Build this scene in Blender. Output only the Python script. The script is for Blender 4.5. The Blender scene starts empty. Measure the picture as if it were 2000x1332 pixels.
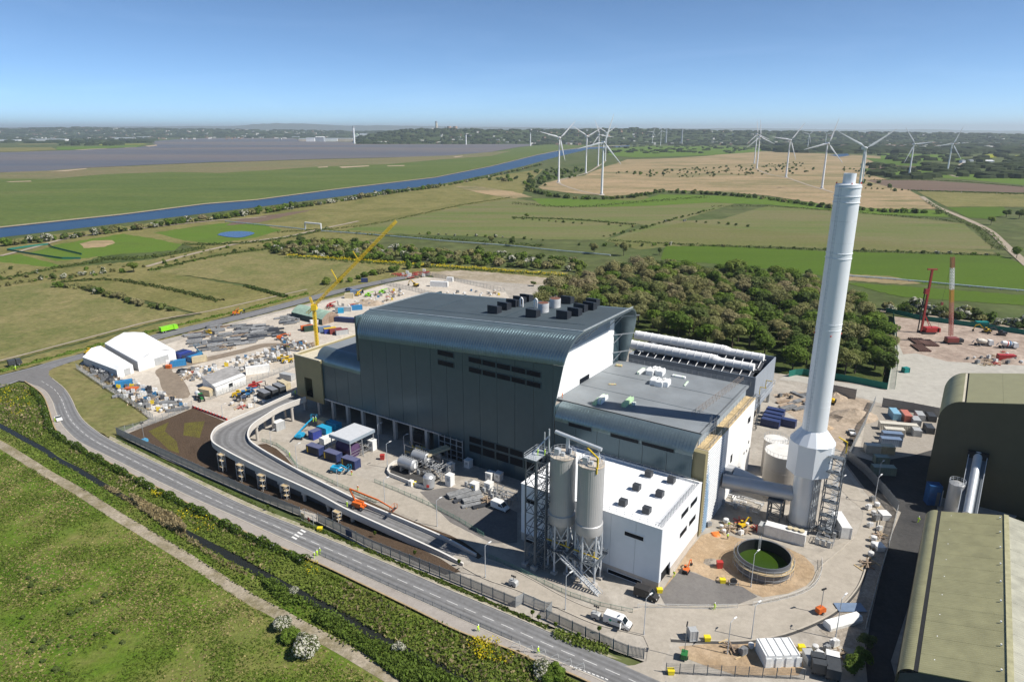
import bpy, bmesh, math, random
import numpy as np
from mathutils import Vector, Matrix, noise as mnoise
sc = bpy.context.scene
rnd = random.Random(11)
# ---------------------------------------------------------------- camera
CAM_H = 100.0
HAZE = 4.8e-5
FPX, CX, CY, HZ = 1340.0, 1000.0, 666.0, 254.0       # lens in pixels of a 2000 px wide frame
PITCH = math.atan((CY - HZ) / FPX); CP, SP = math.cos(PITCH), math.sin(PITCH)
cam_d = bpy.data.cameras.new('camera'); cam = bpy.data.objects.new('camera', cam_d)
sc.collection.objects.link(cam); sc.camera = cam
cam.location = (0, 0, CAM_H); cam.rotation_euler = (math.pi / 2 - PITCH, 0, 0)
cam_d.sensor_width = 36; cam_d.lens = 36 * FPX / 2000; cam_d.clip_start = 1; cam_d.clip_end = 120000
# ---------------------------------------------------------------- sky, sun, exposure
SUN_EL, SUN_AZ = math.radians(48), math.radians(109)   # azimuth clockwise from +Y
wd = bpy.data.worlds.new('World'); sc.world = wd; wd.use_nodes = True
nt = wd.node_tree; bg = nt.nodes['Background']
sky = nt.nodes.new('ShaderNodeTexSky'); sky.sky_type = 'NISHITA'; sky.sun_disc = False
sky.sun_elevation = SUN_EL; sky.sun_rotation = SUN_AZ; sky.altitude = 600
sky.air_density = 0.38; sky.dust_density = 0.0; sky.ozone_density = 3.0
SKYK = 0.115
sun_d = bpy.data.lights.new('sun', 'SUN'); sun = bpy.data.objects.new('sun', sun_d); sc.collection.objects.link(sun)
sun_d.energy = 4.8; sun_d.angle = math.radians(0.53); sun_d.color = (1.0, 0.95, 0.87)
sdir = Vector((math.sin(SUN_AZ) * math.cos(SUN_EL), math.cos(SUN_AZ) * math.cos(SUN_EL), math.sin(SUN_EL)))
sun.rotation_euler = sdir.to_track_quat('Z', 'Y').to_euler(); sun.location = (300, -100, 400)
vs = sc.view_settings; vs.view_transform = 'Standard'; vs.look = 'None'; vs.gamma = 1; vs.exposure = 0.45
vs.use_curve_mapping = False
try:
    sc.cycles.volume_bounces = 0; sc.cycles.max_bounces = 6; sc.cycles.diffuse_bounces = 2; sc.cycles.glossy_bounces = 3
    sc.cycles.transparent_max_bounces = 8
except Exception: pass
# ---------------------------------------------------------------- survey helpers: photo pixel -> point of the place
def ray(x, y):
    a, b = (x - CX) / FPX, (CY - y) / FPX
    return a, CP + b * SP, -SP + b * CP
def G(x, y, z=0.0):
    d = ray(x, y); t = (z - CAM_H) / d[2]
    return Vector((d[0] * t, d[1] * t, z))
def height(base, top):
    g = G(*base); d = ray(*top); return CAM_H + d[2] * g.y / d[1]
AZB = math.radians(-56)
AX = Vector((-math.sin(AZB), -math.cos(AZB))); BX = Vector((math.cos(AZB), -math.sin(AZB)))  # plant frame: X right/near, Y away
W0 = G(1285, 1158); RZ = math.atan2(AX.y, AX.x)
def loc(x, y, z=0.0):
    g = G(x, y, z) - W0; g2 = Vector((g.x, g.y)); return Vector((g2.dot(AX), g2.dot(BX), z))
def w2l(v):
    g2 = Vector((v[0] - W0.x, v[1] - W0.y)); return Vector((g2.dot(AX), g2.dot(BX), v[2] if len(v) > 2 else 0))
def l2w(X, Y, Z=0.0):
    return Vector((W0.x + AX.x * X + BX.x * Y, W0.y + AX.y * X + BX.y * Y, Z))
def onY(x, y, Y0):            # pixel on the plant-frame plane Y = Y0 -> (X, Z)
    p, q = loc(x, y, 0), loc(x, y, 50); k = (Y0 - p.y) / (q.y - p.y); r = p.lerp(q, k); return r.x, r.z
def onX(x, y, X0):
    p, q = loc(x, y, 0), loc(x, y, 50); k = (X0 - p.x) / (q.x - p.x); r = p.lerp(q, k); return r.y, r.z
# ---------------------------------------------------------------- materials
MATS = {}
def nodes_of(name):
    m = bpy.data.materials.new(name); m.use_nodes = True; t = m.node_tree
    return m, t, t.nodes['Principled BSDF']
def mixc(t, a, b, fac, mode='MIX'):
    n = t.nodes.new('ShaderNodeMix'); n.data_type = 'RGBA'; n.blend_type = mode
    for s, v in ((0, fac), (6, a), (7, b)):
        if hasattr(v, 'is_linked') or hasattr(v, 'links'): t.links.new(v, n.inputs[s])
        elif s == 0: n.inputs[0].default_value = v
        else: n.inputs[s].default_value = (*v, 1)
    return n.outputs[2]
def noise(t, vec, scale, detail=5, rough=.6, dist=0):
    n = t.nodes.new('ShaderNodeTexNoise'); n.inputs['Scale'].default_value = scale; n.inputs['Detail'].default_value = detail
    n.inputs['Roughness'].default_value = rough; n.inputs['Distortion'].default_value = dist
    if vec is not None: t.links.new(vec, n.inputs['Vector'])
    return n.outputs[0]
def ramp(t, fac, stops):
    n = t.nodes.new('ShaderNodeValToRGB'); e = n.color_ramp.elements
    while len(e) < len(stops): e.new(.5)
    for i, (p, c) in enumerate(stops): e[i].position = p; e[i].color = (*c, 1) if len(c) == 3 else c
    t.links.new(fac, n.inputs[0]); return n.outputs[0]
def g1(v): return (v, v, v)
def bump(t, bs, h, strength, dist=.1):
    n = t.nodes.new('ShaderNodeBump'); n.inputs['Strength'].default_value = strength; n.inputs['Distance'].default_value = dist
    t.links.new(h, n.inputs['Height']); t.links.new(n.outputs[0], bs.inputs['Normal'])
def pm(name, col, rough=.7, metal=0., var=.18, scale=.8, bmp=0., bscale=6., dirt=0., spec=.4, rnd_obj=0.):
    """painted / plain material with blotchy wear"""
    if name in MATS: return MATS[name]
    m, t, bs = nodes_of(name); tc = t.nodes.new('ShaderNodeTexCoord'); v = tc.outputs['Object']
    lo = tuple(c * (1 - var) for c in col); hi = tuple(min(1, c * (1 + var)) for c in col)
    c = ramp(t, noise(t, v, scale), [(.32, lo), (.68, hi)])
    if dirt:
        d = ramp(t, noise(t, v, scale * 3.1, 8, .7), [(.45, g1(0)), (.75, g1(1))])
        c = mixc(t, c, (.16, .13, .10), mixc(t, (0, 0, 0), d, dirt))
    if rnd_obj:
        oi = t.nodes.new('ShaderNodeObjectInfo')
        c = mixc(t, c, ramp(t, oi.outputs['Random'], [(0, g1(1 - rnd_obj)), (1, g1(1 + rnd_obj))]), 1.0, 'MULTIPLY')
    t.links.new(c, bs.inputs['Base Color'])
    bs.inputs['Roughness'].default_value = rough; bs.inputs['Metallic'].default_value = metal
    bs.inputs['Specular IOR Level'].default_value = spec
    if bmp: bump(t, bs, noise(t, v, bscale, 6), bmp)
    MATS[name] = m; return m
def field(name, cols, s0=.02, s1=.6, contrast=.35, bmp=.5, rough=.95, streak=None, mid=.12):
    """ground cover from several plants: large patches, mid patches, fine clumps (world coordinates)"""
    if name in MATS: return MATS[name]
    m, t, bs = nodes_of(name); ge = t.nodes.new('ShaderNodeNewGeometry'); v = ge.outputs['Position']
    if streak:
        mp = t.nodes.new('ShaderNodeMapping'); mp.inputs['Rotation'].default_value = (0, 0, streak[0]); mp.inputs['Scale'].default_value = (streak[1], 1, 1)
        t.links.new(v, mp.inputs[0]); v2 = mp.outputs[0]
    else: v2 = v
    n0 = noise(t, v2, s0, 7, .62, .6); n1 = noise(t, v2, mid, 6, .65, .3)
    k = len(cols)
    a = ramp(t, n0, [(.28 + .44 * i / max(1, k - 1), c) for i, c in enumerate(cols)])
    b = ramp(t, n1, [(.30 + .40 * i / max(1, k - 1), c) for i, c in enumerate(cols[::-1])])
    c = mixc(t, a, b, .42)
    n2 = noise(t, v, s1, 9, .72)
    c = mixc(t, c, ramp(t, n2, [(.28, g1(1 - contrast)), (.72, g1(1 + contrast))]), 1.0, 'MULTIPLY')
    t.links.new(c, bs.inputs['Base Color']); bs.inputs['Roughness'].default_value = rough; bs.inputs['Specular IOR Level'].default_value = .1
    if bmp: bump(t, bs, n2, bmp, .6)
    MATS[name] = m; return m
def leafmat(name, cols, flower=None, rough=.75):
    if name in MATS: return MATS[name]
    m, t, bs = nodes_of(name); oi = t.nodes.new('ShaderNodeObjectInfo'); ge = t.nodes.new('ShaderNodeNewGeometry')
    cols = cols if len(cols) > 1 else [tuple(c * .85 for c in cols[0]), tuple(c * 1.15 for c in cols[0])]
    c = ramp(t, oi.outputs['Random'], [(i / (len(cols) - 1), q) for i, q in enumerate(cols)])
    v = ge.outputs['Position']
    c = mixc(t, c, ramp(t, noise(t, v, .9, 4), [(.3, g1(.62)), (.7, g1(1.4))]), 1.0, 'MULTIPLY')
    c = mixc(t, c, ramp(t, ge.outputs['Random Per Island'], [(0, g1(.7)), (1, g1(1.35))]), 1.0, 'MULTIPLY')
    if flower:
        f = ramp(t, ge.outputs['Random Per Island'], [(flower[1], g1(0)), (flower[1] + .02, g1(1))])
        c = mixc(t, c, flower[0], f)
    t.links.new(c, bs.inputs['Base Color']); bs.inputs['Roughness'].default_value = rough; bs.inputs['Specular IOR Level'].default_value = .2
    tr = t.nodes.new('ShaderNodeBsdfTranslucent'); t.links.new(c, tr.inputs[0])
    mx = t.nodes.new('ShaderNodeMixShader'); mx.inputs[0].default_value = .45
    t.links.new(bs.outputs[0], mx.inputs[1]); t.links.new(tr.outputs[0], mx.inputs[2])
    t.links.new(mx.outputs[0], t.nodes['Material Output'].inputs[0])
    MATS[name] = m; return m
# thin cirrus streaks in the sky
_tc = nt.nodes.new('ShaderNodeTexCoord'); _mp = nt.nodes.new('ShaderNodeMapping'); _mp.inputs['Scale'].default_value = (1.2, 1.0, 9.0); _mp.inputs['Rotation'].default_value = (0, .16, .4); nt.links.new(_tc.outputs['Generated'], _mp.inputs[0])
nt.links.new(mixc(nt, sky.outputs[0], ramp(nt, noise(nt, _mp.outputs[0], 2.2, 7, .6, .8), [(.48, (.9, 1.03, 1.02)), (.8, (1.06, 1.13, 1.08))]), 1.0, 'MULTIPLY'), bg.inputs[0]); bg.inputs[1].default_value = SKYK
# ---------------------------------------------------------------- mesh builder
class MB:
    def __init__(s): s.v = []; s.f = []; s.uv = None
    def add(s, vs_, fs):
        o = len(s.v); s.v += [tuple(p) for p in vs_]; s.f += [tuple(i + o for i in f) for f in fs]; return s
    def box(s, x0, x1, y0, y1, z0, z1):
        return s.add([(x0, y0, z0), (x1, y0, z0), (x1, y1, z0), (x0, y1, z0), (x0, y0, z1), (x1, y0, z1), (x1, y1, z1), (x0, y1, z1)],
                     [(0, 3, 2, 1), (4, 5, 6, 7), (0, 1, 5, 4), (1, 2, 6, 5), (2, 3, 7, 6), (3, 0, 4, 7)])
    def cbox(s, cx, cy, z0, lx, ly, lz, rz=0):
        c, q = math.cos(rz), math.sin(rz); o = len(s.v); s.box(-lx / 2, lx / 2, -ly / 2, ly / 2, z0, z0 + lz)
        for i in range(o, len(s.v)):
            x, y, z = s.v[i]; s.v[i] = (cx + x * c - y * q, cy + x * q + y * c, z)
        return s
    def bar(s, p, q, w, h=None):
        p, q = Vector(p), Vector(q); d = q - p
        if d.length < 1e-6: return s
        d.normalize(); u = d.cross(Vector((0, 0, 1)))
        if u.length < 1e-3: u = Vector((1, 0, 0))
        u.normalize(); n = u.cross(d); h = h or w; u *= w / 2; n *= h / 2
        vs_ = [p - u - n, p + u - n, p + u + n, p - u + n, q - u - n, q + u - n, q + u + n, q - u + n]
        return s.add(vs_, [(0, 3, 2, 1), (4, 5, 6, 7), (0, 1, 5, 4), (1, 2, 6, 5), (2, 3, 7, 6), (3, 0, 4, 7)])
    def tube(s, p, q, r, n=8, r2=None):
        p, q = Vector(p), Vector(q); d = (q - p)
        if d.length < 1e-6: return s
        d.normalize(); u = d.cross(Vector((0, 0, 1)))
        if u.length < 1e-3: u = Vector((1, 0, 0))
        u.normalize(); w = d.cross(u); r2 = r if r2 is None else r2
        vs_ = [p + (u * math.cos(2 * math.pi * i / n) + w * math.sin(2 * math.pi * i / n)) * r for i in range(n)]
        vs_ += [q + (u * math.cos(2 * math.pi * i / n) + w * math.sin(2 * math.pi * i / n)) * r2 for i in range(n)]
        return s.add(vs_, [(i, (i + 1) % n, n + (i + 1) % n, n + i) for i in range(n)] + [tuple(range(n))[::-1], tuple(range(n, 2 * n))])
    def path(s, pts, r, n=8):
        for a, b in zip(pts, pts[1:]): s.tube(a, b, r, n)
        return s
    def lathe(s, prof, n=32, cx=0, cy=0, cap=True, ph=0):
        o = [(cx + r * math.cos(2 * math.pi * i / n + ph), cy + r * math.sin(2 * math.pi * i / n + ph), z) for r, z in prof for i in range(n)]
        k = len(prof); f = [(j * n + i, j * n + (i + 1) % n, (j + 1) * n + (i + 1) % n, (j + 1) * n + i) for j in range(k - 1) for i in range(n)]
        if cap: f += [tuple(range(n))[::-1], tuple(range((k - 1) * n, k * n))]
        return s.add(o, f)
    def prism(s, poly, z0, z1):
        n = len(poly); a = sum(poly[i][0] * poly[(i + 1) % n][1] - poly[(i + 1) % n][0] * poly[i][1] for i in range(n))
        if a < 0: poly = poly[::-1]
        vs_ = [(p[0], p[1], z0) for p in poly] + [(p[0], p[1], z1) for p in poly]
        return s.add(vs_, [tuple(range(n))[::-1], tuple(range(n, 2 * n))] + [(i, (i + 1) % n, n + (i + 1) % n, n + i) for i in range(n)])
    def sheet(s, pts):
        n = len(pts); a = sum(pts[i][0] * pts[(i + 1) % n][1] - pts[(i + 1) % n][0] * pts[i][1] for i in range(n))
        return s.add(pts if a > 0 else pts[::-1], [tuple(range(n))])
    def extr(s, prof, x0, x1, axis='x'):
        """closed (y,z) profile extruded along x (axis='x') or (x,z) along y"""
        n = len(prof)
        if axis == 'x': vs_ = [(x0, y, z) for y, z in prof] + [(x1, y, z) for y, z in prof]
        else: vs_ = [(y, x0, z) for y, z in prof] + [(y, x1, z) for y, z in prof]
        return s.add(vs_, [tuple(range(n)), tuple(range(n, 2 * n))[::-1]] + [(i, n + i, n + (i + 1) % n, (i + 1) % n) for i in range(n)])
    def ribbon(s, base, h, th, closed=False):
        """upright wall along 3-D base points; h number or list"""
        n = len(base); hs = h if isinstance(h, (list, tuple)) else [h] * n
        off = []
        for i in range(n):
            p = Vector(base[max(0, i - 1)]); q = Vector(base[min(n - 1, i + 1)])
            d = Vector((q.x - p.x, q.y - p.y)); d.normalize(); off.append(Vector((-d.y, d.x, 0)) * th / 2)
        vs_ = []
        for b, o, hh in zip(base, off, hs):
            b = Vector(b); vs_ += [b - o, b + o, b + o + Vector((0, 0, hh)), b - o + Vector((0, 0, hh))]
        f = []
        for i in range(n - 1):
            a, b = i * 4, i * 4 + 4
            f += [(a + 1, b + 1, b + 2, a + 2), (b, a, a + 3, b + 3), (a + 2, b + 2, b + 3, a + 3), (a, b, b + 1, a + 1)]
        f += [(0, 1, 2, 3), (4 * n - 1, 4 * n - 2, 4 * n - 3, 4 * n - 4)]
        return s.add(vs_, f)
    def strip(s, L, R):
        n = len(L); s.add(list(L) + list(R), [(n + i, n + i + 1, i + 1, i) for i in range(n - 1)])
        if s.uv is None: s.uv = {}
        o = len(s.v) - 2 * n; d = 0
        for i in range(n):
            if i: d += ((Vector(L[i]) - Vector(L[i - 1])).length + (Vector(R[i]) - Vector(R[i - 1])).length) / 2
            s.uv[o + i] = (0, d); s.uv[o + n + i] = (1, d)
        return s
    def mesh(s, name, mat, smooth=False):
        me = bpy.data.meshes.new(name); me.from_pydata(s.v, [], s.f)
        if s.uv:
            ul = me.uv_layers.new(name='uv')
            for lp in me.loops: ul.data[lp.index].uv = s.uv.get(lp.vertex_index, (0, 0))
        if mat: me.materials.append(mat)
        if smooth:
            me.polygons.foreach_set('use_smooth', [True] * len(me.polygons))
            try: me.set_sharp_from_angle(angle=math.radians(35))
            except Exception: pass
        me.update(); return me
def fixn(me):
    bm = bmesh.new(); bm.from_mesh(me); bmesh.ops.recalc_face_normals(bm, faces=bm.faces); bm.to_mesh(me); bm.free(); return me
COL = sc.collection
def link(name, data, parent=None, **kw):
    o = bpy.data.objects.new(name, data); COL.objects.link(o)
    if parent: o.parent = parent
    for k, v in kw.items():
        if v is not None: o[k] = v
    return o
def thing(name, label, cat, at=(0, 0, 0), rz=0, group=None):
    o = link(name, None, None, label=label, category=cat, group=group); o.empty_display_size = .5
    o.location = at; o.rotation_euler = (0, 0, rz); return o
def part(name, mb, mat, parent, smooth=False, kind=None, label=None):
    return link(name, fixn(mb.mesh(name, mat, smooth)), parent, kind=kind, label=label)
def solo(name, mb, mat, label, cat, group=None, smooth=False, at=None, rz=0):
    o = link(name, fixn(mb.mesh(name, mat, smooth)), None, label=label, category=cat, group=group)
    if at is not None: o.location = at; o.rotation_euler = (0, 0, rz)
    return o
def struct(name, mb, mat, smooth=False, fix=True):
    me = mb.mesh(name, mat, smooth)
    return link(name, fixn(me) if fix else me, None, kind='structure')
def dup(root, at, rz=0, label=None, group=None, scale=None):
    r = root.copy(); COL.objects.link(r); r.location = at; r.rotation_euler = (0, 0, rz)
    if label: r['label'] = label
    if group: r['group'] = group
    if scale: r.scale = scale if isinstance(scale, tuple) else (scale,) * 3
    for ch in root.children:
        c = ch.copy(); COL.objects.link(c); c.parent = r
        for gch in ch.children:
            d = gch.copy(); COL.objects.link(d); d.parent = c
    return r
def crom(pts, n=6):
    """Catmull-Rom through points"""
    P = [Vector(p) for p in pts]; P = [P[0] * 2 - P[1]] + P + [P[-1] * 2 - P[-2]]; out = []
    for i in range(1, len(P) - 2):
        for k in range(n):
            t = k / n; a, b, c, d = P[i - 1], P[i], P[i + 1], P[i + 2]
            out.append(.5 * ((2 * b) + (c - a) * t + (2 * a - 5 * b + 4 * c - d) * t * t + (3 * b - a - 3 * c + d) * t ** 3))
    out.append(P[-2]); return out
def resample(pts, n):
    P = [Vector(p) for p in pts]; L = [0]
    for a, b in zip(P, P[1:]): L.append(L[-1] + (b - a).length)
    out = []; j = 0
    for i in range(n):
        d = L[-1] * i / (n - 1)
        while j < len(P) - 2 and L[j + 1] < d: j += 1
        k = (d - L[j]) / max(1e-9, L[j + 1] - L[j]); out.append(P[j].lerp(P[j + 1], min(1, max(0, k))))
    return out
def gp(px, z=0.0): return [G(x, y, z) for x, y in px]
def inpoly(x, y, poly):
    c = False; n = len(poly); j = n - 1
    for i in range(n):
        xi, yi = poly[i][0], poly[i][1]; xj, yj = poly[j][0], poly[j][1]
        if (yi > y) != (yj > y) and x < (xj - xi) * (y - yi) / (yj - yi) + xi: c = not c
        j = i
    return c
# ================================================================ GROUND, FIELDS, WATER, ROADS
def patch(name, px, mat, z, sm=0, kind='structure'):
    if kind == 'ragged':
        r = random.Random(len(px) + int(px[0][0])); q = []
        for (xa, ya), (xb, yb) in zip(px, px[1:] + px[:1]):
            n = max(2, int(math.hypot(xb - xa, yb - ya) / 7)); q += [(xa + (xb - xa) * k / n + r.uniform(-1.5, 1.5), ya + (yb - ya) * k / n + r.uniform(-.5, .5) * max(.3, (ya - 270) / 160)) for k in range(n)]
        px = q; sm = 0
    pts = gp(px, z)
    if sm:
        q = crom(pts + [pts[0]], sm)[:-1]; pts = q
    return struct(name, MB().sheet([tuple(p) for p in pts]), mat)
GREEN, OLIVE, STRAW, DARK, BRIGHT = (.085, .125, .028), (.145, .14, .05), (.25, .215, .10), (.045, .075, .018), (.10, .185, .018)
m_base = field('countryside', [(.035, .055, .022), (.07, .095, .03), (.10, .11, .045), (.055, .075, .03)], .0035, .05, .45, 0, mid=.02)
bm_ = MB(); bm_.sheet([(-45000, -2000, 0), (45000, -2000, 0), (45000, 60000, 0), (-45000, 60000, 0)])
struct('ground', bm_, m_base)
m_marsh = field('marsh_grass', [(.065, .095, .025), (.085, .12, .03), (.105, .135, .035), (.14, .14, .055)], .008, .12, .3, .3, streak=(.25, .35), mid=.03)
m_mud = field('mudflat_grass', [(.12, .12, .055), (.19, .155, .085), (.13, .14, .06), (.26, .2, .12)], .01, .1, .3, .2, streak=(.2, .25), mid=.03)
m_past = field('rough_pasture', [(.075, .105, .028), (.14, .135, .045), (.21, .185, .075), (.10, .13, .03)], .016, .35, .4, .6, mid=.07)
m_straw = field('dry_pasture', [OLIVE, (.22, .19, .085), (.115, .13, .04), (.27, .215, .11)], .02, .4, .35, .5, mid=.08)
m_green = field('green_meadow', [(.07, .13, .018), (.10, .16, .022), (.085, .12, .025)], .02, .5, .22, .3, mid=.06)
m_crop = field('young_crop', [(.075, .135, .022), (.12, .145, .045), (.17, .15, .075), (.09, .15, .025)], .012, .3, .22, .2, streak=(1.1, .12), mid=.06)
m_stub = field('thin_crop_on_soil', [(.20, .16, .10), (.15, .14, .06), (.12, .135, .04), (.22, .17, .11)], .012, .3, .25, .2, streak=(1.35, .15), mid=.05)
m_lush = field('lush_winter_wheat', [(.06, .105, .012), (.075, .125, .014), (.062, .098, .016)], .02, .5, .18, .2, streak=(1.4, .2), mid=.05)
m_reed = field('dry_reed_bed', [(.30, .215, .125), (.36, .26, .155), (.29, .22, .125), (.13, .135, .055), (.33, .24, .145)], .008, .15, .3, .4, streak=(1.4, .35), mid=.03)
m_soil = field('ploughed_soil', [(.12, .085, .065), (.16, .115, .085), (.10, .075, .055)], .02, .4, .25, .3, streak=(1.45, .1))
m_scrubg = field('scrub_floor', [(.03, .05, .012), (.06, .08, .022), (.10, .10, .04)], .03, .6, .5, .8)
m_yel = field('yellow_rape', [(.34, .31, .02), (.22, .25, .02), (.42, .37, .02)], .05, .7, .4, .3)
near = lambda px: px
ESTU_N = [(-900, 400), (-300, 352), (0, 337), (90, 334), (170, 328), (300, 322), (420, 317), (500, 315), (620, 311), (760, 308), (880, 304), (960, 297), (1010, 288), (1070, 281)]
ESTU_F = [(1080, 279.4), (1000, 279), (900, 278.5), (720, 278), (620, 277), (588, 274), (565, 268.5), (500, 266.5), (440, 268), (410, 270), (340, 273), (292, 277), (306, 284), (270, 288), (200, 291), (130, 294), (40, 297), (-300, 305), (-900, 322)]
def watermat(name, col, rough, bs_, scale, col2=None):
    m, t, b = nodes_of(name); ge = t.nodes.new('ShaderNodeNewGeometry'); v = ge.outputs['Position']
    mp = t.nodes.new('ShaderNodeMapping'); mp.inputs['Rotation'].default_value = (0, 0, .1); mp.inputs['Scale'].default_value = (.25, 1, 1)
    t.links.new(v, mp.inputs[0])
    c = ramp(t, noise(t, mp.outputs[0], scale * .02, 5), [(.35, col), (.62, col2 or col)])
    t.links.new(c, b.inputs['Base Color']); b.inputs['Roughness'].default_value = rough; b.inputs['IOR'].default_value = 1.33
    b.inputs['Specular IOR Level'].default_value = .3
    if bs_: bump(t, b, noise(t, v, scale, 4), bs_, .25)
    return m
m_est = watermat('estuary_water', (.085, .095, .115), .5, .25, .05, (.175, .14, .115))
patch('estuary_water', ESTU_N + ESTU_F, m_est, .5)
CAN_U = [(-500, 525), (-60, 455), (0, 445), (120, 432), (235, 420), (400, 399), (500, 391), (650, 371), (850, 347), (960, 325), (1050, 303), (1095, 294), (1150, 288), (1230, 284)]
CAN_L = [(-500, 560), (-60, 474), (0, 464), (120, 450), (240, 436), (400, 417), (500, 405), (650, 386), (760, 372), (850, 362), (960, 340), (1030, 323), (1090, 306), (1150, 292), (1230, 286)]
patch('saltmarsh', [(x, y + 1.0) for x, y in ESTU_N] + [(1180, 286)] + [(x, y - 1.5) for x, y in CAN_U[::-1]] + [(-900, 560)], m_marsh, .4)
patch('mudflat', [(-900, 400.5), (-300, 352.5), (0, 337.5), (170, 328.5), (300, 322.5), (500, 315.5), (760, 308.5), (960, 297.4), (1000, 295), (960, 305), (860, 312), (760, 321), (620, 326), (520, 333), (430, 338), (330, 336), (200, 341), (100, 350), (0, 349), (-300, 372), (-900, 420)], m_mud, .45)
m_sand = field('sand_and_shell', [(.42, .33, .23), (.34, .26, .18), (.5, .4, .3)], .05, .5, .25, .2)
for px in ([(95, 335.5), (130, 332.5), (170, 329), (168, 330.5), (130, 335)], [(10, 355), (60, 353.5), (62, 355), (20, 356)], [(662, 326), (720, 323.5), (722, 325), (668, 328.5)], [(620, 326.5), (640, 325.5), (641, 327), (622, 328)], [(755, 324), (790, 323), (790, 324.5), (758, 325.3)], [(885, 306.5), (905, 304.5), (903, 306), (890, 308)],
           [(130, 292.2), (207, 289.4), (210, 290.4), (160, 293.4)], [(283, 285.5), (306, 283), (307, 285), (290, 287)], [(240, 288.2), (268, 286.8), (266, 288), (245, 289)]):
    patch('sand_bank', px, m_sand, .62)
m_can = watermat('canal_water', (.006, .03, .075), .3, 1.0, .35, (.012, .04, .09))
patch('canal_water', CAN_U + CAN_L[::-1], m_can, .1)
m_stone = field('stone_bank', [(.36, .3, .21), (.27, .23, .16), (.42, .35, .26)], .05, .6, .3, .4)
L_, R_ = [G(x, y - 2.1 * max(.35, (y - 270) / 160), .5) for x, y in CAN_U], [G(x, y + .2, .5) for x, y in CAN_U]
struct('canal_bank_wall', MB().strip(L_, R_), m_stone)
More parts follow.
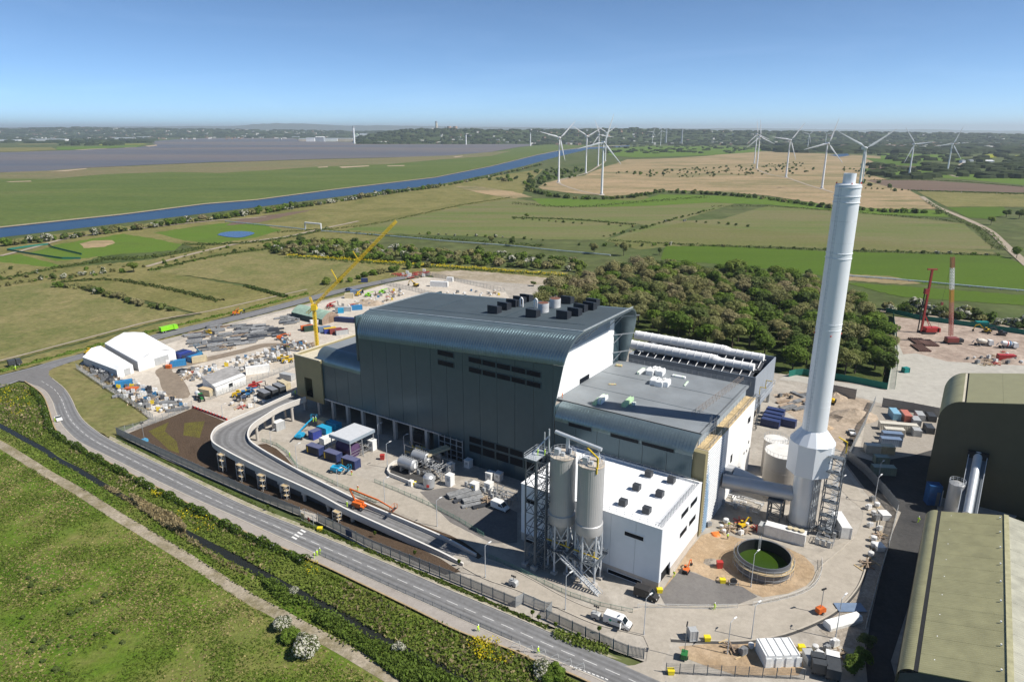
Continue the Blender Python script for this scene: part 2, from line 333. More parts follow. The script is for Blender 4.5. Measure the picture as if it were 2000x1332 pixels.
# fields ------------------------------------------------------------------------
Z = .02
FIELDS = [
 ('pasture', [(-600, 600), (0, 470), (160, 452), (450, 418), (780, 376), (960, 345), (1060, 330), (1000, 400), (720, 470), (530, 505), (300, 470), (0, 560), (-600, 720)], m_past),
 ('meadow', [(60, 494), (110, 478), (240, 457), (300, 466), (357, 478), (340, 489), (240, 496), (180, 503), (110, 510)], m_green),
 ('meadow', [(300, 455), (400, 440), (470, 433), (540, 441), (560, 447), (500, 464), (420, 476), (360, 470)], m_green),
 ('meadow', [(-300, 560), (0, 500), (40, 497), (125, 521), (70, 535), (0, 548), (-300, 605)], m_green),
 ('dry_field', [(155, 476), (180, 470), (218, 469), (225, 474), (205, 482), (165, 485)], m_reed),
 ('soil_field', [(470, 428), (520, 421), (620, 408), (560, 422), (500, 436), (440, 441)], m_soil),
 ('crop_field', [(510, 437), (640, 412), (760, 388), (860, 364), (1000, 384), (970, 391), (880, 404), (760, 428), (665, 445), (560, 452), (530, 445)], m_past),
 ('crop_field', [(672, 449), (760, 432), (880, 408), (1000, 398), (1120, 412), (1245, 439), (1180, 468), (1060, 468), (930, 462), (800, 458)], m_crop),
 ('crop_field', [(890, 404), (1000, 388), (1060, 396), (1160, 402), (1290, 386), (1390, 384), (1440, 397), (1330, 430), (1275, 444), (1240, 436), (1120, 424), (1000, 424)], m_crop),
 ('sown_field', [(1180, 470), (1250, 446), (1300, 433), (1410, 428), (1500, 402), (1700, 418), (1880, 436), (1945, 488), (1800, 486), (1600, 481), (1340, 480), (1260, 486)], m_crop),
 ('sown_field', [(1190, 472), (1260, 450), (1340, 434), (1450, 447), (1640, 462), (1940, 492), (1950, 498), (1700, 489), (1500, 481), (1320, 478), (1250, 488)], m_stub),
 ('wheat_field', [(1300, 481), (1400, 481), (1600, 490), (1800, 496), (1955, 499), (2100, 555), (2100, 572), (1990, 566), (1800, 555), (1640, 542), (1450, 520), (1290, 506)], m_lush),
 ('reedy_strip', [(1640, 534), (1740, 540), (1800, 553), (1760, 556), (1660, 548)], m_reed),
 ('wheat_field', [(1650, 552), (1760, 558), (1850, 565), (2200, 592), (2200, 625), (2000, 596), (1850, 586), (1760, 580), (1720, 570)], m_lush),
 ('reed_bed', [(1050, 366), (1066, 357), (1095, 350), (1140, 343), (1180, 327), (1225, 312), (1300, 310), (1370, 306), (1420, 300), (1500, 296), (1640, 302), (1700, 304), (1745, 308), (1700, 325), (1690, 338), (1745, 355), (1800, 385), (1830, 408), (1700, 409), (1600, 398), (1500, 382), (1400, 374), (1300, 372), (1200, 384), (1120, 378), (1060, 370)], m_reed),
 ('dry_field', [(885, 364), (930, 364), (1000, 374), (1040, 385), (1000, 388), (930, 376)], m_reed),
 ('dry_field', [(1080, 392), (1180, 392), (1260, 382), (1280, 390), (1200, 400), (1100, 400)], m_stub),
 ('grass_belt', [(1040, 388), (1100, 388), (1250, 392), (1290, 380), (1480, 384), (1650, 405), (1830, 411), (1860, 425), (1700, 418), (1500, 400), (1380, 396), (1280, 402), (1150, 405), (1060, 402)], m_green),
 ('soil_field', [(1690, 352), (1800, 352), (1990, 364), (2300, 374), (2300, 384), (1980, 376), (1770, 371), (1730, 364)], m_soil),
 ('crop_field', [(1690, 329), (1800, 333), (1880, 340), (2000, 345), (2000, 362), (1900, 352), (1800, 345), (1700, 342)], m_green),
 ('crop_field', [(1790, 374), (1980, 378), (2200, 384), (2200, 410), (1960, 404), (1850, 404)], m_past),
 ('wheat_field', [(1850, 405), (1960, 404), (1970, 418), (1930, 428), (1890, 425)], m_lush),
 ('brown_field', [(1690, 322), (1780, 325), (1830, 330), (1800, 333), (1700, 331)], m_soil),
 ('pasture', [(-500, 640), (0, 556), (100, 548), (190, 570), (300, 598), (370, 612), (300, 630), (100, 682), (0, 708), (-500, 860)], m_straw),
 ('pasture', [(120, 552), (220, 530), (300, 528), (480, 560), (560, 580), (520, 592), (400, 615), (300, 590)], m_past),
 ('dry_field', [(295, 530), (420, 500), (520, 488), (700, 512), (790, 530), (760, 540), (650, 560), (560, 580), (480, 555), (380, 540)], m_straw),
 ('pasture', [(0, 512), (120, 524), (290, 508), (420, 482), (520, 482), (420, 498), (290, 528), (120, 550), (0, 556)], m_past),
 ('pasture', [(700, 512), (900, 518), (1110, 533), (1080, 560), (980, 545), (830, 530), (760, 540)], m_past),
 ('waste_ground', [(830, 532), (900, 528), (990, 535), (1085, 545), (1060, 590), (960, 582), (880, 560)], None),
 ('verge', [(-300, 790), (0, 712), (100, 686), (300, 634), (480, 596), (600, 570), (700, 545), (830, 527), (830, 533), (620, 576), (370, 637), (160, 690), (0, 733), (-300, 815)], m_past),
 ('verge', [(88, 731), (105, 718), (155, 701), (262, 675), (380, 646), (505, 616), (620, 586), (740, 557), (830, 542), (800, 552), (640, 590), (480, 628), (300, 680), (200, 705), (160, 716), (152, 722), (275, 803), (292, 818), (229, 835), (226, 858), (188, 841), (165, 823), (150, 802), (140, 780), (126, 759), (102, 739)], m_straw),
]
patch('woodland_floor', [(1040, 604), (1085, 574), (1130, 556), (1190, 541), (1250, 530), (1330, 530), (1420, 536), (1500, 548), (1580, 564), (1650, 586), (1690, 604), (1726, 632), (1738, 690), (1731, 756), (1690, 750), (1600, 738), (1530, 728), (1440, 700), (1250, 660)], m_scrubg, .4)
m_waste = field('bare_waste_ground', [(.34, .28, .21), (.26, .22, .15), (.40, .34, .27), (.16, .16, .08)], .03, .5, .3, .4)
for i, (nm, px, mt) in enumerate(FIELDS):
    patch(nm, px, mt or m_waste, Z + .012 * i, 0, 'ragged')
patch('rough_grassland', [(-700, 1000), (-200, 800), (0, 838), (60, 870), (160, 925), (260, 985), (360, 1040), (500, 1118), (620, 1180), (760, 1258), (900, 1330), (1000, 1390), (900, 1700), (-900, 1700)], field('field_grass', [(.052, .105, .010), (.072, .145, .012), (.11, .155, .022), (.185, .175, .06), (.062, .125, .012)], .03, .9, .4, .6, mid=.14), .03)
patch('bank_grass', [(-700, 990), (-200, 780), (0, 746), (52, 748), (79, 766), (92, 789), (101, 815), (130, 857), (187, 887), (250, 920), (350, 972), (475, 1034), (610, 1094), (725, 1149), (900, 1234), (1000, 1267), (1137, 1334), (1200, 1400), (1000, 1400), (900, 1325), (760, 1254), (620, 1176), (500, 1114), (360, 1036), (260, 980), (160, 921), (60, 866), (0, 834)], field('bank_plants', [(.08, .12, .02), (.11, .155, .025), (.15, .17, .04), (.2, .185, .08)], .06, .8, .5, .9, mid=.2), .034)
# tracks and paths --------------------------------------------------------------
m_track = field('dusty_track', [(.38, .33, .26), (.30, .25, .19), (.44, .38, .31)], .1, 1.2, .3, .4)
def pxstrip(px, w, z, n=5):
    """centre line in pixels with a width in metres"""
    C = crom(gp(px, z), n); Ls, Rs = [], []
    for i, c in enumerate(C):
        d = C[min(i + 1, len(C) - 1)] - C[max(0, i - 1)]; o = Vector((-d.y, d.x, 0)).normalized() * w / 2; Ls.append(c + o); Rs.append(c - o)
    return Ls, Rs
def track(name, px, w, mat, z=.45):
    a, b = pxstrip(px, w, z); return struct(name, MB().strip(a, b), mat)
track('footpath', [(-60, 838), (0, 868), (50, 898), (92, 925), (150, 957), (225, 1005), (275, 1035), (350, 1080), (400, 1112), (487, 1168), (530, 1190), (587, 1222), (662, 1262), (750, 1314), (800, 1345)], 3.0, field('worn_path', [(.30, .25, .18), (.36, .31, .24), (.2, .17, .10), (.40, .35, .28)], .15, 1.1, .35, .5), .06)
track('farm_track', [(285, 521), (330, 508), (400, 490), (480, 473), (560, 462), (620, 449), (700, 432)], 4.5, m_track)
track('farm_track', [(0, 500), (60, 485), (130, 466), (230, 452), (330, 440), (420, 431), (520, 424)], 5, m_track)
track('farm_track', [(-60, 716), (0, 704), (100, 678), (200, 652), (300, 626), (410, 607), (500, 587), (600, 565)], 1.8, m_track)
track('farm_track', [(1800, 384), (1830, 404), (1880, 425), (1930, 449), (1965, 480), (2010, 520)], 7, m_track)
track('farm_track', [(1900, 310), (1850, 333), (1845, 338), (1870, 346)], 8, m_track)
track('wind_farm_track', [(1178, 382), (1130, 372), (1092, 358), (1100, 350), (1146, 338), (1170, 324), (1182, 316)], 6, m_track)
track('wind_farm_track', [(1478, 331), (1500, 340), (1535, 347), (1580, 362), (1607, 370), (1650, 384), (1675, 402)], 6, m_track)
track('service_track', [(1720, 606), (1800, 616), (1900, 630), (2050, 648)], 6, m_track)
# drains: pale water-lined pipes/ditches crossing the flats
m_dit = watermat('ditch_water', (.02, .022, .02), .12, .2, 1.0)
def ditch(px, w, z=.1): 
    a, b = pxstrip(px, w, z); return struct('ditch_water', MB().strip(a, b), m_dit)
ditch([(-60, 800), (0, 831), (37, 851), (82, 876), (112, 897), (150, 916), (200, 946), (250, 976)], 1.9)
ditch([(330, 1022), (362, 1041), (425, 1073), (462, 1092), (500, 1114), (557, 1145), (612, 1173), (675, 1206), (725, 1237), (812, 1281), (862, 1303), (920, 1335)], 2.4)
patch('pond_water', [(424, 459), (432, 455), (452, 452), (480, 452), (497, 455), (490, 459), (470, 464), (445, 463)], watermat('pond_water', (.03, .07, .16), .15, .2, .5), .4, 3)
patch('pond_water', [(1620, 303), (1655, 300), (1660, 304), (1640, 307)], m_can, .6)
# SITE ground -------------------------------------------------------------------
m_conc = field('site_concrete', [(.36, .325, .275), (.42, .385, .335), (.30, .27, .23), (.45, .41, .355)], .05, 1.0, .16, .15, .85, mid=.2)
m_yard = field('pale_stone_yard', [(.50, .45, .38), (.42, .37, .31), (.55, .50, .43), (.36, .31, .25)], .04, .9, .2, .3, mid=.2)
m_mulch = field('bark_mulch', [(.075, .052, .036), (.10, .07, .048), (.06, .042, .03)], .1, 2.2, .4, .7, mid=.5)
m_earth = field('orange_earth', [(.40, .28, .17), (.33, .24, .15), (.44, .33, .22), (.28, .22, .15)], .08, 1.0, .25, .4, mid=.25)
m_asph = field('new_asphalt', [(.15, .14, .135), (.18, .17, .16), (.13, .122, .118)], .06, 1.4, .15, .15, .9)
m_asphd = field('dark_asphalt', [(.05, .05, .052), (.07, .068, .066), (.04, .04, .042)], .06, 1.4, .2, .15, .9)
m_tread = field('wet_mud_track', [(.26, .21, .16), (.21, .17, .13), (.31, .255, .20)], .08, .8, .22, .3)
patch('site_ground', [(229, 848), (320, 895), (500, 974), (620, 1020), (720, 1074), (900, 1146), (1000, 1192), (1120, 1240), (1260, 1292), (1300, 1345), (1600, 1420), (1800, 1330), (1990, 1000), (2000, 820), (1760, 760), (1560, 735), (1240, 690), (1100, 560), (830, 541), (560, 603), (262, 678), (158, 708), (155, 720), (270, 800), (292, 818)], m_conc, .42)
patch('storage_yard', [(152, 720), (200, 704), (300, 680), (400, 648), (480, 628), (560, 607), (640, 589), (760, 553), (830, 541), (980, 560), (1000, 590), (800, 640), (690, 680), (575, 760), (520, 790), (440, 822), (375, 796), (330, 808), (322, 815), (290, 815), (270, 800)], m_yard, .44)
track('yard_road', [(345, 770), (335, 745), (320, 722), (360, 712), (420, 698), (480, 684), (520, 674), (580, 678), (640, 690)], 6.5, m_tread, .46)
patch('yard_hardstanding', [(310, 735), (345, 728), (372, 770), (345, 778), (318, 762)], m_tread, .455, 3)
patch('planting_bed', [(240, 850), (300, 826), (322, 819), (376, 797), (440, 823), (420, 845), (425, 880), (480, 905), (560, 945), (700, 1012), (860, 1090), (900, 1116), (870, 1122), (700, 1046), (640, 1010), (500, 970), (400, 918), (300, 872)], m_mulch, .45)
patch('planting_bed', [(503, 868), (520, 866), (540, 876), (556, 890), (580, 917), (585, 925), (560, 915), (530, 892)], m_mulch, .45)
patch('planting_bed', [(690, 968), (720, 978), (790, 1010), (850, 1034), (893, 1050), (920, 1068), (945, 1088), (935, 1092), (900, 1070), (830, 1040), (740, 1000)], m_mulch, .45)
m_moss = field('yellow_seedlings', [(.075, .06, .03), (.13, .12, .025), (.09, .075, .03), (.17, .155, .02)], .2, 2.5, .5, .5, mid=.8)
patch('seedling_patch', [(360, 826), (400, 822), (390, 855), (358, 850)], m_moss, .458)
patch('seedling_patch', [(316, 830), (330, 824), (322, 842), (345, 862), (350, 885), (330, 878), (308, 858), (290, 842)], m_moss, .458)
patch('asphalt_apron', [(820, 960), (880, 950), (930, 965), (980, 985), (1010, 1000), (1010, 1060), (960, 1060), (880, 1020)], m_asph, .452)
patch('asphalt_apron', [(1300, 1182), (1288, 1160), (1330, 1110), (1360, 1120), (1400, 1135), (1450, 1145), (1480, 1165), (1440, 1180), (1370, 1182)], m_asph, .452)
patch('earth_apron', [(1290, 1158), (1345, 1075), (1370, 1045), (1400, 1035), (1440, 1050), (1480, 1058), (1560, 1075), (1590, 1105), (1592, 1125), (1575, 1143), (1540, 1158), (1490, 1166), (1440, 1146), (1395, 1136), (1360, 1118), (1330, 1110)], m_earth, .448)
patch('earth_apron', [(1325, 1262), (1400, 1255), (1470, 1253), (1540, 1246), (1560, 1265), (1570, 1300), (1560, 1318), (1440, 1318), (1380, 1300), (1340, 1285)], m_earth, .45)
patch('gravel_strip', [(1640, 1190), (1680, 1150), (1705, 1080), (1722, 1000), (1685, 955), (1645, 900), (1665, 890), (1752, 1000), (1740, 1060), (1700, 1200), (1680, 1270), (1640, 1260), (1600, 1230)], field('loose_gravel', [(.27, .23, .19), (.34, .3, .25), (.2, .17, .14)], .1, 1.5, .4, .5), .45)
patch('earthworks', [(1510, 770), (1560, 765), (1700, 780), (1705, 790), (1660, 890), (1640, 880), (1600, 850), (1530, 800)], field('dug_earth', [(.38, .30, .22), (.30, .24, .18), (.43, .35, .27), (.22, .18, .13)], .06, .7, .3, .6), .45)
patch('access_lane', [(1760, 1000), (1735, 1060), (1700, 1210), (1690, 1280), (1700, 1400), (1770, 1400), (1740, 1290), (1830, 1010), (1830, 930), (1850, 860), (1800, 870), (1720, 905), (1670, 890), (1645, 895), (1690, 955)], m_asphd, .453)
patch('dry_yard', [(1700, 780), (1860, 800), (1850, 870), (1780, 890), (1720, 900), (1680, 880)], field('grey_planks', [(.28, .25, .21), (.33, .3, .26)], .1, 1.5, .2, .2), .456)
patch('concrete_yard', [(1744, 620), (2200, 676), (2200, 900), (1870, 830), (1700, 782), (1560, 745), (1520, 742), (1540, 730), (1730, 762), (1748, 690)], field('grey_slab', [(.36, .34, .30), (.41, .39, .345), (.32, .30, .265)], .03, .4, .15, .15), .46)
patch('earthworks', [(1744, 618), (2200, 674), (2200, 722), (1960, 712), (1850, 706), (1790, 690), (1764, 692), (1750, 660)], field('pit_earth', [(.36, .28, .22), (.27, .21, .17), (.42, .34, .28), (.16, .13, .10)], .05, .4, .3, .5), .464)
# roads -------------------------------------------------------------------------
def roadmat():
    m, t, bs = nodes_of('road_asphalt'); uv = t.nodes.new('ShaderNodeUVMap'); uv.uv_map = 'uv'
    sp = t.nodes.new('ShaderNodeSeparateXYZ'); t.links.new(uv.outputs[0], sp.inputs[0])
    mp = t.nodes.new('ShaderNodeMapping'); mp.inputs['Scale'].default_value = (9, .03, 1); t.links.new(uv.outputs[0], mp.inputs[0])
    lane = ramp(t, sp.outputs[0], [(0, g1(0.225)), (.10, g1(0.178)), (.17, g1(0.136)), (.27, g1(0.183)), (.36, g1(0.133)), (.47, g1(0.209)), (.53, g1(0.209)), (.64, g1(0.139)), (.74, g1(0.186)), (.83, g1(0.143)), (.92, g1(0.194)), (1, g1(0.232))])
    c = mixc(t, lane, ramp(t, noise(t, mp.outputs[0], 1.0, 5), [(.3, g1(.82)), (.7, g1(1.2))]), 1.0, 'MULTIPLY')
    ge = t.nodes.new('ShaderNodeNewGeometry')
    c = mixc(t, c, ramp(t, noise(t, ge.outputs['Position'], .8, 8), [(.3, (.86, .85, .84)), (.7, (1.14, 1.14, 1.16))]), 1.0, 'MULTIPLY')
    t.links.new(c, bs.inputs['Base Color']); bs.inputs['Roughness'].default_value = .85; bs.inputs['Specular IOR Level'].default_value = .3
    return m
m_road = roadmat()
ROAD_N = [(54, 746), (86, 762), (101, 782), (109, 805), (119, 827), (137, 848), (160, 866), (212, 892), (250, 911), (300, 936), (350, 960), (400, 983), (450, 1005), (500, 1028), (562, 1056), (625, 1085), (685, 1112), (750, 1142), (840, 1182), (925, 1220), (1007, 1256), (1052, 1276), (1109, 1300), (1180, 1331), (1300, 1390)]
ROAD_F = [(102, 739), (126, 759), (140, 780), (150, 802), (165, 823), (190, 843), (212, 857), (250, 877), (300, 901), (350, 925), (400, 950), (450, 974), (500, 996), (587, 1030), (650, 1056), (725, 1087), (800, 1118), (875, 1150), (997, 1201), (1071, 1233), (1119, 1254), (1213, 1293), (1300, 1330), (1400, 1375)]
RNm, RFm = crom(gp(ROAD_N, .5), 4), crom(gp(ROAD_F, .5), 4)
RN, RF = resample(RNm, 150), resample(RFm, 150)
mid = [(a + b) / 2 for a, b in zip(RN, RF)]
struct('road', MB().strip(RN, RF), m_road)
UP_U = [(-300, 815), (-60, 748), (0, 733), (60, 718), (112, 702), (162, 690), (262, 663), (370, 637), (505, 605), (620, 575), (680, 561), (740, 548), (790, 538), (840, 531)]
UP_L = [(-300, 850), (-60, 775), (0, 757), (60, 735), (112, 716), (155, 702), (262, 675), (370, 647), (505, 615), (620, 584), (680, 568), (740, 555), (790, 545), (840, 538)]
UU, UL = resample(crom(gp(UP_U, .504), 4), 90), resample(crom(gp(UP_L, .504), 4), 90)
struct('road', MB().strip(UU, UL), m_road)
patch('road_junction', [(0, 757), (-20, 764), (-20, 745), (20, 732), (60, 722), (90, 718), (106, 718), (96, 724), (95, 732), (103, 740), (126, 759), (112, 792), (101, 782), (86, 763), (54, 746), (25, 742)], field('junction_asphalt', [(.15, .147, .145), (.175, .17, .168), (.135, .132, .13)], .2, 1.0, .15, .1), .508)
# kerbs, footway, centre line
m_kerb = pm('kerb_concrete', (.42, .38, .32), .85, var=.12, scale=.5)
kb = MB(); kb.ribbon([(p.x, p.y, .42) for p in RNm[2:]], .2, .3); struct('kerb', kb, m_kerb)
kb = MB(); kb.ribbon([(p.x, p.y, .42) for p in RFm[:81]], .2, .25); struct('kerb', kb, m_kerb)
PAVE_O = [(48, 744), (79, 766), (92, 789), (101, 818), (110, 840), (131, 860), (187, 889), (250, 922), (300, 947), (350, 973), (400, 998), (475, 1036), (550, 1068), (610, 1094), (650, 1112), (725, 1148), (812, 1190), (900, 1233), (1000, 1268), (1052, 1292), (1109, 1312), (1160, 1335)]
PO = resample(crom(gp(PAVE_O, .56), 4), 110); PI = resample([Vector((p.x, p.y, .56)) for p in RNm[2:93]], 110)
struct('pavement', MB().strip(PO, PI), field('pavement_tarmac', [(.30, .265, .235), (.34, .31, .28), (.26, .23, .205)], .15, 1.2, .12, .1))
kb = MB(); kb.ribbon([(p.x, p.y, .4) for p in PO], .2, .35); struct('footway_edging', kb, field('sandy_edge', [(.45, .34, .2), (.36, .27, .16), (.4, .31, .2)], .3, 1.2, .2, .2))
VF = [(215, 851), (300, 894), (400, 942), (500, 988), (587, 1022), (650, 1047), (725, 1078), (800, 1110), (875, 1142), (1000, 1194), (1080, 1228), (1125, 1249), (1215, 1288)]
a_, b_ = resample(crom(gp(VF, .55), 4), 80), resample([Vector((p.x, p.y, .55)) for p in RFm[24:84]], 80)
struct('grit_verge', MB().strip(a_, b_), field('grit_verge', [(.44, .39, .32), (.36, .32, .25), (.22, .22, .11), (.48, .43, .36)], .2, 1.2, .3, .3, mid=.5))
m_white = pm('white_road_paint', (.72, .71, .68), .7, var=.15, scale=2)
mesh_dash = None
dist = 0; k = 0; acc = 0
midS = resample(mid, 900); seg = sum((b - a).length for a, b in zip(midS, midS[1:])) / 899
dash_m = MB(); dash_m.box(-1.0, 1.0, -.07, .07, 0, .006); dash_me = dash_m.mesh('lane_dash', m_white)
mk = thing('lane_marking', 'broken white centre line along the dual lane road beside the fence', 'road marking')
step = int(5.0 / seg); 
for i in range(10, 890, step):
    p, q = midS[i], midS[min(899, i + 3)]
    o = link('dash', dash_me, mk); o.location = (p.x, p.y, .507); o.rotation_euler = (0, 0, math.atan2(q.y - p.y, q.x - p.x))
    L0 = (Vector((p.x, p.y)) - Vector((-10, 130))).length
    o.scale = (1.5, .75, 1)
# crossing: pale tactile squares
cr = thing('pedestrian_crossing', 'worn white zebra crossing blocks on the road by the gate', 'road marking')
for x, y in ((597, 1032), (592, 1036.5), (586, 1041), (580, 1045.5), (575, 1050)):
    o = link('block', MB().box(-.95, .95, -.26, .26, 0, .005).mesh('block', m_white), cr); o.location = G(x, y, .508); o.rotation_euler = (0, 0, RZ - .03)
gv = thing('give_way_marking', 'broken white junction line at the bottom of the road', 'road marking')
for i in range(9):
    g = G(1116 + i * 8.6, 1300 + i * 3.2, .51); g2 = G(1112 + i * 8.6, 1307 + i * 3.2, .51)
    for h in (g, g2):
        o = link('dash', dash_me, gv); o.location = h; o.rotation_euler = (0, 0, RZ); o.scale = (.3, 1.5, 1)
# site loop road
LOOP_O = [(905, 1108), (948, 1131), (1011, 1153), (1081, 1184), (1147, 1213), (1185, 1225), (1257, 1242), (1310, 1248), (1400, 1252), (1460, 1251), (1530, 1239), (1600, 1212), (1640, 1187), (1670, 1155), (1685, 1127), (1697, 1087), (1710, 1050), (1717, 1005), (1708, 985), (1680, 960), (1640, 905), (1622, 880)]
LOOP_I = [(940, 1088), (975, 1100), (1040, 1132), (1100, 1165), (1160, 1190), (1220, 1196), (1280, 1180), (1300, 1184), (1373, 1185), (1424, 1184), (1480, 1177), (1520, 1166), (1560, 1155), (1585, 1138), (1600, 1110), (1640, 1075), (1668, 1050), (1685, 1010), (1680, 990), (1655, 970), (1615, 920), (1600, 890)]
LO, LI = resample(crom(gp(LOOP_O, .47), 4), 120), resample(crom(gp(LOOP_I, .47), 4), 120)
m_croad = field('concrete_road', [(.34, .305, .255), (.39, .35, .295), (.29, .26, .215)], .07, .8, .14, .1, .85, mid=.15)
struct('site_road', MB().strip(LO, LI), m_croad)
kb = MB(); kb.ribbon([(p.x, p.y, .4) for p in resample(crom(gp(LOOP_O[:7], .4), 4), 40)], .2, .25); struct('kerb', kb, m_kerb)
kb = MB(); kb.ribbon([(p.x, p.y, .4) for p in resample(crom(gp(LOOP_O[7:19], .4), 4), 60)], .2, .3); struct('kerb', kb, m_kerb)
kb = MB(); kb.ribbon([(p.x, p.y, .4) for p in resample(crom(gp(LOOP_I[:17], .4), 4), 80)], .2, .25); struct('kerb', kb, m_kerb)
dr = pxstrip([(x, y + 2) for x, y in LOOP_O[7:18]], .9, .474); struct('drain_channel', MB().strip(*dr), m_asphd)
patch('site_entrance', [(1257, 1242), (1310, 1248), (1308, 1262), (1300, 1280), (1290, 1300), (1300, 1335), (1220, 1300), (1240, 1298), (1262, 1290), (1266, 1262)], m_croad, .512)
patch('site_road', [(520, 862), (560, 880), (600, 915), (660, 945), (740, 985), (820, 1018), (880, 1045), (940, 1075), (985, 1098), (1000, 1090), (950, 1060), (880, 1020), (830, 985), (740, 945), (660, 915), (600, 885), (560, 862)], m_croad, .456)
patch('site_road', [(1500, 1052), (1598, 1098), (1640, 1080), (1668, 1050), (1640, 1062), (1600, 1080), (1540, 1062), (1430, 1032), (1400, 1030), (1420, 1045)], m_croad, .468)
# ================================================================ FAR LAND, TOWNS, TURBINES
m_hillf = field('distant_hills', [(.05, .07, .04), (.09, .10, .06), (.07, .08, .05)], .0006, .004, .3, 0, mid=.002)
m_wood = field('wooded_hillside', [(.035, .055, .02), (.06, .08, .028), (.045, .065, .022), (.09, .10, .045)], .003, .03, .5, 0, mid=.012)
def at_dist(px, py, D):
    d = ray(px, py); return Vector((d[0] / d[1] * D, D, CAM_H + d[2] / d[1] * D))
RID = {}
def on_ridge(name, px, k):
    tops, D0, D1 = RID[name]; y = float(np.interp(px, [t[0] for t in tops], [t[1] for t in tops])); zt = max(2, at_dist(px, y, D1).z); D = D0 + (D1 - D0) * k
    d = ray(px, y); return Vector((d[0] / d[1] * D, D, zt * k * k * (3 - 2 * k)))
def ridge(name, tops, D0, D1, mat, jag=0, seed=1, sub=6):
    r = random.Random(seed); T = []; RID[name] = (tops, D0, D1)
    for (x0, y0), (x1, y1) in zip(tops, tops[1:]):
        for k in range(sub): T.append((x0 + (x1 - x0) * k / sub, y0 + (y1 - y0) * k / sub))
    T.append(tops[-1]); rows = []
    for x, y in T:
        p = at_dist(x, y, D1); zt = max(2, p.z + r.uniform(-jag, jag)); u = p.x / D1
        rows.append([(u * D0, D0, .7)] + [(u * (D0 + (D1 - D0) * k), D0 + (D1 - D0) * k, zt * (k * k * (3 - 2 * k)) * (1 + r.uniform(-.05, .05))) for k in (.25, .5, .75)] + [(p.x, D1, zt), (u * (D1 * 1.15), D1 * 1.15, zt * .6), (u * D1 * 1.3, D1 * 1.3, .7)])
    n = len(rows[0]); m = MB(); m.add([v for q in rows for v in q], [(i * n + j, (i + 1) * n + j, (i + 1) * n + j + 1, i * n + j + 1) for i in range(len(rows) - 1) for j in range(n - 1)])
    return struct(name, m, mat, True)
ridge('distant_hills', [(-300, 251), (-100, 250), (100, 249), (300, 247.5), (450, 246.5), (500, 243), (540, 241), (600, 242), (680, 246), (760, 245), (900, 248), (1100, 250), (1300, 251), (1500, 251), (1600, 253), (1700, 254), (1800, 253), (1900, 255), (2000, 256), (2300, 257)], 24000, 30000, m_hillf, 12, 2)
ridge('far_shore_upland', [(-400, 254), (-100, 253), (0, 253), (60, 252), (90, 251), (150, 250), (250, 251.5), (350, 253), (480, 254), (600, 256), (720, 257), (850, 259)], 9000, 12500, m_wood, 6, 3)
ridge('wooded_hill', [(690, 268), (730, 262), (770, 257), (800, 254.5), (850, 253), (900, 253), (960, 255), (1030, 254.5), (1100, 255), (1180, 253), (1210, 251.5), (1280, 253), (1350, 256), (1450, 257), (1520, 258), (1600, 259), (1700, 260), (1800, 261), (1900, 262.5), (2000, 264), (2300, 266)], 5200, 7200, m_wood, 5, 4)
# peninsula fields on the far shore
patch('far_field', [(-300, 300), (-300, 288), (0, 289), (100, 288), (112, 293), (40, 296.6), (-100, 298)], m_past, .7)
patch('far_field', [(110, 293), (112, 287), (180, 286), (280, 284), (268, 287.4), (200, 290.4), (130, 293.4)], m_green, .72)
patch('far_field', [(185, 283), (280, 281.2), (290, 282.3), (200, 284.2)], m_yel, .74)
patch('far_field', [(30, 281.5), (110, 280), (112, 282), (40, 284)], m_stub, .74)
patch('rape_field', [(1912, 304), (1930, 301.5), (1948, 302), (1946, 308), (1920, 309)], m_yel, .74)
patch('rape_field', [(1982, 304), (2020, 303), (2020, 308), (1990, 307)], m_yel, .74)
patch('far_field', [(1180, 292), (1260, 286), (1400, 286), (1500, 290), (1480, 297), (1380, 304), (1240, 308), (1190, 304)], m_green, .7)
patch('far_field', [(1720, 300), (1850, 303), (1900, 312), (1800, 316), (1720, 310)], m_green, .7)
patch('far_field', [(1690, 309), (1760, 312), (1840, 322), (1800, 326), (1720, 322)], m_lush, .72)
# far woods and hedges: low clumps of tree crowns (one mass)
def clumps(name, spec, mat, seed):
    r = random.Random(seed); m = MB()
    for (x0, x1, y0, y1, n, w, h, d) in spec:
        for _ in range(n):
            px, py = r.uniform(x0, x1), (0 if isinstance(y0, str) else r.uniform(y0, y1))
            if inpoly(px, py, WATER) or inpoly(px, py, REED): continue
            p = on_ridge(y0, px, r.uniform(.0, 1.0)) if isinstance(y0, str) else G(px, py, .5)
            a = r.uniform(.5, 1.6) * w; hh = h * r.uniform(.6, 1.3); dd = d * r.uniform(.5, 1.3); k = 7
            o = len(m.v); ph = r.uniform(0, 6)
            ring = [(p.x + a * math.cos(2 * math.pi * i / k + ph) * r.uniform(.8, 1.2), p.y + dd * math.sin(2 * math.pi * i / k + ph), p.z - 4) for i in range(k)]
            up = [(p.x + (q[0] - p.x) * .8, p.y + (q[1] - p.y) * .8, p.z + hh * r.uniform(.65, 1.0)) for q in ring]
            m.add(ring + up + [(p.x, p.y, p.z + hh * 1.12)], [(i, (i + 1) % k, k + (i + 1) % k, k + i) for i in range(k)] + [(k + i, k + (i + 1) % k, 2 * k) for i in range(k)])
    o = link(name, m.mesh(name, mat, False), None, kind='stuff', label=None); return o
WATER = ESTU_N + ESTU_F; REED = FIELDS[14][1]
m_fw = leafmat('far_tree_mass', [(.04, .06, .02), (.055, .075, .026)])
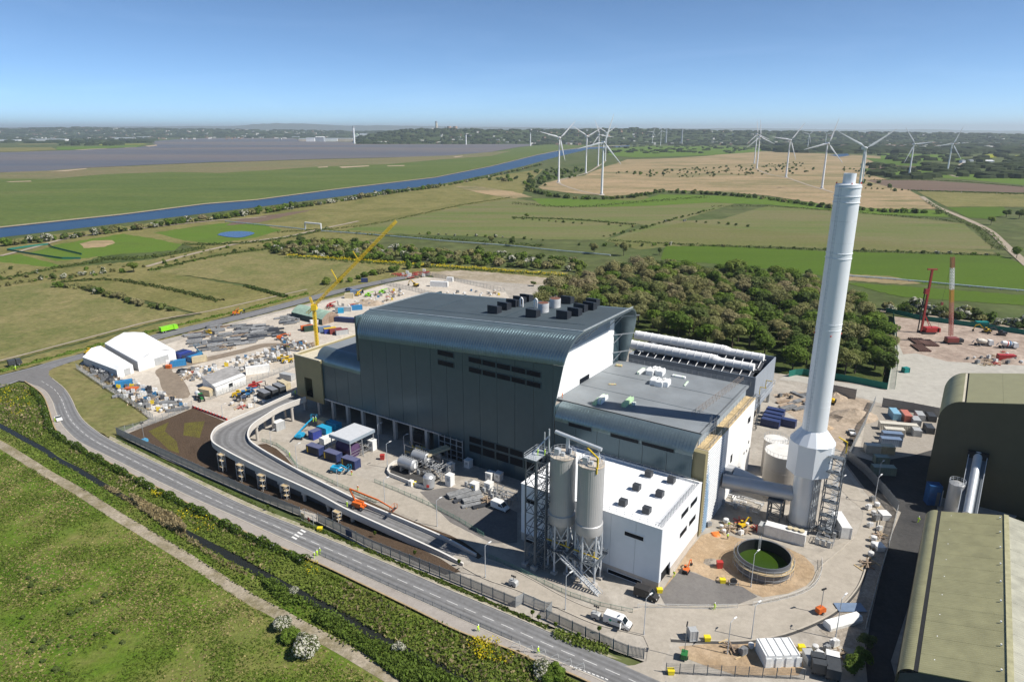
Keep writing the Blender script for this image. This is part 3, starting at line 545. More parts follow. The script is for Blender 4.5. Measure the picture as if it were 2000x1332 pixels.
clumps('far_woodland', [(-100, 300, 262, 280, 260, 60, 14, 60), (0, 560, 257, 268, 420, 120, 15, 120), (700, 1000, 262, 272, 150, 40, 13, 50), (1000, 1700, 262, 284, 520, 45, 13, 60), (1500, 2100, 264, 300, 620, 50, 14, 60), (1700, 2100, 292, 350, 240, 22, 9, 14), (120, 240, 280, 285, 40, 25, 12, 25), (1180, 1560, 284, 300, 150, 14, 6, 14), (-200, 820, 'far_shore_upland', 0, 900, 70, 16, 60), (700, 2200, 'wooded_hill', 0, 1700, 32, 13, 40)], m_fw, 5)
# far houses: too small and many to count
def far_houses():
    r = random.Random(8); mats = [pm('far_render_wall', (.62, .60, .56), .8, var=.2, scale=.02), pm('far_brick_wall', (.30, .19, .14), .85, var=.25, scale=.02)]
    for mi, mt in enumerate(mats):
        m = MB()
        for (x0, x1, y0, y1, n) in [(-50, 700, 'far_shore_upland', 0, 110), (20, 560, 268, 273, 60), (1640, 2050, 275, 292, 130), (800, 1280, 'wooded_hill', 0, 42), (1280, 2050, 'wooded_hill', 0, 30), (740, 1040, 276, 281, 80), (584, 692, 273, 276.5, 45), (1030, 1480, 276, 284, 60)]:
            for _ in range(n):
                p = on_ridge(y0, r.uniform(x0, x1), r.uniform(.02, .9)) if isinstance(y0, str) else G(r.uniform(x0, x1), r.uniform(y0, y1), 0); s = r.uniform(8, 14) * (1.6 if p.y > 8000 else 1); h = r.uniform(6, 10)
                m.cbox(p.x, p.y, p.z - 4, s * r.uniform(1, 2.4), s, h + 9, r.uniform(-.5, .5))
        link('far_houses', m.mesh('far_houses', mt), None, kind='stuff')
far_houses()
m_fwhite, m_fgrey, m_fbeige = pm('far_white_cladding', (.78, .79, .80), .6, var=.08, scale=.02), pm('far_grey_cladding', (.34, .37, .40), .6, var=.15, scale=.02), pm('far_beige_cladding', (.55, .48, .38), .7, var=.15, scale=.02)
FS = [(60, 130, 275.5, 2.6, 0), (2, 40, 276, 2, 0), (221, 240, 272, 2, 0), (243, 262, 271.6, 1.8, 0), (262, 290, 270, 1.6, 0), (330, 372, 268.5, 1.6, 0), (425, 470, 265.6, 2, 2), (600, 616, 277, 6, 0), (586, 600, 276.5, 4, 2), (618, 634, 277.4, 8, 1), (636, 660, 276.8, 5, 0), (662, 690, 277, 5, 2), (704, 724, 271, 8, 0), (694, 704, 272, 5, 0), (560, 584, 270, 1.6, 0), (652, 666, 257.5, 2, 0), (732, 762, 259.5, 3.4, 0), (760, 800, 276.5, 2.6, 2), (786, 808, 276, 3, 1), (810, 832, 277, 4, 0), (856, 882, 276.6, 7, 1), (884, 894, 276.2, 6, 2), (905, 912, 276.5, 8, 1), (916, 936, 277, 4, 0), (940, 950, 276, 5, 0), (955, 966, 275.6, 6, 2), (968, 990, 276.3, 4, 0), (990, 1002, 275.8, 6, 1), (1008, 1030, 276, 4, 0), (1040, 1052, 275, 5, 1), (1084, 1098, 272.5, 5, 0), (1110, 1128, 269.5, 4, 2), (1190, 1198, 274.5, 5, 0), (1240, 1252, 275, 3, 0), (1278, 1296, 269, 3.5, 0), (1303, 1326, 269.3, 4, 2), (1330, 1356, 270.8, 4.4, 0), (1296, 1312, 274, 3, 0), (1320, 1340, 276, 3, 2), (1352, 1364, 275, 2.4, 0), (1735, 1752, 266.5, 2, 0), (1876, 1882, 318.5, 4, 0), (1892, 1898, 316.5, 3, 0), (1920, 1936, 317, 2.4, 1), (1870, 1888, 333, 3, 1)]
where = ['left far shore', 'docks', 'refinery side']
proto_sh = None
for i, (x0, x1, y, h, c) in enumerate(FS):
    p = G((x0 + x1) / 2, y, 0); sc_ = p.y / FPX; w = (x1 - x0) * sc_; hh = h * sc_ * 1.05; d = max(18, min(w, 60))
    wh = 'on the far left shore' if x0 < 560 else 'at the docks across the estuary' if x0 < 735 else 'along the quay below the wooded hill' if x0 < 1060 else 'in the refinery before the hill' if x0 < 1400 else 'on the flats at far right'
    lb = ('white', 'grey', 'beige')[c] + ' distant industrial shed ' + wh; root = thing('far_building', lb, 'building', (p.x, p.y, 0), 0, lb + 's')
    part('wall', MB().box(-w / 2, w / 2, -d / 2, d / 2, 0, hh), (m_fwhite, m_fgrey, m_fbeige)[c], root)
    part('roof', MB().extr([(-d / 2 - .5, hh), (0, hh + d * .06 + .8), (d / 2 + .5, hh)], -w / 2 - .5, w / 2 + .5), m_fgrey if c != 1 else m_fwhite, root)
def stack(px, ytop, D, r, mat, label, base=None, cap=None):
    p = at_dist(px, ytop, D); root = thing('far_chimney', label, 'chimney', (p.x, D, 0))
    part('shaft', MB().lathe([(r * 1.25, 0), (r, p.z * .9)], 14), mat, root, True)
    part('crown', MB().lathe([(r * 1.08, p.z * .9), (r * 1.08, p.z)], 14), m_fgrey, root, True)
stack(852, 237, 8600, 13, m_fbeige, 'tall slender brown power station chimney on the horizon')
stack(690, 247, 5300, 6, m_fwhite, 'tall white chimney stack of the works across the estuary')
stack(910, 262, 5000, 3.5, m_fwhite, 'pale blue white stack above the docks by the grey shed')
stack(1036, 259, 4600, 3, m_fwhite, 'thin white column standing before the wooded hill')
stack(1302, 252, 5100, 5, m_fgrey, 'thin grey stack left of the white refinery buildings')
stack(1333, 252, 5100, 5, m_fgrey, 'thin grey stack right of the white refinery buildings')
stack(870, 247, 9000, 8, m_fgrey, 'short grey flue beside the two cooling towers')
for k, (px, lb) in enumerate([(877, 'left brown cooling tower on the horizon, closer to the chimney'), (889, 'right brown cooling tower on the horizon, away from the chimney')]):
    p = at_dist(px, 247, 9200); h = p.z; root = thing('cooling_tower', lb, 'cooling tower', (p.x, 9200, 0), 0, 'cooling towers')
    part('shell', MB().lathe([(46, 0), (36, h * .45), (27, h * .78), (28, h)], 24, cap=False), pm('tower_brick', (.42, .27, .2), .8, scale=.02), root, True)
    part('rim', MB().lathe([(28.6, h - 3), (28.6, h + .5), (26, h + .5), (26, h - 3)], 24, cap=False), m_fbeige, root)
# arched silver-white works hall by the stack
p = G(697, 271, 0); root = thing('far_arched_hall', 'pale green arched hall beside the tall white stack across the water', 'building', (p.x, p.y, 0))
k_ = p.y / FPX; part('vault', MB().extr([(14 * k_ * -.5 + 14 * k_ * i / 10, 9 * k_ * math.sin(math.pi * (i + .0001) / 10) + .1) for i in range(11)], -20, 20, 'y'), pm('far_green_roof', (.45, .55, .42), .5, scale=.02), root, True)
part('door', MB().box(-2 * k_, 2 * k_, -21, -20.2, 0, 3 * k_), m_fgrey, root)
# ---- wind turbines
m_twh = pm('turbine_white', (.78, .79, .80), .45, var=.04, scale=.1)
m_tgr = pm('blade_grey', (.55, .57, .60), .5, var=.04, scale=.1)
def blade_mesh(L=44.0):
    m = MB(); secs = [(0, .95, .95), (2.0, .95, .95), (8, 3.3, .62), (16, 2.5, .42), (28, 1.7, .26), (38, 1.1, .16), (L, .3, .08)]; n = 8
    for z, c, t in secs:
        m.v += [((math.cos(2 * math.pi * i / n) * c / 2 + (c * .18 if z > 3 else 0)), math.sin(2 * math.pi * i / n) * t / 2, z + 1.4) for i in range(n)]
    for j in range(len(secs) - 1): m.f += [(j * n + i, j * n + (i + 1) % n, (j + 1) * n + (i + 1) % n, (j + 1) * n + i) for i in range(n)]
    m.f += [tuple(range((len(secs) - 1) * n, len(secs) * n))]; return m
TB = None
def turbine(i, base, hub, ph, yaw, label):
    global TB
    g = G(*base); hz = height(base, hub); s = hz / 80.0
    root = thing('wind_turbine', label, 'wind turbine', (g.x, g.y, 0), yaw, 'wind turbines on the flats')
    if TB is None:
        nac = MB(); nac.extr([(-2.1, 78.2), (2.1, 78.2), (2.1, 81.4), (1.4, 82.2), (-1.4, 82.2), (-2.1, 81.4)], 0, 0)
        nac = MB().add([(x * k, y, 80.2 + z * k) for y, k in ((-2.2, .8), (-1.2, 1), (5.5, 1), (7.2, .72)) for x, z in ((-1.9, -1.9), (1.9, -1.9), (1.9, 1.2), (1.3, 1.9), (-1.3, 1.9), (-1.9, 1.2))],
                       [(j * 6 + i_, j * 6 + (i_ + 1) % 6, (j + 1) * 6 + (i_ + 1) % 6, (j + 1) * 6 + i_) for j in range(3) for i_ in range(6)] + [(0, 1, 2, 3, 4, 5), (18, 19, 20, 21, 22, 23)])
        TB = dict(tower=fixn(MB().lathe([(2.0, 0), (1.7, 25), (1.4, 55), (1.15, 78.6)], 20).mesh('tower', m_twh, True)),
                  base=fixn(MB().lathe([(5, 0), (5, .5), (2.7, .9), (2.5, 2.4)], 16).mesh('plinth', pm('plinth_grey', (.45, .43, .4), .8))),
                  nac=fixn(nac.mesh('nacelle', m_twh)), hub=fixn(MB().lathe([(.2, -1.9), (1.0, -1.5), (1.45, -.6), (1.5, .8), (1.2, 1.4)], 14).mesh('hub', m_twh, True)),
                  blade=fixn(blade_mesh().mesh('blade', m_tgr, True)))
    for nm, key in (('tower', 'tower'), ('plinth', 'base'), ('nacelle', 'nac')):
        o = link(nm, TB[key], root); o.scale = (s if nm != 'tower' else 1,) * 2 + (s,) if nm != 'plinth' else (1, 1, 1)
    h = link('hub', TB['hub'], root); h.location = (0, -3.4 * s, 80.2 * s); h.rotation_euler = (-math.pi / 2, 0, 0)
    for k in range(3):
        b = link('blade', TB['blade'], root); b.location = (0, -3.6 * s, 80.2 * s)
        a = math.radians(90 - ph - 120 * k); b.rotation_euler = (0, a, 0)
TURB = [((1091, 357), (1093.5, 270), 45, .35, 'wind turbine nearest the canal, leftmost of the wind farm'),
 ((1144, 339), (1146, 267), 149, .3, 'second wind turbine from the left with blades spread in a Y'),
 ((1168, 325), (1170, 264), 112, .3, 'third wind turbine from the left, behind the large near one'),
 ((1182, 315), (1183, 260), 30, .3, 'small wind turbine partly hidden behind the large near left one'),
 ((1175, 381), (1180, 279), 72, .25, 'large near wind turbine on the left edge of the reed bed'),
 ((1274, 283), (1275, 258), 60, .3, 'left of the two tiny wind turbines before the white refinery'),
 ((1290, 285), (1291, 256), 105, .3, 'right of the two tiny wind turbines before the white refinery'),
 ((1473, 320), (1477, 263), 100, .2, 'thin wind turbine left of a close pair above the reed bed'),
 ((1478, 330), (1485, 268), 97, .15, 'nearer wind turbine, right of a close pair above the reed bed'),
 ((1535, 347), (1541, 274), 52, .15, 'wind turbine on the reed bed between the close pair and the tall one'),
 ((1577, 293), (1579.5, 263), 45, .1, 'tiny far wind turbine left of the tall one'),
 ((1605, 369), (1614, 281), 73, .1, 'tall wind turbine just left of the plant chimney top'),
 ((1612, 283), (1614.5, 263), 140, .1, 'tiny far wind turbine directly behind the tall one left of the chimney'),
 ((1673, 403), (1687, 290), 33, .05, 'largest wind turbine, just right of the plant chimney top'),
 ((1775, 345), (1783, 282), 127, 0, 'wind turbine on the green fields right of the largest one'),
 ((1850, 337), (1859, 282), 67, 0, 'rightmost wind turbine at the end of a pale track')]
for i, a in enumerate(TURB): turbine(i, *a)
# yellow navigation post on the canal bank and white jetty marks
# ================================================================ THE PLANT BUILDING (plant frame: X right/near, Y away)
FY = 25.5
def ribmat(name, col, rough, metal, per, axis=0, depth=.4, var=.12, coord='Object'):
    if name in MATS: return MATS[name]
    m, t, bs = nodes_of(name); tc = t.nodes.new('ShaderNodeTexCoord'); v = tc.outputs[coord]
    sp = t.nodes.new('ShaderNodeSeparateXYZ'); t.links.new(v, sp.inputs[0])
    w = t.nodes.new('ShaderNodeMath'); w.operation = 'MULTIPLY'; w.inputs[1].default_value = 2 * math.pi / per; t.links.new(sp.outputs[axis], w.inputs[0])
    s = t.nodes.new('ShaderNodeMath'); s.operation = 'SINE'; t.links.new(w.outputs[0], s.inputs[0])
    lo = tuple(c * (1 - var) for c in col); hi = tuple(min(1, c * (1 + var)) for c in col)
    c = ramp(t, noise(t, v, .35, 6), [(.3, lo), (.7, hi)]); t.links.new(c, bs.inputs['Base Color'])
    bs.inputs['Roughness'].default_value = rough; bs.inputs['Metallic'].default_value = metal
    bump(t, bs, s.outputs[0], depth, .05); MATS[name] = m; return m
m_clad = ribmat('slate_cladding', (.058, .098, .118), .32, .3, .5, 0, .12, .06)
m_curve = pm('slate_metal_curve', (.19, .245, .265), .28, .6, var=.08, scale=.3)
m_roof = pm('roof_membrane', (.055, .076, .09), .75, var=.10, scale=.12, dirt=.05)
m_roof2 = pm('roof_membrane_light', (.205, .225, .24), .7, var=.14, scale=.1, dirt=.14)
m_glass = pm('dark_louvre_glass', (.004, .007, .012), .55, var=.2, scale=.5, spec=.15)
m_wpan = pm('white_panel', (.80, .80, .79), .5, var=.03, scale=.2)
m_bgrey = pm('blue_grey_panel', (.26, .31, .36), .5, var=.06, scale=.3)
m_olive = ribmat('olive_cladding', (.27, .235, .125), .55, .1, .35, 2, .15, .06)
m_cream = pm('cream_capping', (.55, .50, .38), .7, var=.1)
m_steel = pm('galvanised_steel', (.40, .42, .44), .45, .5, var=.12, scale=1)
m_conw = pm('cast_concrete', (.44, .41, .37), .85, var=.12, scale=.4, bmp=.1)
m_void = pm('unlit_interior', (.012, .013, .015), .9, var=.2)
m_ply = pm('timber_boards', (.50, .38, .21), .8, var=.28, scale=.6, dirt=.15)
plant = thing('waste_plant_building', 'huge slate grey building with curved metal eaves and stepped roof', 'building', W0, RZ)
def rake(z): return -42.7 + (max(z, 20) - 27) * .2
def roofz(X): return 41.5 + (X + 121) / (121 - 39) * 5.5
def arc(y0, z0, ry, rz_, n=10, sgn=1):   # from vertical wall (y0,z0) round to flat roof
    return [(y0 + sgn * ry * (1 - math.cos(math.pi / 2 * k / n)), z0 + rz_ * math.sin(math.pi / 2 * k / n)) for k in range(n + 1)]
def shell(XL, XR, pL, pR, th):
    """thick skin between a left and a right (y,z) polyline; XL/XR give X for a z"""
    m = MB(); n = len(pL)
    def inner(p):
        out = []
        for i in range(n):
            a, b = p[max(0, i - 1)], p[min(n - 1, i + 1)]; dy, dz = b[0] - a[0], b[1] - a[1]; l = math.hypot(dy, dz) or 1
            out.append((p[i][0] + dz / l * th, p[i][1] - dy / l * th))
        return out
    iL, iR = inner(pL), inner(pR)
    for X, P, Q in ((XL, pL, iL), (XR, pR, iR)):
        m.v += [(X(z), y, z) for y, z in P] + [(X(z), q[0], q[1]) for (y, z), q in zip(P, Q)]
    o = 2 * n
    for i in range(n - 1):
        m.f += [(i, i + 1, o + i + 1, o + i), (n + i + 1, n + i, o + n + i, o + n + i + 1), (i + 1, i, n + i, n + i + 1), (o + i, o + i + 1, o + n + i + 1, o + n + i)]
    m.f += [(0, o, o + n, n), (n - 1, 2 * n - 1, o + 2 * n - 1, o + n - 1)]
    return m
leftX = lambda z: -119 - (0 if z < 34 else (z - 34) * .25)
zl, zr = 41.5, 47.0
part('front_curve', shell(leftX, rake, arc(FY, zl - 8, 8, 8, 14), arc(FY, zr - 8, 8, 8, 14), .5), m_curve, plant, True)
seam = MB()
for k in range(1, 84):
    u = k / 84; P = arc(FY - .02, 0, 8, 8, 9)
    pts = []
    for y, dz in P:
        zL, zR = zl - 8 + dz, zr - 8 + dz; pts.append((leftX(zL) * (1 - u) + rake(zR) * u, y - (.05 if dz < 7 else 0), zL * (1 - u) + zR * u + .05))
    for a, b in zip(pts, pts[1:]): seam.bar(a, b, .07, .12)
part('standing_seam', seam, m_curve, plant, kind='stuff')
rf = MB(); rf.add([(-121, FY + 8, zl), (-38.7, FY + 8, zr), (-38.7, 64, zr), (-121, 64, zl), (-121, FY + 8, zl - .8), (-38.7, FY + 8, zr - .8), (-38.7, 64, zr - .8), (-121, 64, zl - .8)], [(0, 1, 2, 3), (7, 6, 5, 4), (0, 4, 5, 1), (1, 5, 6, 2), (2, 6, 7, 3), (3, 7, 4, 0)])
roof = part('roof', rf, m_roof, plant)
part('rear_curve', shell(leftX, rake, [(72, 0), (72, 20)] + [(y, z) for y, z in arc(72, zl - 8, 8, 8, 10, -1)], [(72, 27), (72, 30)] + [(y, z) for y, z in arc(72, zr - 8, 8, 8, 10, -1)], -.5), m_curve, plant, True)
tr = MB(); 
for y in (FY + 8, ): tr.bar((-121, y, zl + .12), (-38.7, y, zr + .12), .5, .25)
tr.bar((-38.8, FY + 8, zr + .15), (-38.8, 66, zr + .15), .35, .35); tr.bar((-120.9, FY + 8, zl + .12), (-120.9, 64, zl + .12), .4, .3)
part('roof_edge_trim', tr, pm('pale_trim', (.42, .46, .47), .4, .4), roof)
# facade panels
def panel(x0, x1, za0, za1, zb0, zb1, name='facade_panel', y=FY, th=.35, mat=None, g=.05):
    m = MB(); x0 += g; x1 -= g
    m.add([(x0, y, za0), (x1, y, za1), (x1, y, zb1), (x0, y, zb0), (x0, y + th, za0), (x1, y + th, za1), (x1, y + th, zb1), (x0, y + th, zb0)],
          [(0, 1, 2, 3), (7, 6, 5, 4), (0, 4, 5, 1), (1, 5, 6, 2), (2, 6, 7, 3), (3, 7, 4, 0)])
    return part(name, m, mat or m_clad, plant)
zc = lambda X: roofz(X) - 8.05
xs = [-119 + i * 6.3 for i in range(13)]
for a, b in zip(xs, xs[1:]):
    bot = 7.6 if b < -84 else .0
    panel(a, b, bot, bot, zc(a), zc(b))
m = MB(); a = xs[-1]; zt = zc(-40.5)      # last raked panels
m.add([(a + .05, FY, 0), (-42.8, FY, 0), (-42.8, FY, 26.5), (rake(zt), FY, zt), (a + .05, FY, zc(a)), (a + .05, FY + .35, 0), (-42.8, FY + .35, 0), (-42.8, FY + .35, 26.5), (rake(zt), FY + .35, zt), (a + .05, FY + .35, zc(a))],
      [(0, 1, 2, 3, 4), (9, 8, 7, 6, 5)] + [(i, 5 + i, 5 + (i + 1) % 5, (i + 1) % 5) for i in range(5)])
part('facade_panel', m, m_clad, plant)
# lower left block
lx = lambda z: -138 - (max(z, 7.6) - 7.6) * .2
part('lower_left_curve', shell(lx, lambda z: -119.1, arc(FY, 20.6, 5, 5, 10), arc(FY, 20.6, 5, 5, 10), .4), m_curve, plant, True)
m = MB(); m.box(-141.4, -121.1, FY + 5, 72, 24.9, 25.6); part('lower_left_roof', m, m_roof2, plant)
for a, b in ((-138, -131.7), (-131.7, -125.4), (-125.4, -119)):
    k = 1 if a == -138 else 0
    m = MB(); x0, x1 = a + .05, b - .05; t0 = lx(20.6) if k else x0
    m.add([(x0, FY, 7.6), (x1, FY, 7.6), (x1, FY, 20.6), (t0, FY, 20.6), (x0, FY + .3, 7.6), (x1, FY + .3, 7.6), (x1, FY + .3, 20.6), (t0, FY + .3, 20.6)], [(0, 1, 2, 3), (7, 6, 5, 4), (0, 4, 5, 1), (1, 5, 6, 2), (2, 6, 7, 3), (3, 7, 4, 0)])
    part('facade_panel', m, m_clad, plant)
m = MB(); m.box(-121.2, -120.6, FY + 1, 71.5, 25, roofz(-121) - .9); part('upper_side_wall', m, m_clad, plant)
# olive entrance block with vehicle door
dx0, dz1 = onY(594, 736, FY - .6); dx1, dz0 = onY(611, 763, FY - .6); dzb = 7.0
OX0, OX1, OY, OZ = -152.5, -138.2, FY - .6, 22.0
m = MB(); m.box(OX0, dx0, OY, OY + .5, 5.6, OZ); m.box(dx1, OX1, OY, OY + .5, 5.6, OZ); m.box(dx0, dx1, OY, OY + .5, dz1, OZ); m.box(dx0, dx1, OY, OY + .5, 5.6, dzb - .2)
part('entrance_wall', m, m_olive, plant)
m = MB(); m.box(OX0, OX0 + .5, OY + .5, 70, 5.6, OZ); part('entrance_side_wall', m, m_olive, plant)
m = MB(); m.box(OX0, -141.5, OY + .5, 70, OZ - 1.2, OZ - .8); part('entrance_roof', m, m_cream, plant)
m = MB(); m.bar((OX0 + .2, OY, OZ + .15), (OX1, OY, OZ + .15), .9, .3); m.bar((OX0 + .2, OY, OZ + .15), (OX0 + .2, 70, OZ + .15), .8, .3); part('entrance_parapet', m, m_cream, plant)
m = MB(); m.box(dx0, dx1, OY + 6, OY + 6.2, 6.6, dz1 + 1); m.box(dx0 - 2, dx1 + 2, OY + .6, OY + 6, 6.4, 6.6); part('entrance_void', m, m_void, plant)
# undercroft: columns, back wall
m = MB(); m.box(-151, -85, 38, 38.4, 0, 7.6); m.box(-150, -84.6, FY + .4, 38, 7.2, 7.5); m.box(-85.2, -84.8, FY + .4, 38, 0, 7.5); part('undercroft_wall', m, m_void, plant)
for X in (-150, -142, -134.5, -127, -119.5, -112, -104.5, -97, -90.5):
    part('column', MB().box(X - .55, X + .55, FY - .1, FY + 1, 0, 7.6), m_conw, plant)
m = MB(); m.bar((-138, FY - .1, 7.6), (-84, FY - .1, 7.6), .5, .45); part('wall_base_beam', m, m_steel, plant)
# windows of the facade
def win(x0, x1, z0, z1, y=FY, root=plant, fr=m_clad):
    w = part('window', MB().box(x0, x1, y - .10, y - .02, z0, z1), m_glass, root)
    f = MB(); t = .14
    f.box(x0 - t, x1 + t, y - .16, y - .01, z0 - t, z0); f.box(x0 - t, x1 + t, y - .16, y - .01, z1, z1 + t); f.box(x0 - t, x0, y - .16, y - .01, z0, z1); f.box(x1, x1 + t, y - .16, y - .01, z0, z1)
    part('frame', f, fr, w)
A, zt1 = onY(914.6, 696, FY); B, _ = onY(1058, 733, FY); _, zb1 = onY(914.6, 705.6, FY); _, zt2 = onY(914.6, 715.6, FY); _, zb2 = onY(914.6, 725, FY)
for i in range(5):
    w = (B - A) / 5
    for z0, z1 in ((zb1, zt1), (zb2, zt2)): win(A + w * i + .2, A + w * (i + 1) - .25, z0, z1)
A2, z1 = onY(855, 682.5, FY); B2, _ = onY(886, 691, FY); _, z0 = onY(855, 692, FY)
win(A2, B2, z0, z1); _, z1 = onY(855, 702, FY); _, z0 = onY(855, 711, FY); win(A2, B2, z0, z1)
A3, z1 = onY(917, 851, FY); _, z0 = onY(917, 862, FY); _, y1 = onY(917, 866, FY); _, y0 = onY(917, 880, FY); B3, _ = onY(942, 870, FY); w = (B3 - A3)
for i in range(7):
    win(A3 + w * i * 1.04, A3 + w * (i * 1.04 + .93), z0, z1); win(A3 + w * i * 1.04, A3 + w * (i * 1.04 + .93), y0, y1)
for (xa, ya, xb, yb) in ((1111, 824, 1155, 840), (1193, 845, 1247.5, 863), (1254, 861, 1316.5, 881)):
    a_, z1 = onY(xa, ya, FY); b_, z2 = onY(xb, yb, FY); _, z0 = onY(xa, ya + 7, FY); win(a_, b_, z0, z1)
# doors at ground
a_, z1 = onY(807.5, 842, FY); b_, _ = onY(823, 848, FY); part('door', MB().box(a_, b_, FY - .1, FY - .02, 0, z1), m_void, plant)
a_, z1 = onY(859, 848, FY); b_, _ = onY(905, 861, FY)
d = part('loading_door', MB().box(a_, b_, FY - .14, FY - .03, 0, z1), m_void, plant)
m = MB()
for k in range(5): X = a_ + (b_ - a_) * k / 4; m.bar((X, FY - .5, 0), (X, FY - .5, z1 + .5), .25)
for k in range(4): z = z1 * (k + 1) / 4; m.bar((a_, FY - .5, z), (b_, FY - .5, z), .2)
part('door_scaffold', m, m_steel, d)
# lower right block
part('lower_right_curve', shell(lambda z: -42.6, lambda z: -3.2 + (z - 22) * .15, arc(FY, 22.6, 4.4, 4.4, 10), arc(FY, 22.6, 4.4, 4.4, 10), .4), m_curve, plant, True)
seam = MB()
for k in range(1, 44):
    X = -42.6 + k * 39.6 / 44; P = arc(FY - .03, 22.6, 4.43, 4.43, 7)
    for p, q in zip(P, P[1:]): seam.bar((X, p[0], p[1]), (X, q[0], q[1]), .06, .08)
part('standing_seam', seam, m_curve, plant, kind='stuff')
lroof = part('lower_roof', MB().box(-45, -2.5, FY + 4.4, 71.5, 26.4, 27.0), m_roof2, plant)
part('gutter', MB().bar((-45, FY + 4.5, 27.06), (-2.6, FY + 4.5, 27.06), .35, .1), m_void, lroof)
for i in range(6):
    x0 = -42.6 + i * 6.6; panel(x0, x0 + 6.6, 0, 0, 22.6, 22.6)
part('notch_end_wall', MB().box(-43.2, -42.7, FY + .5, FY + 4, 20, 26.6), m_clad, plant)
# white end wall of the tall block, on the lower roof
for i in range(12):
    y0 = FY + 3.2 + i * 3.15; zt = 39.6 if i < 11 else 42.5
    z0t = min(zt, 38.8 + 0 * i); y1 = y0 + 3.11
    m = MB(); lo = FY + 1.2
    m.box(-45.3, -45, y0, y1, 27.0, zt); part('end_wall_panel', m, m_wpan, plant)
m = MB(); m.add([(-45, FY + 1.0, 27), (-45, FY + 3.15, 27), (-45, FY + 3.15, 40.5), (-45, FY + 1.2, 38), (-45.3, FY + 1.0, 27), (-45.3, FY + 3.15, 27), (-45.3, FY + 3.15, 40.5), (-45.3, FY + 1.2, 38)], [(0, 1, 2, 3), (7, 6, 5, 4), (0, 4, 5, 1), (1, 5, 6, 2), (2, 6, 7, 3), (3, 7, 4, 0)])
part('end_wall_panel', m, m_wpan, plant)
m = MB(); m.extr([(FY + 2.2, 39.62), (66, 39.62), (66, 46.2), (FY + 8, 46.2), (FY + 4, 43.6)], -45.25, -45.05); part('end_wall_fascia', m, m_bgrey, plant)
m = MB(); m.box(-45.3, -45.05, 66.05, 71.5, 27, 45); part('end_wall_return', m, m_clad, plant)
m = MB()
for y in (36, 41, 46, 61): m.bar((-45, y, 40.5), (-39.6, y, 46), .22)
for z in (31, 37, 43): m.bar((-45, 66, z), (-40.5 + (z - 31) * .15, 71.4, z + .4), .25); m.bar((-45, 66.2, z - 3), (-43, 69, z + .2), .18)
for k in range(9):
    y, z = arc(FY + .6, zr - 8, 7.4, 7.4, 8)[k]; y2, z2 = arc(FY + .6, zr - 8, 7.4, 7.4, 8)[max(0, k - 1)]
    m.bar((rake(z) - .3, y, z), (rake(z2) - .3, y2, z2), .3); m.bar((rake(z) - .3, y, z), (-45, y + .5, z - .5), .14)
part('canopy_strut', m, m_steel, plant, kind='stuff')
m = MB(); m.box(-44.98, -44.9, 44, 50, 27.1, 28.6); part('end_wall_door', m, m_glass, plant)
# right hand end: pilaster, white louvred wall, timber capping
part('olive_pilaster', MB().box(-3.2, .0, FY + 1, 28.5, 0, 23.6), m_olive, plant)
for i in range(11):
    y0 = 28.55 + i * 3.82; part('end_wall_panel', MB().box(-.35, -.0, y0 + .02, y0 + 3.8, 0, 23.5), m_wpan, plant)
m_louv = pm('grey_louvre', (.42, .44, .46), .5, var=.05)
for k in range(30):
    z = 1.0 + k * .76; part('louvre_slat', MB().box(0.01, .16, 28.7, 41 - (k % 2) * .02, z, z + .16), m_louv, plant)
m_film = pm('blue_film', (.33, .52, .72), .5, var=.08)
for k in range(7):
    part('blue_protective_film', MB().box(.17, .22, 28.7 + k * .42, 28.9 + k * .42, 0, 17 - k * 1.3 + (k % 2) * 4), m_film, plant)
for (x, y, w, h) in ((1463, 820, 9, 12), (1474, 808, 6, 12), (1428, 895, 5, 16), (1462, 863, 2.5, 6), (1453, 885, 2, 5), (1458, 880, 2, 5), (1464, 876, 2, 5)):
    yy, zz = onX(x, y, 0); part('window', MB().box(0.01, .09, yy - w * .14, yy + w * .14, zz - h * .07, zz + h * .07), m_glass, plant)
tdk = MB()
for k in range(6): part('timber_board', MB().box(-3.1 + k * .52, -3.1 + k * .52 + .48, FY + 3.2, 71, 23.62 + (k % 2) * .03, 23.75 + (k % 2) * .03), m_ply, plant)
m = MB()
for y in range(30, 72, 3):
    for X in (-.2, -2.6): m.bar((X, y, 23.7), (X, y, 25.4), .08)
for z in (24.4, 25.2):
    m.bar((-.2, 29, z), (-.2, 71, z), .06)
part('guard_rail', m, m_steel, plant)
m = MB(); m.extr([(FY + 4.4, 23.6), (71, 23.6), (71, 27), (FY + 4.4, 27)], -3.3, -3.12); part('roof_end_fascia', m, m_bgrey, plant)
part('corner_scaffold', (lambda q: [q.bar((-2.6 + i * 1.2, 36 + j * 1.4, 23.8), (-2.6 + i * 1.2, 36 + j * 1.4, 29.5), .09) for i in (0, 1) for j in (0, 1)] and [q.bar((-2.6, 36, 25 + k), (-1.4, 37.4, 26 + k), .07) for k in range(4)] and q)(MB()), m_steel, plant)
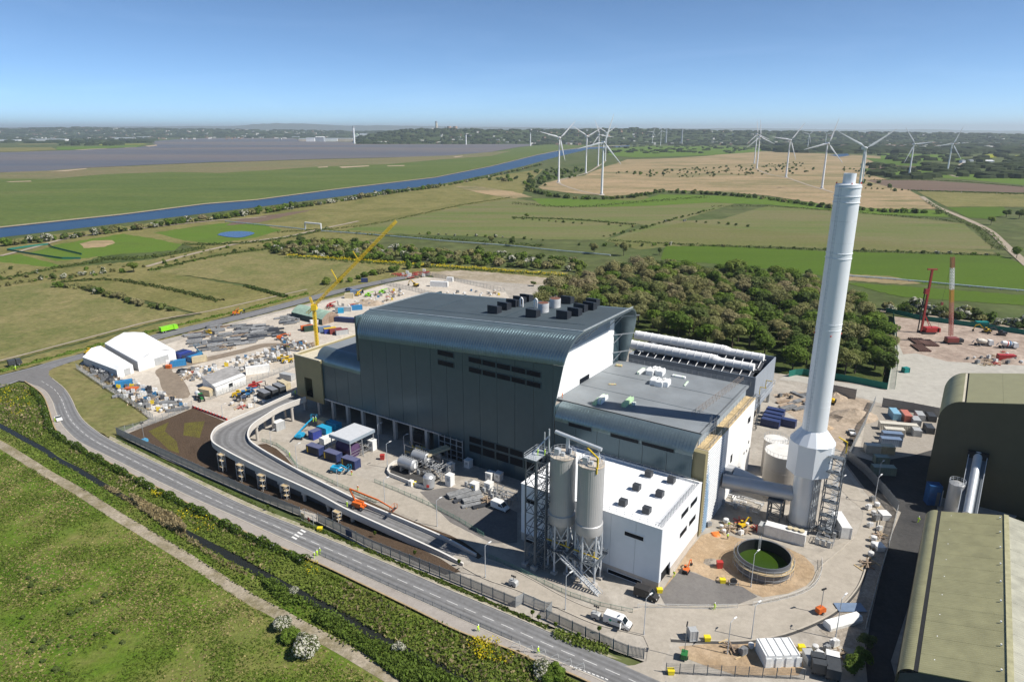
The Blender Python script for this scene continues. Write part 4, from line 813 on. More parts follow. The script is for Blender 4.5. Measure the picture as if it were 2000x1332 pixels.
# roof furniture
m_vent = pm('black_roof_vent', (.022, .026, .034), .5, var=.1)
def on_roof(px, py, zf):
    z = zf(-80)
    for _ in range(6): p = loc(px, py, z); z = zf(p.x)
    return p
RF_ = lambda X: roofz(X)
for (px, py) in ((966, 611), (985, 604), (1002, 598), (1015, 592), (1028, 588), (1041, 618.5), (1101, 621.5), (1122.5, 615.6), (1134, 608), (1152, 604), (1157.6, 597), (1108, 592)):
    p = on_roof(px, py, RF_); v = MB()
    v.extr([(-1.3, .0), (1.3, .0), (1.3, 2.1), (-1.3, 2.6)], -1.9, 1.9); o = part('roof_vent', v, m_vent, roof); o.location = (p.x, p.y, p.z - .02)
m_bar_ = pm('stack_white', (.5, .51, .52), .5)
m_rust = pm('rusty_lid', (.16, .07, .045), .8, var=.3, scale=2)
for (px, py) in ((1061, 609), (1084, 600)):
    p = on_roof(px, py, RF_); o = part('vent_stack', MB().lathe([(1.8, 0), (1.8, 2.9)], 24), m_bar_, roof, True); o.location = (p.x, p.y, p.z - .02)
    c = part('vent_lid', MB().lathe([(1.65, 2.92), (1.65, 3.0), (.4, 3.06)], 20), m_rust, roof); c.location = o.location
for (px, py) in ((1044, 601), (1016, 599)):
    p = on_roof(px, py, RF_); m = MB(); m.path([(0, 0, 0), (0, 0, 2.6), (.5, 0, 3.1), (1.0, 0, 2.6), (1.0, 0, 0)], .25); o = part('vent_pipe', m, m_wpan, roof); o.location = (p.x, p.y, p.z)
m = MB(); m.bar((-118, 40, roofz(-118) + .05), (-42, 40.5, roofz(-42) + .05), .1, .06); m.bar((-100, 34, roofz(-100) + .05), (-100, 63, roofz(-100) + .05), .1, .06); m.bar((-70, 34, roofz(-70) + .05), (-70, 63, roofz(-70) + .05), .1, .06)
part('roof_seam', m, m_clad, roof)
m = MB(); 
for y in (44, 58): m.bar((-44.8, y, 27.03), (-3.2, y, 27.03), .12, .05)
part('roof_joint', m, m_clad, lroof)
# rail and walkway on the lower roof
m = MB(); c0 = loc(1355, 812, 27.2); c1 = loc(1448, 742, 27.2)
for k in range(16):
    p = c0.lerp(c1, k / 15)
    for d_ in (-.6, .6): m.bar((p.x + d_, p.y, 27), (p.x + d_, p.y, 28.3), .06)
for d_ in (-.6, .6):
    for z in (27.6, 28.2): m.bar((c0.x + d_, c0.y, z), (c1.x + d_, c1.y, z), .06)
part('roof_walkway', m, pm('scaffold_brown', (.33, .27, .22), .7), lroof)
m = MB()
for k in range(22):
    X = -44 + k * 2; m.bar((X, 71.2, 27), (X, 71.2, 28.4), .07)
m.bar((-44, 71.2, 28.3), (-3, 71.2, 28.3), .07); m.bar((-44, 71.2, 27.7), (-3, 71.2, 27.7), .07)
part('rear_rail', m, m_steel, lroof)
# materials left on the lower roof (things of their own)
m_wrap = pm('white_wrap', (.78, .79, .78), .45, var=.08, scale=1.5, bmp=.3, bscale=2)
m_mint = pm('mint_wrap', (.42, .60, .36), .5, var=.1)
def roof_bundle(px, py, lx_, ly_, h, rz, mat, label, name='wrapped_bundle', cap=None, grp='wrapped bundles left on the lower roof'):
    p = l2w(*loc(px, py, 27.0)[:2], 27.0); t = thing(name, label, 'bundle', p, RZ + rz, grp)
    m = MB(); m.extr([(-ly_ / 2, 0.02), (ly_ / 2, .02), (ly_ / 2 * .96, h * .85), (ly_ / 2 * .7, h), (-ly_ / 2 * .7, h), (-ly_ / 2 * .96, h * .85)], -lx_ / 2, lx_ / 2)
    part('wrap', m, mat, t); s = MB()
    for k in (-.3, .3): s.box(lx_ * k - .06, lx_ * k + .06, -ly_ / 2 - .02, ly_ / 2 + .02, .02, h + .03)
    part('strap', s, cap or m_mint, t)
for i, (px, py) in enumerate(((1271, 730), (1281, 728), (1290, 731), (1279, 749), (1289, 752), (1300, 752))):
    roof_bundle(px, py, 2.2, 3.6, 1.7, .1, m_wrap, ('left', 'middle', 'right')[i % 3] + ' white wrapped bale of the ' + ('far', 'near') [i // 3] + ' row of three on the lower roof', 'wrapped_bale', m_wpan)
roof_bundle(1252, 727, .9, 5.2, .8, .05, m_wrap, 'long thin white wrapped pack beside the far row of bales')
roof_bundle(1226, 788, 1.2, 6.4, 1.1, .05, m_mint, 'long mint green wrapped pack casting a shadow on the lower roof')
roof_bundle(1176, 783, 1.6, 5.5, 1.2, .1, m_wrap, 'loose white sheeted pack leftmost on the lower roof')
roof_bundle(1166, 786, 1.0, 4.6, .8, .1, m_mint, 'low green pack beside the loose white sheeted pack')
roof_bundle(1238, 790, 1.0, 1.2, .7, .3, m_wrap, 'small white bag beside the mint green pack')
roof_bundle(1326, 737, 4.0, 1.2, .6, .05, m_wrap, 'flat white pack lying near the rear rail of the lower roof')
roof_bundle(1340, 750, .5, 4.2, .3, .1, m_wrap, 'thin white batten pack near the walkway')
roof_bundle(1209, 715, 2.0, 1.4, .5, .2, m_ply, 'small brown heap of offcuts at the foot of the white wall')
roof_bundle(1196, 751, 2.2, .9, .25, .5, m_ply, 'curved brown board lying flat on the lower roof')
# ---------------------------------------------------------------- white hall in front
hall = thing('white_process_hall', 'white clad hall with flat white roof and six dark vents', 'building', W0, RZ)
m_wcl = ribmat('white_cladding', (.70, .735, .77), .5, .0, .6, 0, .06, .03)
HX, HYd, HH = -37.0, FY - .04, 16.3
for i in range(6):
    x0 = HX + i * 37 / 6; part('wall_panel', MB().box(x0 + .03, x0 + 37 / 6 - .03, 0, .3, 2.6, HH), m_wcl, hall)
m_wcly = ribmat('white_cladding_end', (.76, .78, .80), .5, .0, .6, 1, .06, .03)
for i in range(4):
    y0 = .3 + i * (HYd - .3) / 4; y1 = .3 + (i + 1) * (HYd - .3) / 4
    if i == 0: part('wall_panel', MB().box(-.3, 0, y0 + .02, y0 + .8, 2.6, HH), m_wcly, hall); part('wall_panel', MB().box(-.3, 0, y0 + .8, y1 - .02, 4.6, HH), m_wcly, hall)
    else: part('wall_panel', MB().box(-.3, 0, y0 + .02, y1 - .02, 2.6, HH), m_wcly, hall)
for i in range(4):
    y0 = .3 + i * (HYd - .3) / 4; part('wall_panel', MB().box(HX, HX + .3, y0 + .02, y0 + (HYd - .3) / 4 - .02, 2.6, HH), m_wcly, hall)
m_plin = pm('pale_block_plinth', (.50, .45, .39), .8, var=.08, scale=.5)
m = MB(); m.box(HX + .05, -.05, .05, .32, 0, 2.6); m.box(-.32, -.05, 7.2, HYd, 0, 2.6); m.box(HX + .05, HX + .35, .3, HYd, 0, 2.6); m.box(-.32, -.05, .3, 1.2, 0, 2.6); part('plinth', m, m_plin, hall)
part('side_door', MB().box(-1.2, -.9, 1.2, 7.2, 0, 4.5), m_void, hall)
hroof = part('roof', MB().box(HX + .3, -.3, .3, HYd, 15.5, 15.9), pm('white_roof_membrane', (.82, .83, .84), .6, var=.05, scale=.15, dirt=.04), hall)
m = MB(); m.box(HX - .1, .1, -.1, .45, HH, HH + .12); m.box(-.42, .1, .45, HYd, HH, HH + .12); m.box(HX - .1, HX + .42, .45, HYd, HH, HH + .12); m.box(HX + .42, -.42, HYd - .5, HYd - .02, HH - .4, HH + .1); part('parapet_cap', m, m_wpan, hall)
for (xa, ya, xb, yb, hgt) in ((1220.5, 1036, 1257, 1055, 8), (1188, 1110, 1252, 1138.5, 7), (1027, 971, 1047, 980, 9), (1027, 1051, 1050, 1060, 9)):
    a_, z1 = onY(xa, ya, 0); b_, _ = onY(xb, yb, 0); _, z0 = onY(xa, ya + hgt, 0); win(a_, b_, z0, z1, 0, hall, m_wpan)
for (xa, ya, xb, yb, hgt) in ((1349, 985, 1361, 972, 9), (1331, 1006, 1344, 990, 9), (1346, 1022, 1358, 1005, 9), (1328, 1045, 1341, 1027, 9)):
    a_, z0 = onX(xa, ya, 0); b_, z1 = onX(xb, yb, 0); zt_ = max(z0, z1); y0, y1 = min(a_, b_), max(a_, b_)
    o = part('window', MB().box(.02, .1, y0, y1, zt_ - 1.0, zt_ + .2), m_glass, hall)
for (px, py) in ((1267, 931), (1311, 943), (1243.5, 957), (1288.5, 970), (1217, 987), (1263, 1002)):
    p = loc(px, py, 15.9); v = MB(); v.extr([(-.85, 0), (.85, 0), (.85, 1.55), (.55, 1.75), (-.85, 1.75)], -.85, .85); o = part('roof_vent', v, pm('charcoal_vent', (.045, .05, .058), .5, var=.1), hroof); o.location = (p.x, p.y, 15.89)
    b = part('vent_curb', MB().box(-1.0, 1.0, -1.0, 1.0, 0, .2), m_wpan, hroof); b.location = (p.x, p.y, 15.9)
m = MB()
for k in range(20):
    X = HX + .8 + k * 1.9
    for y in (1.0, HYd - .7): m.bar((X, y, 15.9), (X, y, 17.2), .06)
for y in (1.0, HYd - .7):
    for z in (16.5, 17.1): m.bar((HX + .8, y, z), (-.8, y, z), .05)
for k in range(13):
    y = 1 + k * 1.9
    for X in (-1.3, -.8): m.bar((X, y, 15.9), (X, y, 17.0), .06)
for z in (16.4, 17.0):
    for X in (-1.3, -.8): m.bar((X, 1, z), (X, 24, z), .06)
part('edge_rail', m, m_steel, hroof)
# ================================================================ SILOS, CHIMNEY, TANKS, RAMP, NEIGHBOURS
m_alu = ribmat('aluminium_cladding', (.45, .46, .47), .40, .4, .42, 2, .03, .06)
m_aluv = pm('ribbed_silo_sheet', (.47, .465, .455), .42, .25, var=.05, scale=.2)
m_dsteel = pm('dark_steel', (.13, .15, .17), .5, .4, var=.1)
m_lsteel = pm('light_grey_steel', (.52, .55, .58), .45, .3, var=.08)
m_yel_ = pm('safety_yellow', (.62, .43, .02), .5, var=.08)
def truss(m, base, w, d, h, bays, r=.12, diag=True):
    X, Y, Z0 = base
    C = [(X, Y), (X + w, Y), (X + w, Y + d), (X, Y + d)]
    for c in C: m.bar((*c, Z0), (*c, Z0 + h), r * 2)
    for k in range(bays + 1):
        z = Z0 + h * k / bays
        for a, b in zip(C, C[1:] + C[:1]):
            m.bar((*a, z), (*b, z), r)
            if diag and k < bays:
                p, q = (a, b) if k % 2 else (b, a); m.bar((*p, z), (*q, z + h / bays), r * .8)
    return m
silo_xy = [(-22.9, -4.4), (-15.6, -4.6)]
SB, ST = 13.2, 30.6
ST = onY(1106, 889, -4.4)[1]; SBt = onY(1106, 1012, -6.6)[1]
for i, (X, Y) in enumerate(silo_xy):
    t = thing('silo', ('left tall aluminium storage silo next to the dark lift tower', 'right tall aluminium storage silo with the yellow jib on top')[i], 'silo', l2w(X, Y), RZ, 'pair of storage silos')
    R = 2.92; n = 48
    b = MB(); prof = [(R, SBt), (R, ST)]
    b.lathe(prof, 64, cap=False); part('silo_wall', b, m_aluv, t, True); b = MB()
    for k in range(40): a = 2 * math.pi * k / 40; b.bar((R * math.cos(a), R * math.sin(a), SBt), (R * math.cos(a), R * math.sin(a), ST - .2), .05)
    part('sheet_seam', b, m_aluv, t, kind='stuff')
    part('skirt', MB().lathe([(R + .12, SBt - 2.6), (R + .22, SBt - 2.4), (R + .22, SBt - .1), (R + .02, SBt + .05)], 40), m_aluv, t, True)
    part('hopper', MB().lathe([(.7, SBt - 7.2), (R - .1, SBt - 2.4)], 32), m_aluv, t, True)
    top = part('silo_roof', MB().lathe([(R + .12, ST - .2), (R + .12, ST + .02), (.4, ST + .35)], 40), pm('dusty_roof', (.46, .40, .33), .8, var=.15, scale=.6), t, True)
    m = MB()
    for k in range(20):
        a = 2 * math.pi * k / 20; m.bar((R * math.cos(a), R * math.sin(a), ST), (R * math.cos(a), R * math.sin(a), ST + 1.1), .06)
        a2 = 2 * math.pi * (k + 1) / 20
        for z in (.55, 1.1): m.bar((R * math.cos(a), R * math.sin(a), ST + z), (R * math.cos(a2), R * math.sin(a2), ST + z), .05)
    part('top_rail', m, m_lsteel, top)
    m = MB(); m.box(-1.4, -.2, -1.6, -.5, ST + .1, ST + 1.7); m.box(.2, .9, -1.3, -.6, ST + .1, ST + 1.0); m.lathe([(.35, ST), (.35, ST + 1.5)], 10, 1.3, 1.0); part('filter_unit', m, m_lsteel, top, kind='stuff')
    for k in range(6):
        a = math.radians(30 + 60 * k); x, y = (R + .05) * math.cos(a), (R + .05) * math.sin(a)
        part('leg', MB().tube((x, y, 0.9), (x, y, SBt - 2.3), .24, 10), m_lsteel, t)
        part('footing', MB().box(x - .65, x + .65, y - .65, y + .65, 0, 1.0), m_conw, t)
    m = MB()
    for k in range(6):
        a, c = math.radians(30 + 60 * k), math.radians(90 + 60 * k)
        p, q = ((R + .05) * math.cos(a), (R + .05) * math.sin(a)), ((R + .05) * math.cos(c), (R + .05) * math.sin(c))
        for z0, z1 in ((3, 6.6), (6.6, SBt - 2.6)):
            m.bar((*p, z0), (*q, z1), .16); m.bar((*q, z0), (*p, z1), .16); m.bar((*p, z1), (*q, z1), .18)
    part('brace', m, m_lsteel, t)
    m = MB(); m.box(-3.4, 3.4, -3.4, 3.4, 6.5, 6.65)
    for k in range(9):
        x = -3.4 + k * .85; m.bar((x, -3.4, 6.6), (x, -3.4, 7.7), .05)
    for z in (7.1, 7.7): m.bar((-3.4, -3.4, z), (3.4, -3.4, z), .05); m.bar((3.4, -3.4, z), (3.4, 3.4, z), .05)
    part('platform', m, m_dsteel, t)
    m = MB(); rr = random.Random(3 + i)
    for _ in range(26):
        p = [rr.uniform(-2.4, 2.4), rr.uniform(-2.8, 2.4), rr.uniform(6.7, 8.5)]; q = list(p); q[rr.randrange(3)] += rr.uniform(-1.8, 1.8); m.tube(p, q, .12, 6)
    m.box(-1.2, .4, -2.4, -1.2, 6.65, 8.1); part('valve_pipework', m, m_steel, t, kind='stuff')
    m = MB(); m.bar((-2.6, -2.2, 8.4), (3.8, -2.4, 8.4), .2); m.bar((2.6, -2.2, 8.4), (2.6, -2.2, 9.6), .16); part('hoist_beam', m, m_yel_, t)
    if i:
        m = MB(); m.bar((2.3, -1.6, ST), (2.3, -1.6, ST + 2.6), .35); m.bar((2.3, -1.6, ST + 2.5), (-1.6, .9, ST + 2.9), .3); m.bar((2.3, -1.9, ST + .3), (2.3, -1.9, ST - 1.2), .3); part('jib_crane', m, m_yel_, t)
    else:
        m = MB(); m.tube((-2.6, .9, ST + 4.6), (9.0, 1.1, ST + 3.2), .45, 10); m.bar((.6, 1, ST), (.6, 1, ST + 4), .6); m.bar((8.4, 1.1, ST), (8.4, 1.1, ST + 3.2), .25); m.bar((-4.2, .8, ST - 1), (-4.2, .8, ST + 4.9), .25); part('filling_pipe', m, m_lsteel, t)
# dark braced stair tower beside the silos
tw = thing('silo_stair_tower', 'tall dark steel stair tower braced beside the two silos', 'tower', l2w(-30.2, -8.6), RZ)
X0, Y0 = 0, 0; TH = onY(1048, 900, -8.5)[1]
part('tower_frame', truss(MB(), (0, 0, 1.2), 2.6, 5.0, TH - 1.2, 8, .13), m_dsteel, tw)
part('tower_platform', MB().box(-.3, 2.9, -.3, 5.3, TH, TH + .15), m_lsteel, tw)
for x in (0, 2.6):
    for y in (0, 5.0): part('footing', MB().box(x - .7, x + .7, y - .7, y + .7, 0, 1.3), m_conw, tw)
m = MB()
for k in range(9):
    z0, z1 = 1.2 + (TH - 1.2) * k / 9, 1.2 + (TH - 1.2) * (k + 1) / 9
    ya, yb = (.4, 4.6) if k % 2 == 0 else (4.6, .4)
    for s_ in range(12):
        f = s_ / 12; m.box(3.0 + (k % 2) * 1.2, 4.1 + (k % 2) * 1.2, ya + (yb - ya) * f - .14, ya + (yb - ya) * f + .14, z0 + (z1 - z0) * f, z0 + (z1 - z0) * f + .06)
    for dx in (0, 1.1): m.bar((3.0 + (k % 2) * 1.2 + dx, ya, z0), (3.0 + (k % 2) * 1.2 + dx, yb, z1), .12); m.bar((3.0 + (k % 2) * 1.2 + dx, ya, z0 + 1), (3.0 + (k % 2) * 1.2 + dx, yb, z1 + 1), .06)
part('stair', m, m_dsteel, tw)
part('stair_frame', truss(MB(), (2.9, -.1, 1.2), 2.6, 5.2, TH - 1.2, 8, .09), m_dsteel, tw)
m = MB()
for k in range(6):
    for y in (-.3, 5.3): m.bar((-.3 + k * .64, y, TH), (-.3 + k * .64, y, TH + 1.2), .06)
for z in (.6, 1.2):
    for y in (-.3, 5.3): m.bar((-.3, y, TH + z), (2.9, y, TH + z), .06)
    m.bar((-.3, -.3, TH + z), (-.3, 5.3, TH + z), .06)
m.bar((2.2, 4.5, TH), (2.2, 4.5, TH + 5.2), .2); m.bar((.2, 2.5, TH + .2), (2.8, 5.2, TH + 4), .5, .1)
part('tower_rail', m, m_lsteel, tw)
# ground stair from the silo platform
sg = thing('access_stair', 'straight galvanised stair descending from the silo platform to the road', 'stair', l2w(-13.4, -8.4), RZ)
m = MB()
for k in range(24): f = k / 23; m.box(-7 + 10.2 * f, -6.6 + 10.2 * f, -.6, .6, 6.5 * (1 - f), 6.5 * (1 - f) + .06)
part('tread', m, m_lsteel, sg, kind='stuff')
for y in (-.65, .65):
    part('stringer', MB().bar((-7, y, 6.5), (3.4, y, 0), .12, .35), m_lsteel, sg)
    m = MB(); m.bar((-7, y, 7.6), (3.4, y, 1.1), .07)
    for k in range(9): f = k / 8; m.bar((-7 + 10.4 * f, y, 6.5 * (1 - f)), (-7 + 10.4 * f, y, 6.5 * (1 - f) + 1.1), .06)
    part('handrail', m, m_lsteel, sg)
# ---------------------------------------------------------------- chimney
ch = thing('chimney', 'very tall white flue chimney with octagonal collar, right of the plant', 'chimney', G(1564, 1025), RZ)
m_chw = pm('chimney_white', (.74, .765, .79), .42, .15, var=.03, scale=.08)
ZT = 90.2; r0, r1 = 3.15, 2.75
part('lower_shaft', MB().lathe([(3.25, 0), (3.2, 18.2)], 48), pm('chimney_silver', (.60, .645, .69), .34, .3, var=.05, scale=.2), ch, True)
part('shaft', MB().lathe([(2.95, 26), (2.9, 47), (2.75, 88.2)], 56), m_chw, ch, True)
part('collar', MB().lathe([(5.5, 16.2), (5.5, 24.6)], 8, ph=.35), m_chw, ch)
part('collar_cone', MB().lathe([(5.5, 24.62), (3.2, 27.6), (2.95, 27.9)], 16, ph=.35), m_chw, ch)
part('cap', MB().lathe([(2.75, 88.2), (1.35, 88.35), (1.35, 90.6), (1.2, 90.6), (1.2, 88.6)], 40), m_chw, ch, True)
for z in (34.5, 36.0, 54.2, 55.6, 71.4, 72.6, 84.2, 85.6, 87.6):
    part('flange', MB().lathe([(2.7, z - .12), (2.99 - z * .001, z - .07), (2.99 - z * .001, z + .07), (2.7, z + .12)], 48), m_chw, ch, True)
for z in range(30, 86, 5): part('weld_seam', MB().lathe([(2.8, z), (2.955 - (z - 26) * .0032, z + .03), (2.8, z + .06)], 48), m_lsteel, ch, True)
m = MB()
for dx in (-.25, .25): m.bar((dx - 1.2, -2.78, 28), (dx - 1.2, -2.56, 88), .06)
for k in range(60): m.bar((-1.45, -2.78 + k * .0036, 28 + k), (-.95, -2.78 + k * .0036, 28 + k), .05)
part('ladder', m, m_lsteel, ch)
m_red = pm('red_lamp', (.55, .04, .03), .4, var=.05)
for k in range(4):
    a = k * math.pi / 2 + .4
    o = part('warning_lamp', MB().lathe([(.12, 0), (.16, .25), (.05, .4)], 8), m_red, ch); o.location = (2.6 * math.cos(a), 2.6 * math.sin(a), 88.3)
    o = part('warning_lamp', MB().lathe([(.12, 0), (.16, .25), (.05, .4)], 8), m_red, ch); o.location = (3.05 * math.cos(a), 3.05 * math.sin(a), 52.8)
m = MB(); m.path([(math.cos(a / 8 * math.pi) * 3.7, math.sin(a / 8 * math.pi) * 3.7, 1.4) for a in range(17)], .12); 
for a in range(16): m.bar((math.cos(a / 8 * math.pi) * 3.7, math.sin(a / 8 * math.pi) * 3.7, 0), (math.cos(a / 8 * math.pi) * 3.7, math.sin(a / 8 * math.pi) * 3.7, 1.4), .1)
part('base_rail', m, m_dsteel, ch)
m = MB()       # pipes climbing the shaft
for k in range(5):
    a = -.9 + k * .16; x, y = 3.5 * math.cos(a), 3.5 * math.sin(a); m.tube((x, y, 0), (x, y, 17), .13, 6)
part('riser_pipe', m, m_steel, ch, kind='stuff')
cs = thing('chimney_stair_tower', 'steel lattice stair tower standing against the chimney base', 'tower', l2w(*(w2l(G(1564, 1025)) + Vector((4.4, -2.6, 0)))[:2]), RZ)
part('frame', truss(MB(), (0, 0, 0), 3.6, 4.2, 22.6, 11, .1), m_dsteel, cs)
m = MB()
for k in range(11):
    z0 = 22.6 * k / 11; ya, yb = (.3, 3.9) if k % 2 else (3.9, .3)
    for s_ in range(9): f = s_ / 9; m.box(.5 + (k % 2) * 1.4, 1.6 + (k % 2) * 1.4, ya + (yb - ya) * f - .14, ya + (yb - ya) * f + .14, z0 + 2.05 * f, z0 + 2.05 * f + .06)
    m.bar((.5 + (k % 2) * 1.4, ya, z0 + 1), (.5 + (k % 2) * 1.4, yb, z0 + 3), .07); m.bar((1.6 + (k % 2) * 1.4, ya, z0), (1.6 + (k % 2) * 1.4, yb, z0 + 2), .1)
part('stair', m, m_lsteel, cs)
for k in range(1, 12): part('landing', MB().box(.1, 3.5, -.8 if k % 2 else 3.2, 1.0 if k % 2 else 5.0, 22.6 * k / 11, 22.6 * k / 11 + .06), m_dsteel, cs)
m = MB(); m.bar((3.4, 3.9, 22.6), (3.4, 3.9, 25.6), .25); m.bar((3.4, 3.9, 25.5), (1.2, 4.4, 26.2), .25); part('davit', m, m_yel_, cs)
# flue duct and its trestle
du = thing('flue_duct', 'fat silver flue duct running from the end wall to the chimney', 'duct', l2w(0, 0), RZ)
cl = w2l(G(1564, 1025)); ya, za = onX(1413, 925, 0.5); D0 = Vector((.25, ya + .4, za - 2.2)); D1 = Vector((cl.x - 3.0, cl.y - .3, za - 3.0)); 
dm = MB(); dm.tube(D0, D1, 2.0, 36); part('duct', dm, m_alu, du, True)
dd = (D1 - D0).normalized()
for f in (.04, .96):
    c = D0.lerp(D1, f); part('flange', MB().tube(c - dd * .12, c + dd * .12, 2.16, 36), m_alu, du, True)
part('inlet_box', MB().box(.05, 2.2, D0.y + 1.2, D0.y + 5.2, D0.z - .5, D0.z + 2.6), m_alu, du)
part('transition', MB().tube((2.2, D0.y + 3.2, D0.z + 1.4), D0.lerp(D1, .55) + Vector((0, 1.2, .5)), 1.9, 28, 1.4), m_alu, du, True)
tr_ = thing('duct_trestle', 'braced steel trestle carrying the flue duct', 'trestle', l2w(*D0.lerp(D1, .80)[:2]), RZ)
part('trestle_frame', truss(MB(), (-1.6, -2.0, 0), 3.2, 4.0, D1.z - 1.9, 3, .2), m_dsteel, tr_)
part('saddle', MB().box(-1.9, 1.9, -2.3, 2.3, D1.z - 2.15, D1.z - 1.75), m_dsteel, tr_)
# tanks behind the chimney
def tank(name, X, Y, R, H, mat, label, dome=.5, rail=True):
    t = thing(name, label, 'tank', l2w(X, Y), RZ)
    part('shell', MB().lathe([(R, 0), (R, H)], 48), mat, t, True)
    part('tank_roof', MB().lathe([(R + .1, H - .05), (R + .1, H + .08), (.3, H + dome)], 40), pm('tank_roof_white', (.66, .64, .60), .6, var=.08, scale=.3, dirt=.1), t, True)
    if rail:
        m = MB(); k = 26
        for i in range(k):
            a, b = 2 * math.pi * i / k, 2 * math.pi * (i + 1) / k; m.bar((R * math.cos(a), R * math.sin(a), H), (R * math.cos(a), R * math.sin(a), H + 1.1), .07)
            m.bar((R * math.cos(a), R * math.sin(a), H + 1.1), (R * math.cos(b), R * math.sin(b), H + 1.1), .05)
        part('guard_rail', m, m_steel, t)
    for z in (H * .33, H * .66): part('weld_band', MB().lathe([(R + .02, z - .06), (R + .05, z), (R + .02, z + .06)], 48), mat, t, True)
    return t
m_btank = pm('beige_tank_paint', (.40, .36, .31), .55, .1, var=.05, scale=.3)
pz = loc(1533, 882, 14); tank('storage_tank', pz.x, pz.y, 5.2, 14.0, m_btank, 'large beige round tank standing behind the chimney collar')
pz = loc(1516, 858, 11.5); tank('storage_tank', pz.x, pz.y, 3.4, 11.5, m_btank, 'smaller beige round tank beside the blue containers', .3)
# round open tank with green water
g0 = Vector((59.6, 140.2, 0)); 
ot = thing('open_water_tank', 'round open steel tank holding green water, edged with scaffold', 'tank', (g0.x, g0.y, 0))
R = 6.1; H = 4.4
part('tank_wall', MB().lathe([(R, 0), (R, H), (R - .18, H), (R - .18, .3)], 64, cap=False), pm('grey_tank_steel', (.17, .185, .21), .5, .4, var=.12, scale=.5), ot, True)
part('liner', MB().lathe([(R - .2, 1.0), (R - .2, H - .1)], 64, cap=False), pm('black_liner', (.015, .016, .02), .5), ot, True)
part('green_water', MB().lathe([(.01, 1.6), (R - .22, 1.6)], 48, cap=False), watermat('algae_water', (.028, .058, .006), .3, .15, 1.5, (.04, .075, .008)), ot)
m = MB()
for z in (1.6, 3.2, 4.0): m.path([(math.cos(a / 16 * math.pi) * (R + .7), math.sin(a / 16 * math.pi) * (R + .7), z) for a in range(33)], .05, 5)
for a in range(24): c, s_ = math.cos(a / 12 * math.pi) * (R + .7), math.sin(a / 12 * math.pi) * (R + .7); m.bar((c, s_, 0), (c, s_, 4.2), .07)
part('scaffold_ring', m, m_steel, ot)
m = MB(); m.lathe([(R + .05, 3.0), (R + .9, 3.0), (R + .9, 3.06), (R + .05, 3.06)], 48, cap=False); part('scaffold_deck', m, m_ply, ot)
m = MB(); 
for x in (-.25, .25): m.bar((x + 1, R - .5, 1.4), (x + 1, R - .4, H + 1.3), .07)
for k in range(12): m.bar((.75, R - .48, 1.6 + k * .3), (1.25, R - .48, 1.6 + k * .3), .06)
part('ladder', m, m_lsteel, ot)
# air cooled condenser hall with white ducts
AC = thing('condenser_hall', 'long blue grey louvred hall with two fat white ducts behind the plant', 'building', W0, RZ)
ZA = 18.5; q0 = loc(1246, 695, ZA); q1 = loc(1477, 737, ZA); q2 = loc(1516, 697, ZA)
AX0, AX1, AY0, AY1 = q0.x - 4, q1.x, (q0.y + q1.y) / 2, q2.y
m_acc = ribmat('condenser_cladding', (.20, .245, .30), .5, .1, .6, 0, .1, .05)
for i in range(7): x0 = AX0 + (AX1 - AX0) * i / 7; part('wall_panel', MB().box(x0 + .04, x0 + (AX1 - AX0) / 7 - .04, AY0, AY0 + .3, 6, ZA), m_acc, AC)
m_acce = ribmat('condenser_end', (.30, .335, .38), .5, .1, .6, 1, .1, .05)
for i in range(5): y0 = AY0 + .3 + (AY1 - AY0 - .3) * i / 5; part('wall_panel', MB().box(AX1 - .3, AX1, y0 + .03, y0 + (AY1 - AY0 - .3) / 5 - .03, 5, ZA), m_acce, AC)
part('rear_wall', MB().box(AX0, AX1, AY1 - .3, AY1, 6, ZA), m_acc, AC); part('far_end_wall', MB().box(AX0, AX0 + .3, AY0 + .3, AY1 - .3, 6, ZA), m_acce, AC)
part('condenser_deck', MB().box(AX0 + .3, AX1 - .3, AY0 + .3, AY1 - .3, 10.5, 11), m_void, AC)
m = MB()
for X in np.linspace(AX0 + 1, AX1 - 1, 6):
    for Y in (AY0 + 1, (AY0 + AY1) / 2, AY1 - 1): m.box(X - .5, X + .5, Y - .5, Y + .5, 0, 10.4)
part('support_column', m, m_steel, AC, kind='stuff')
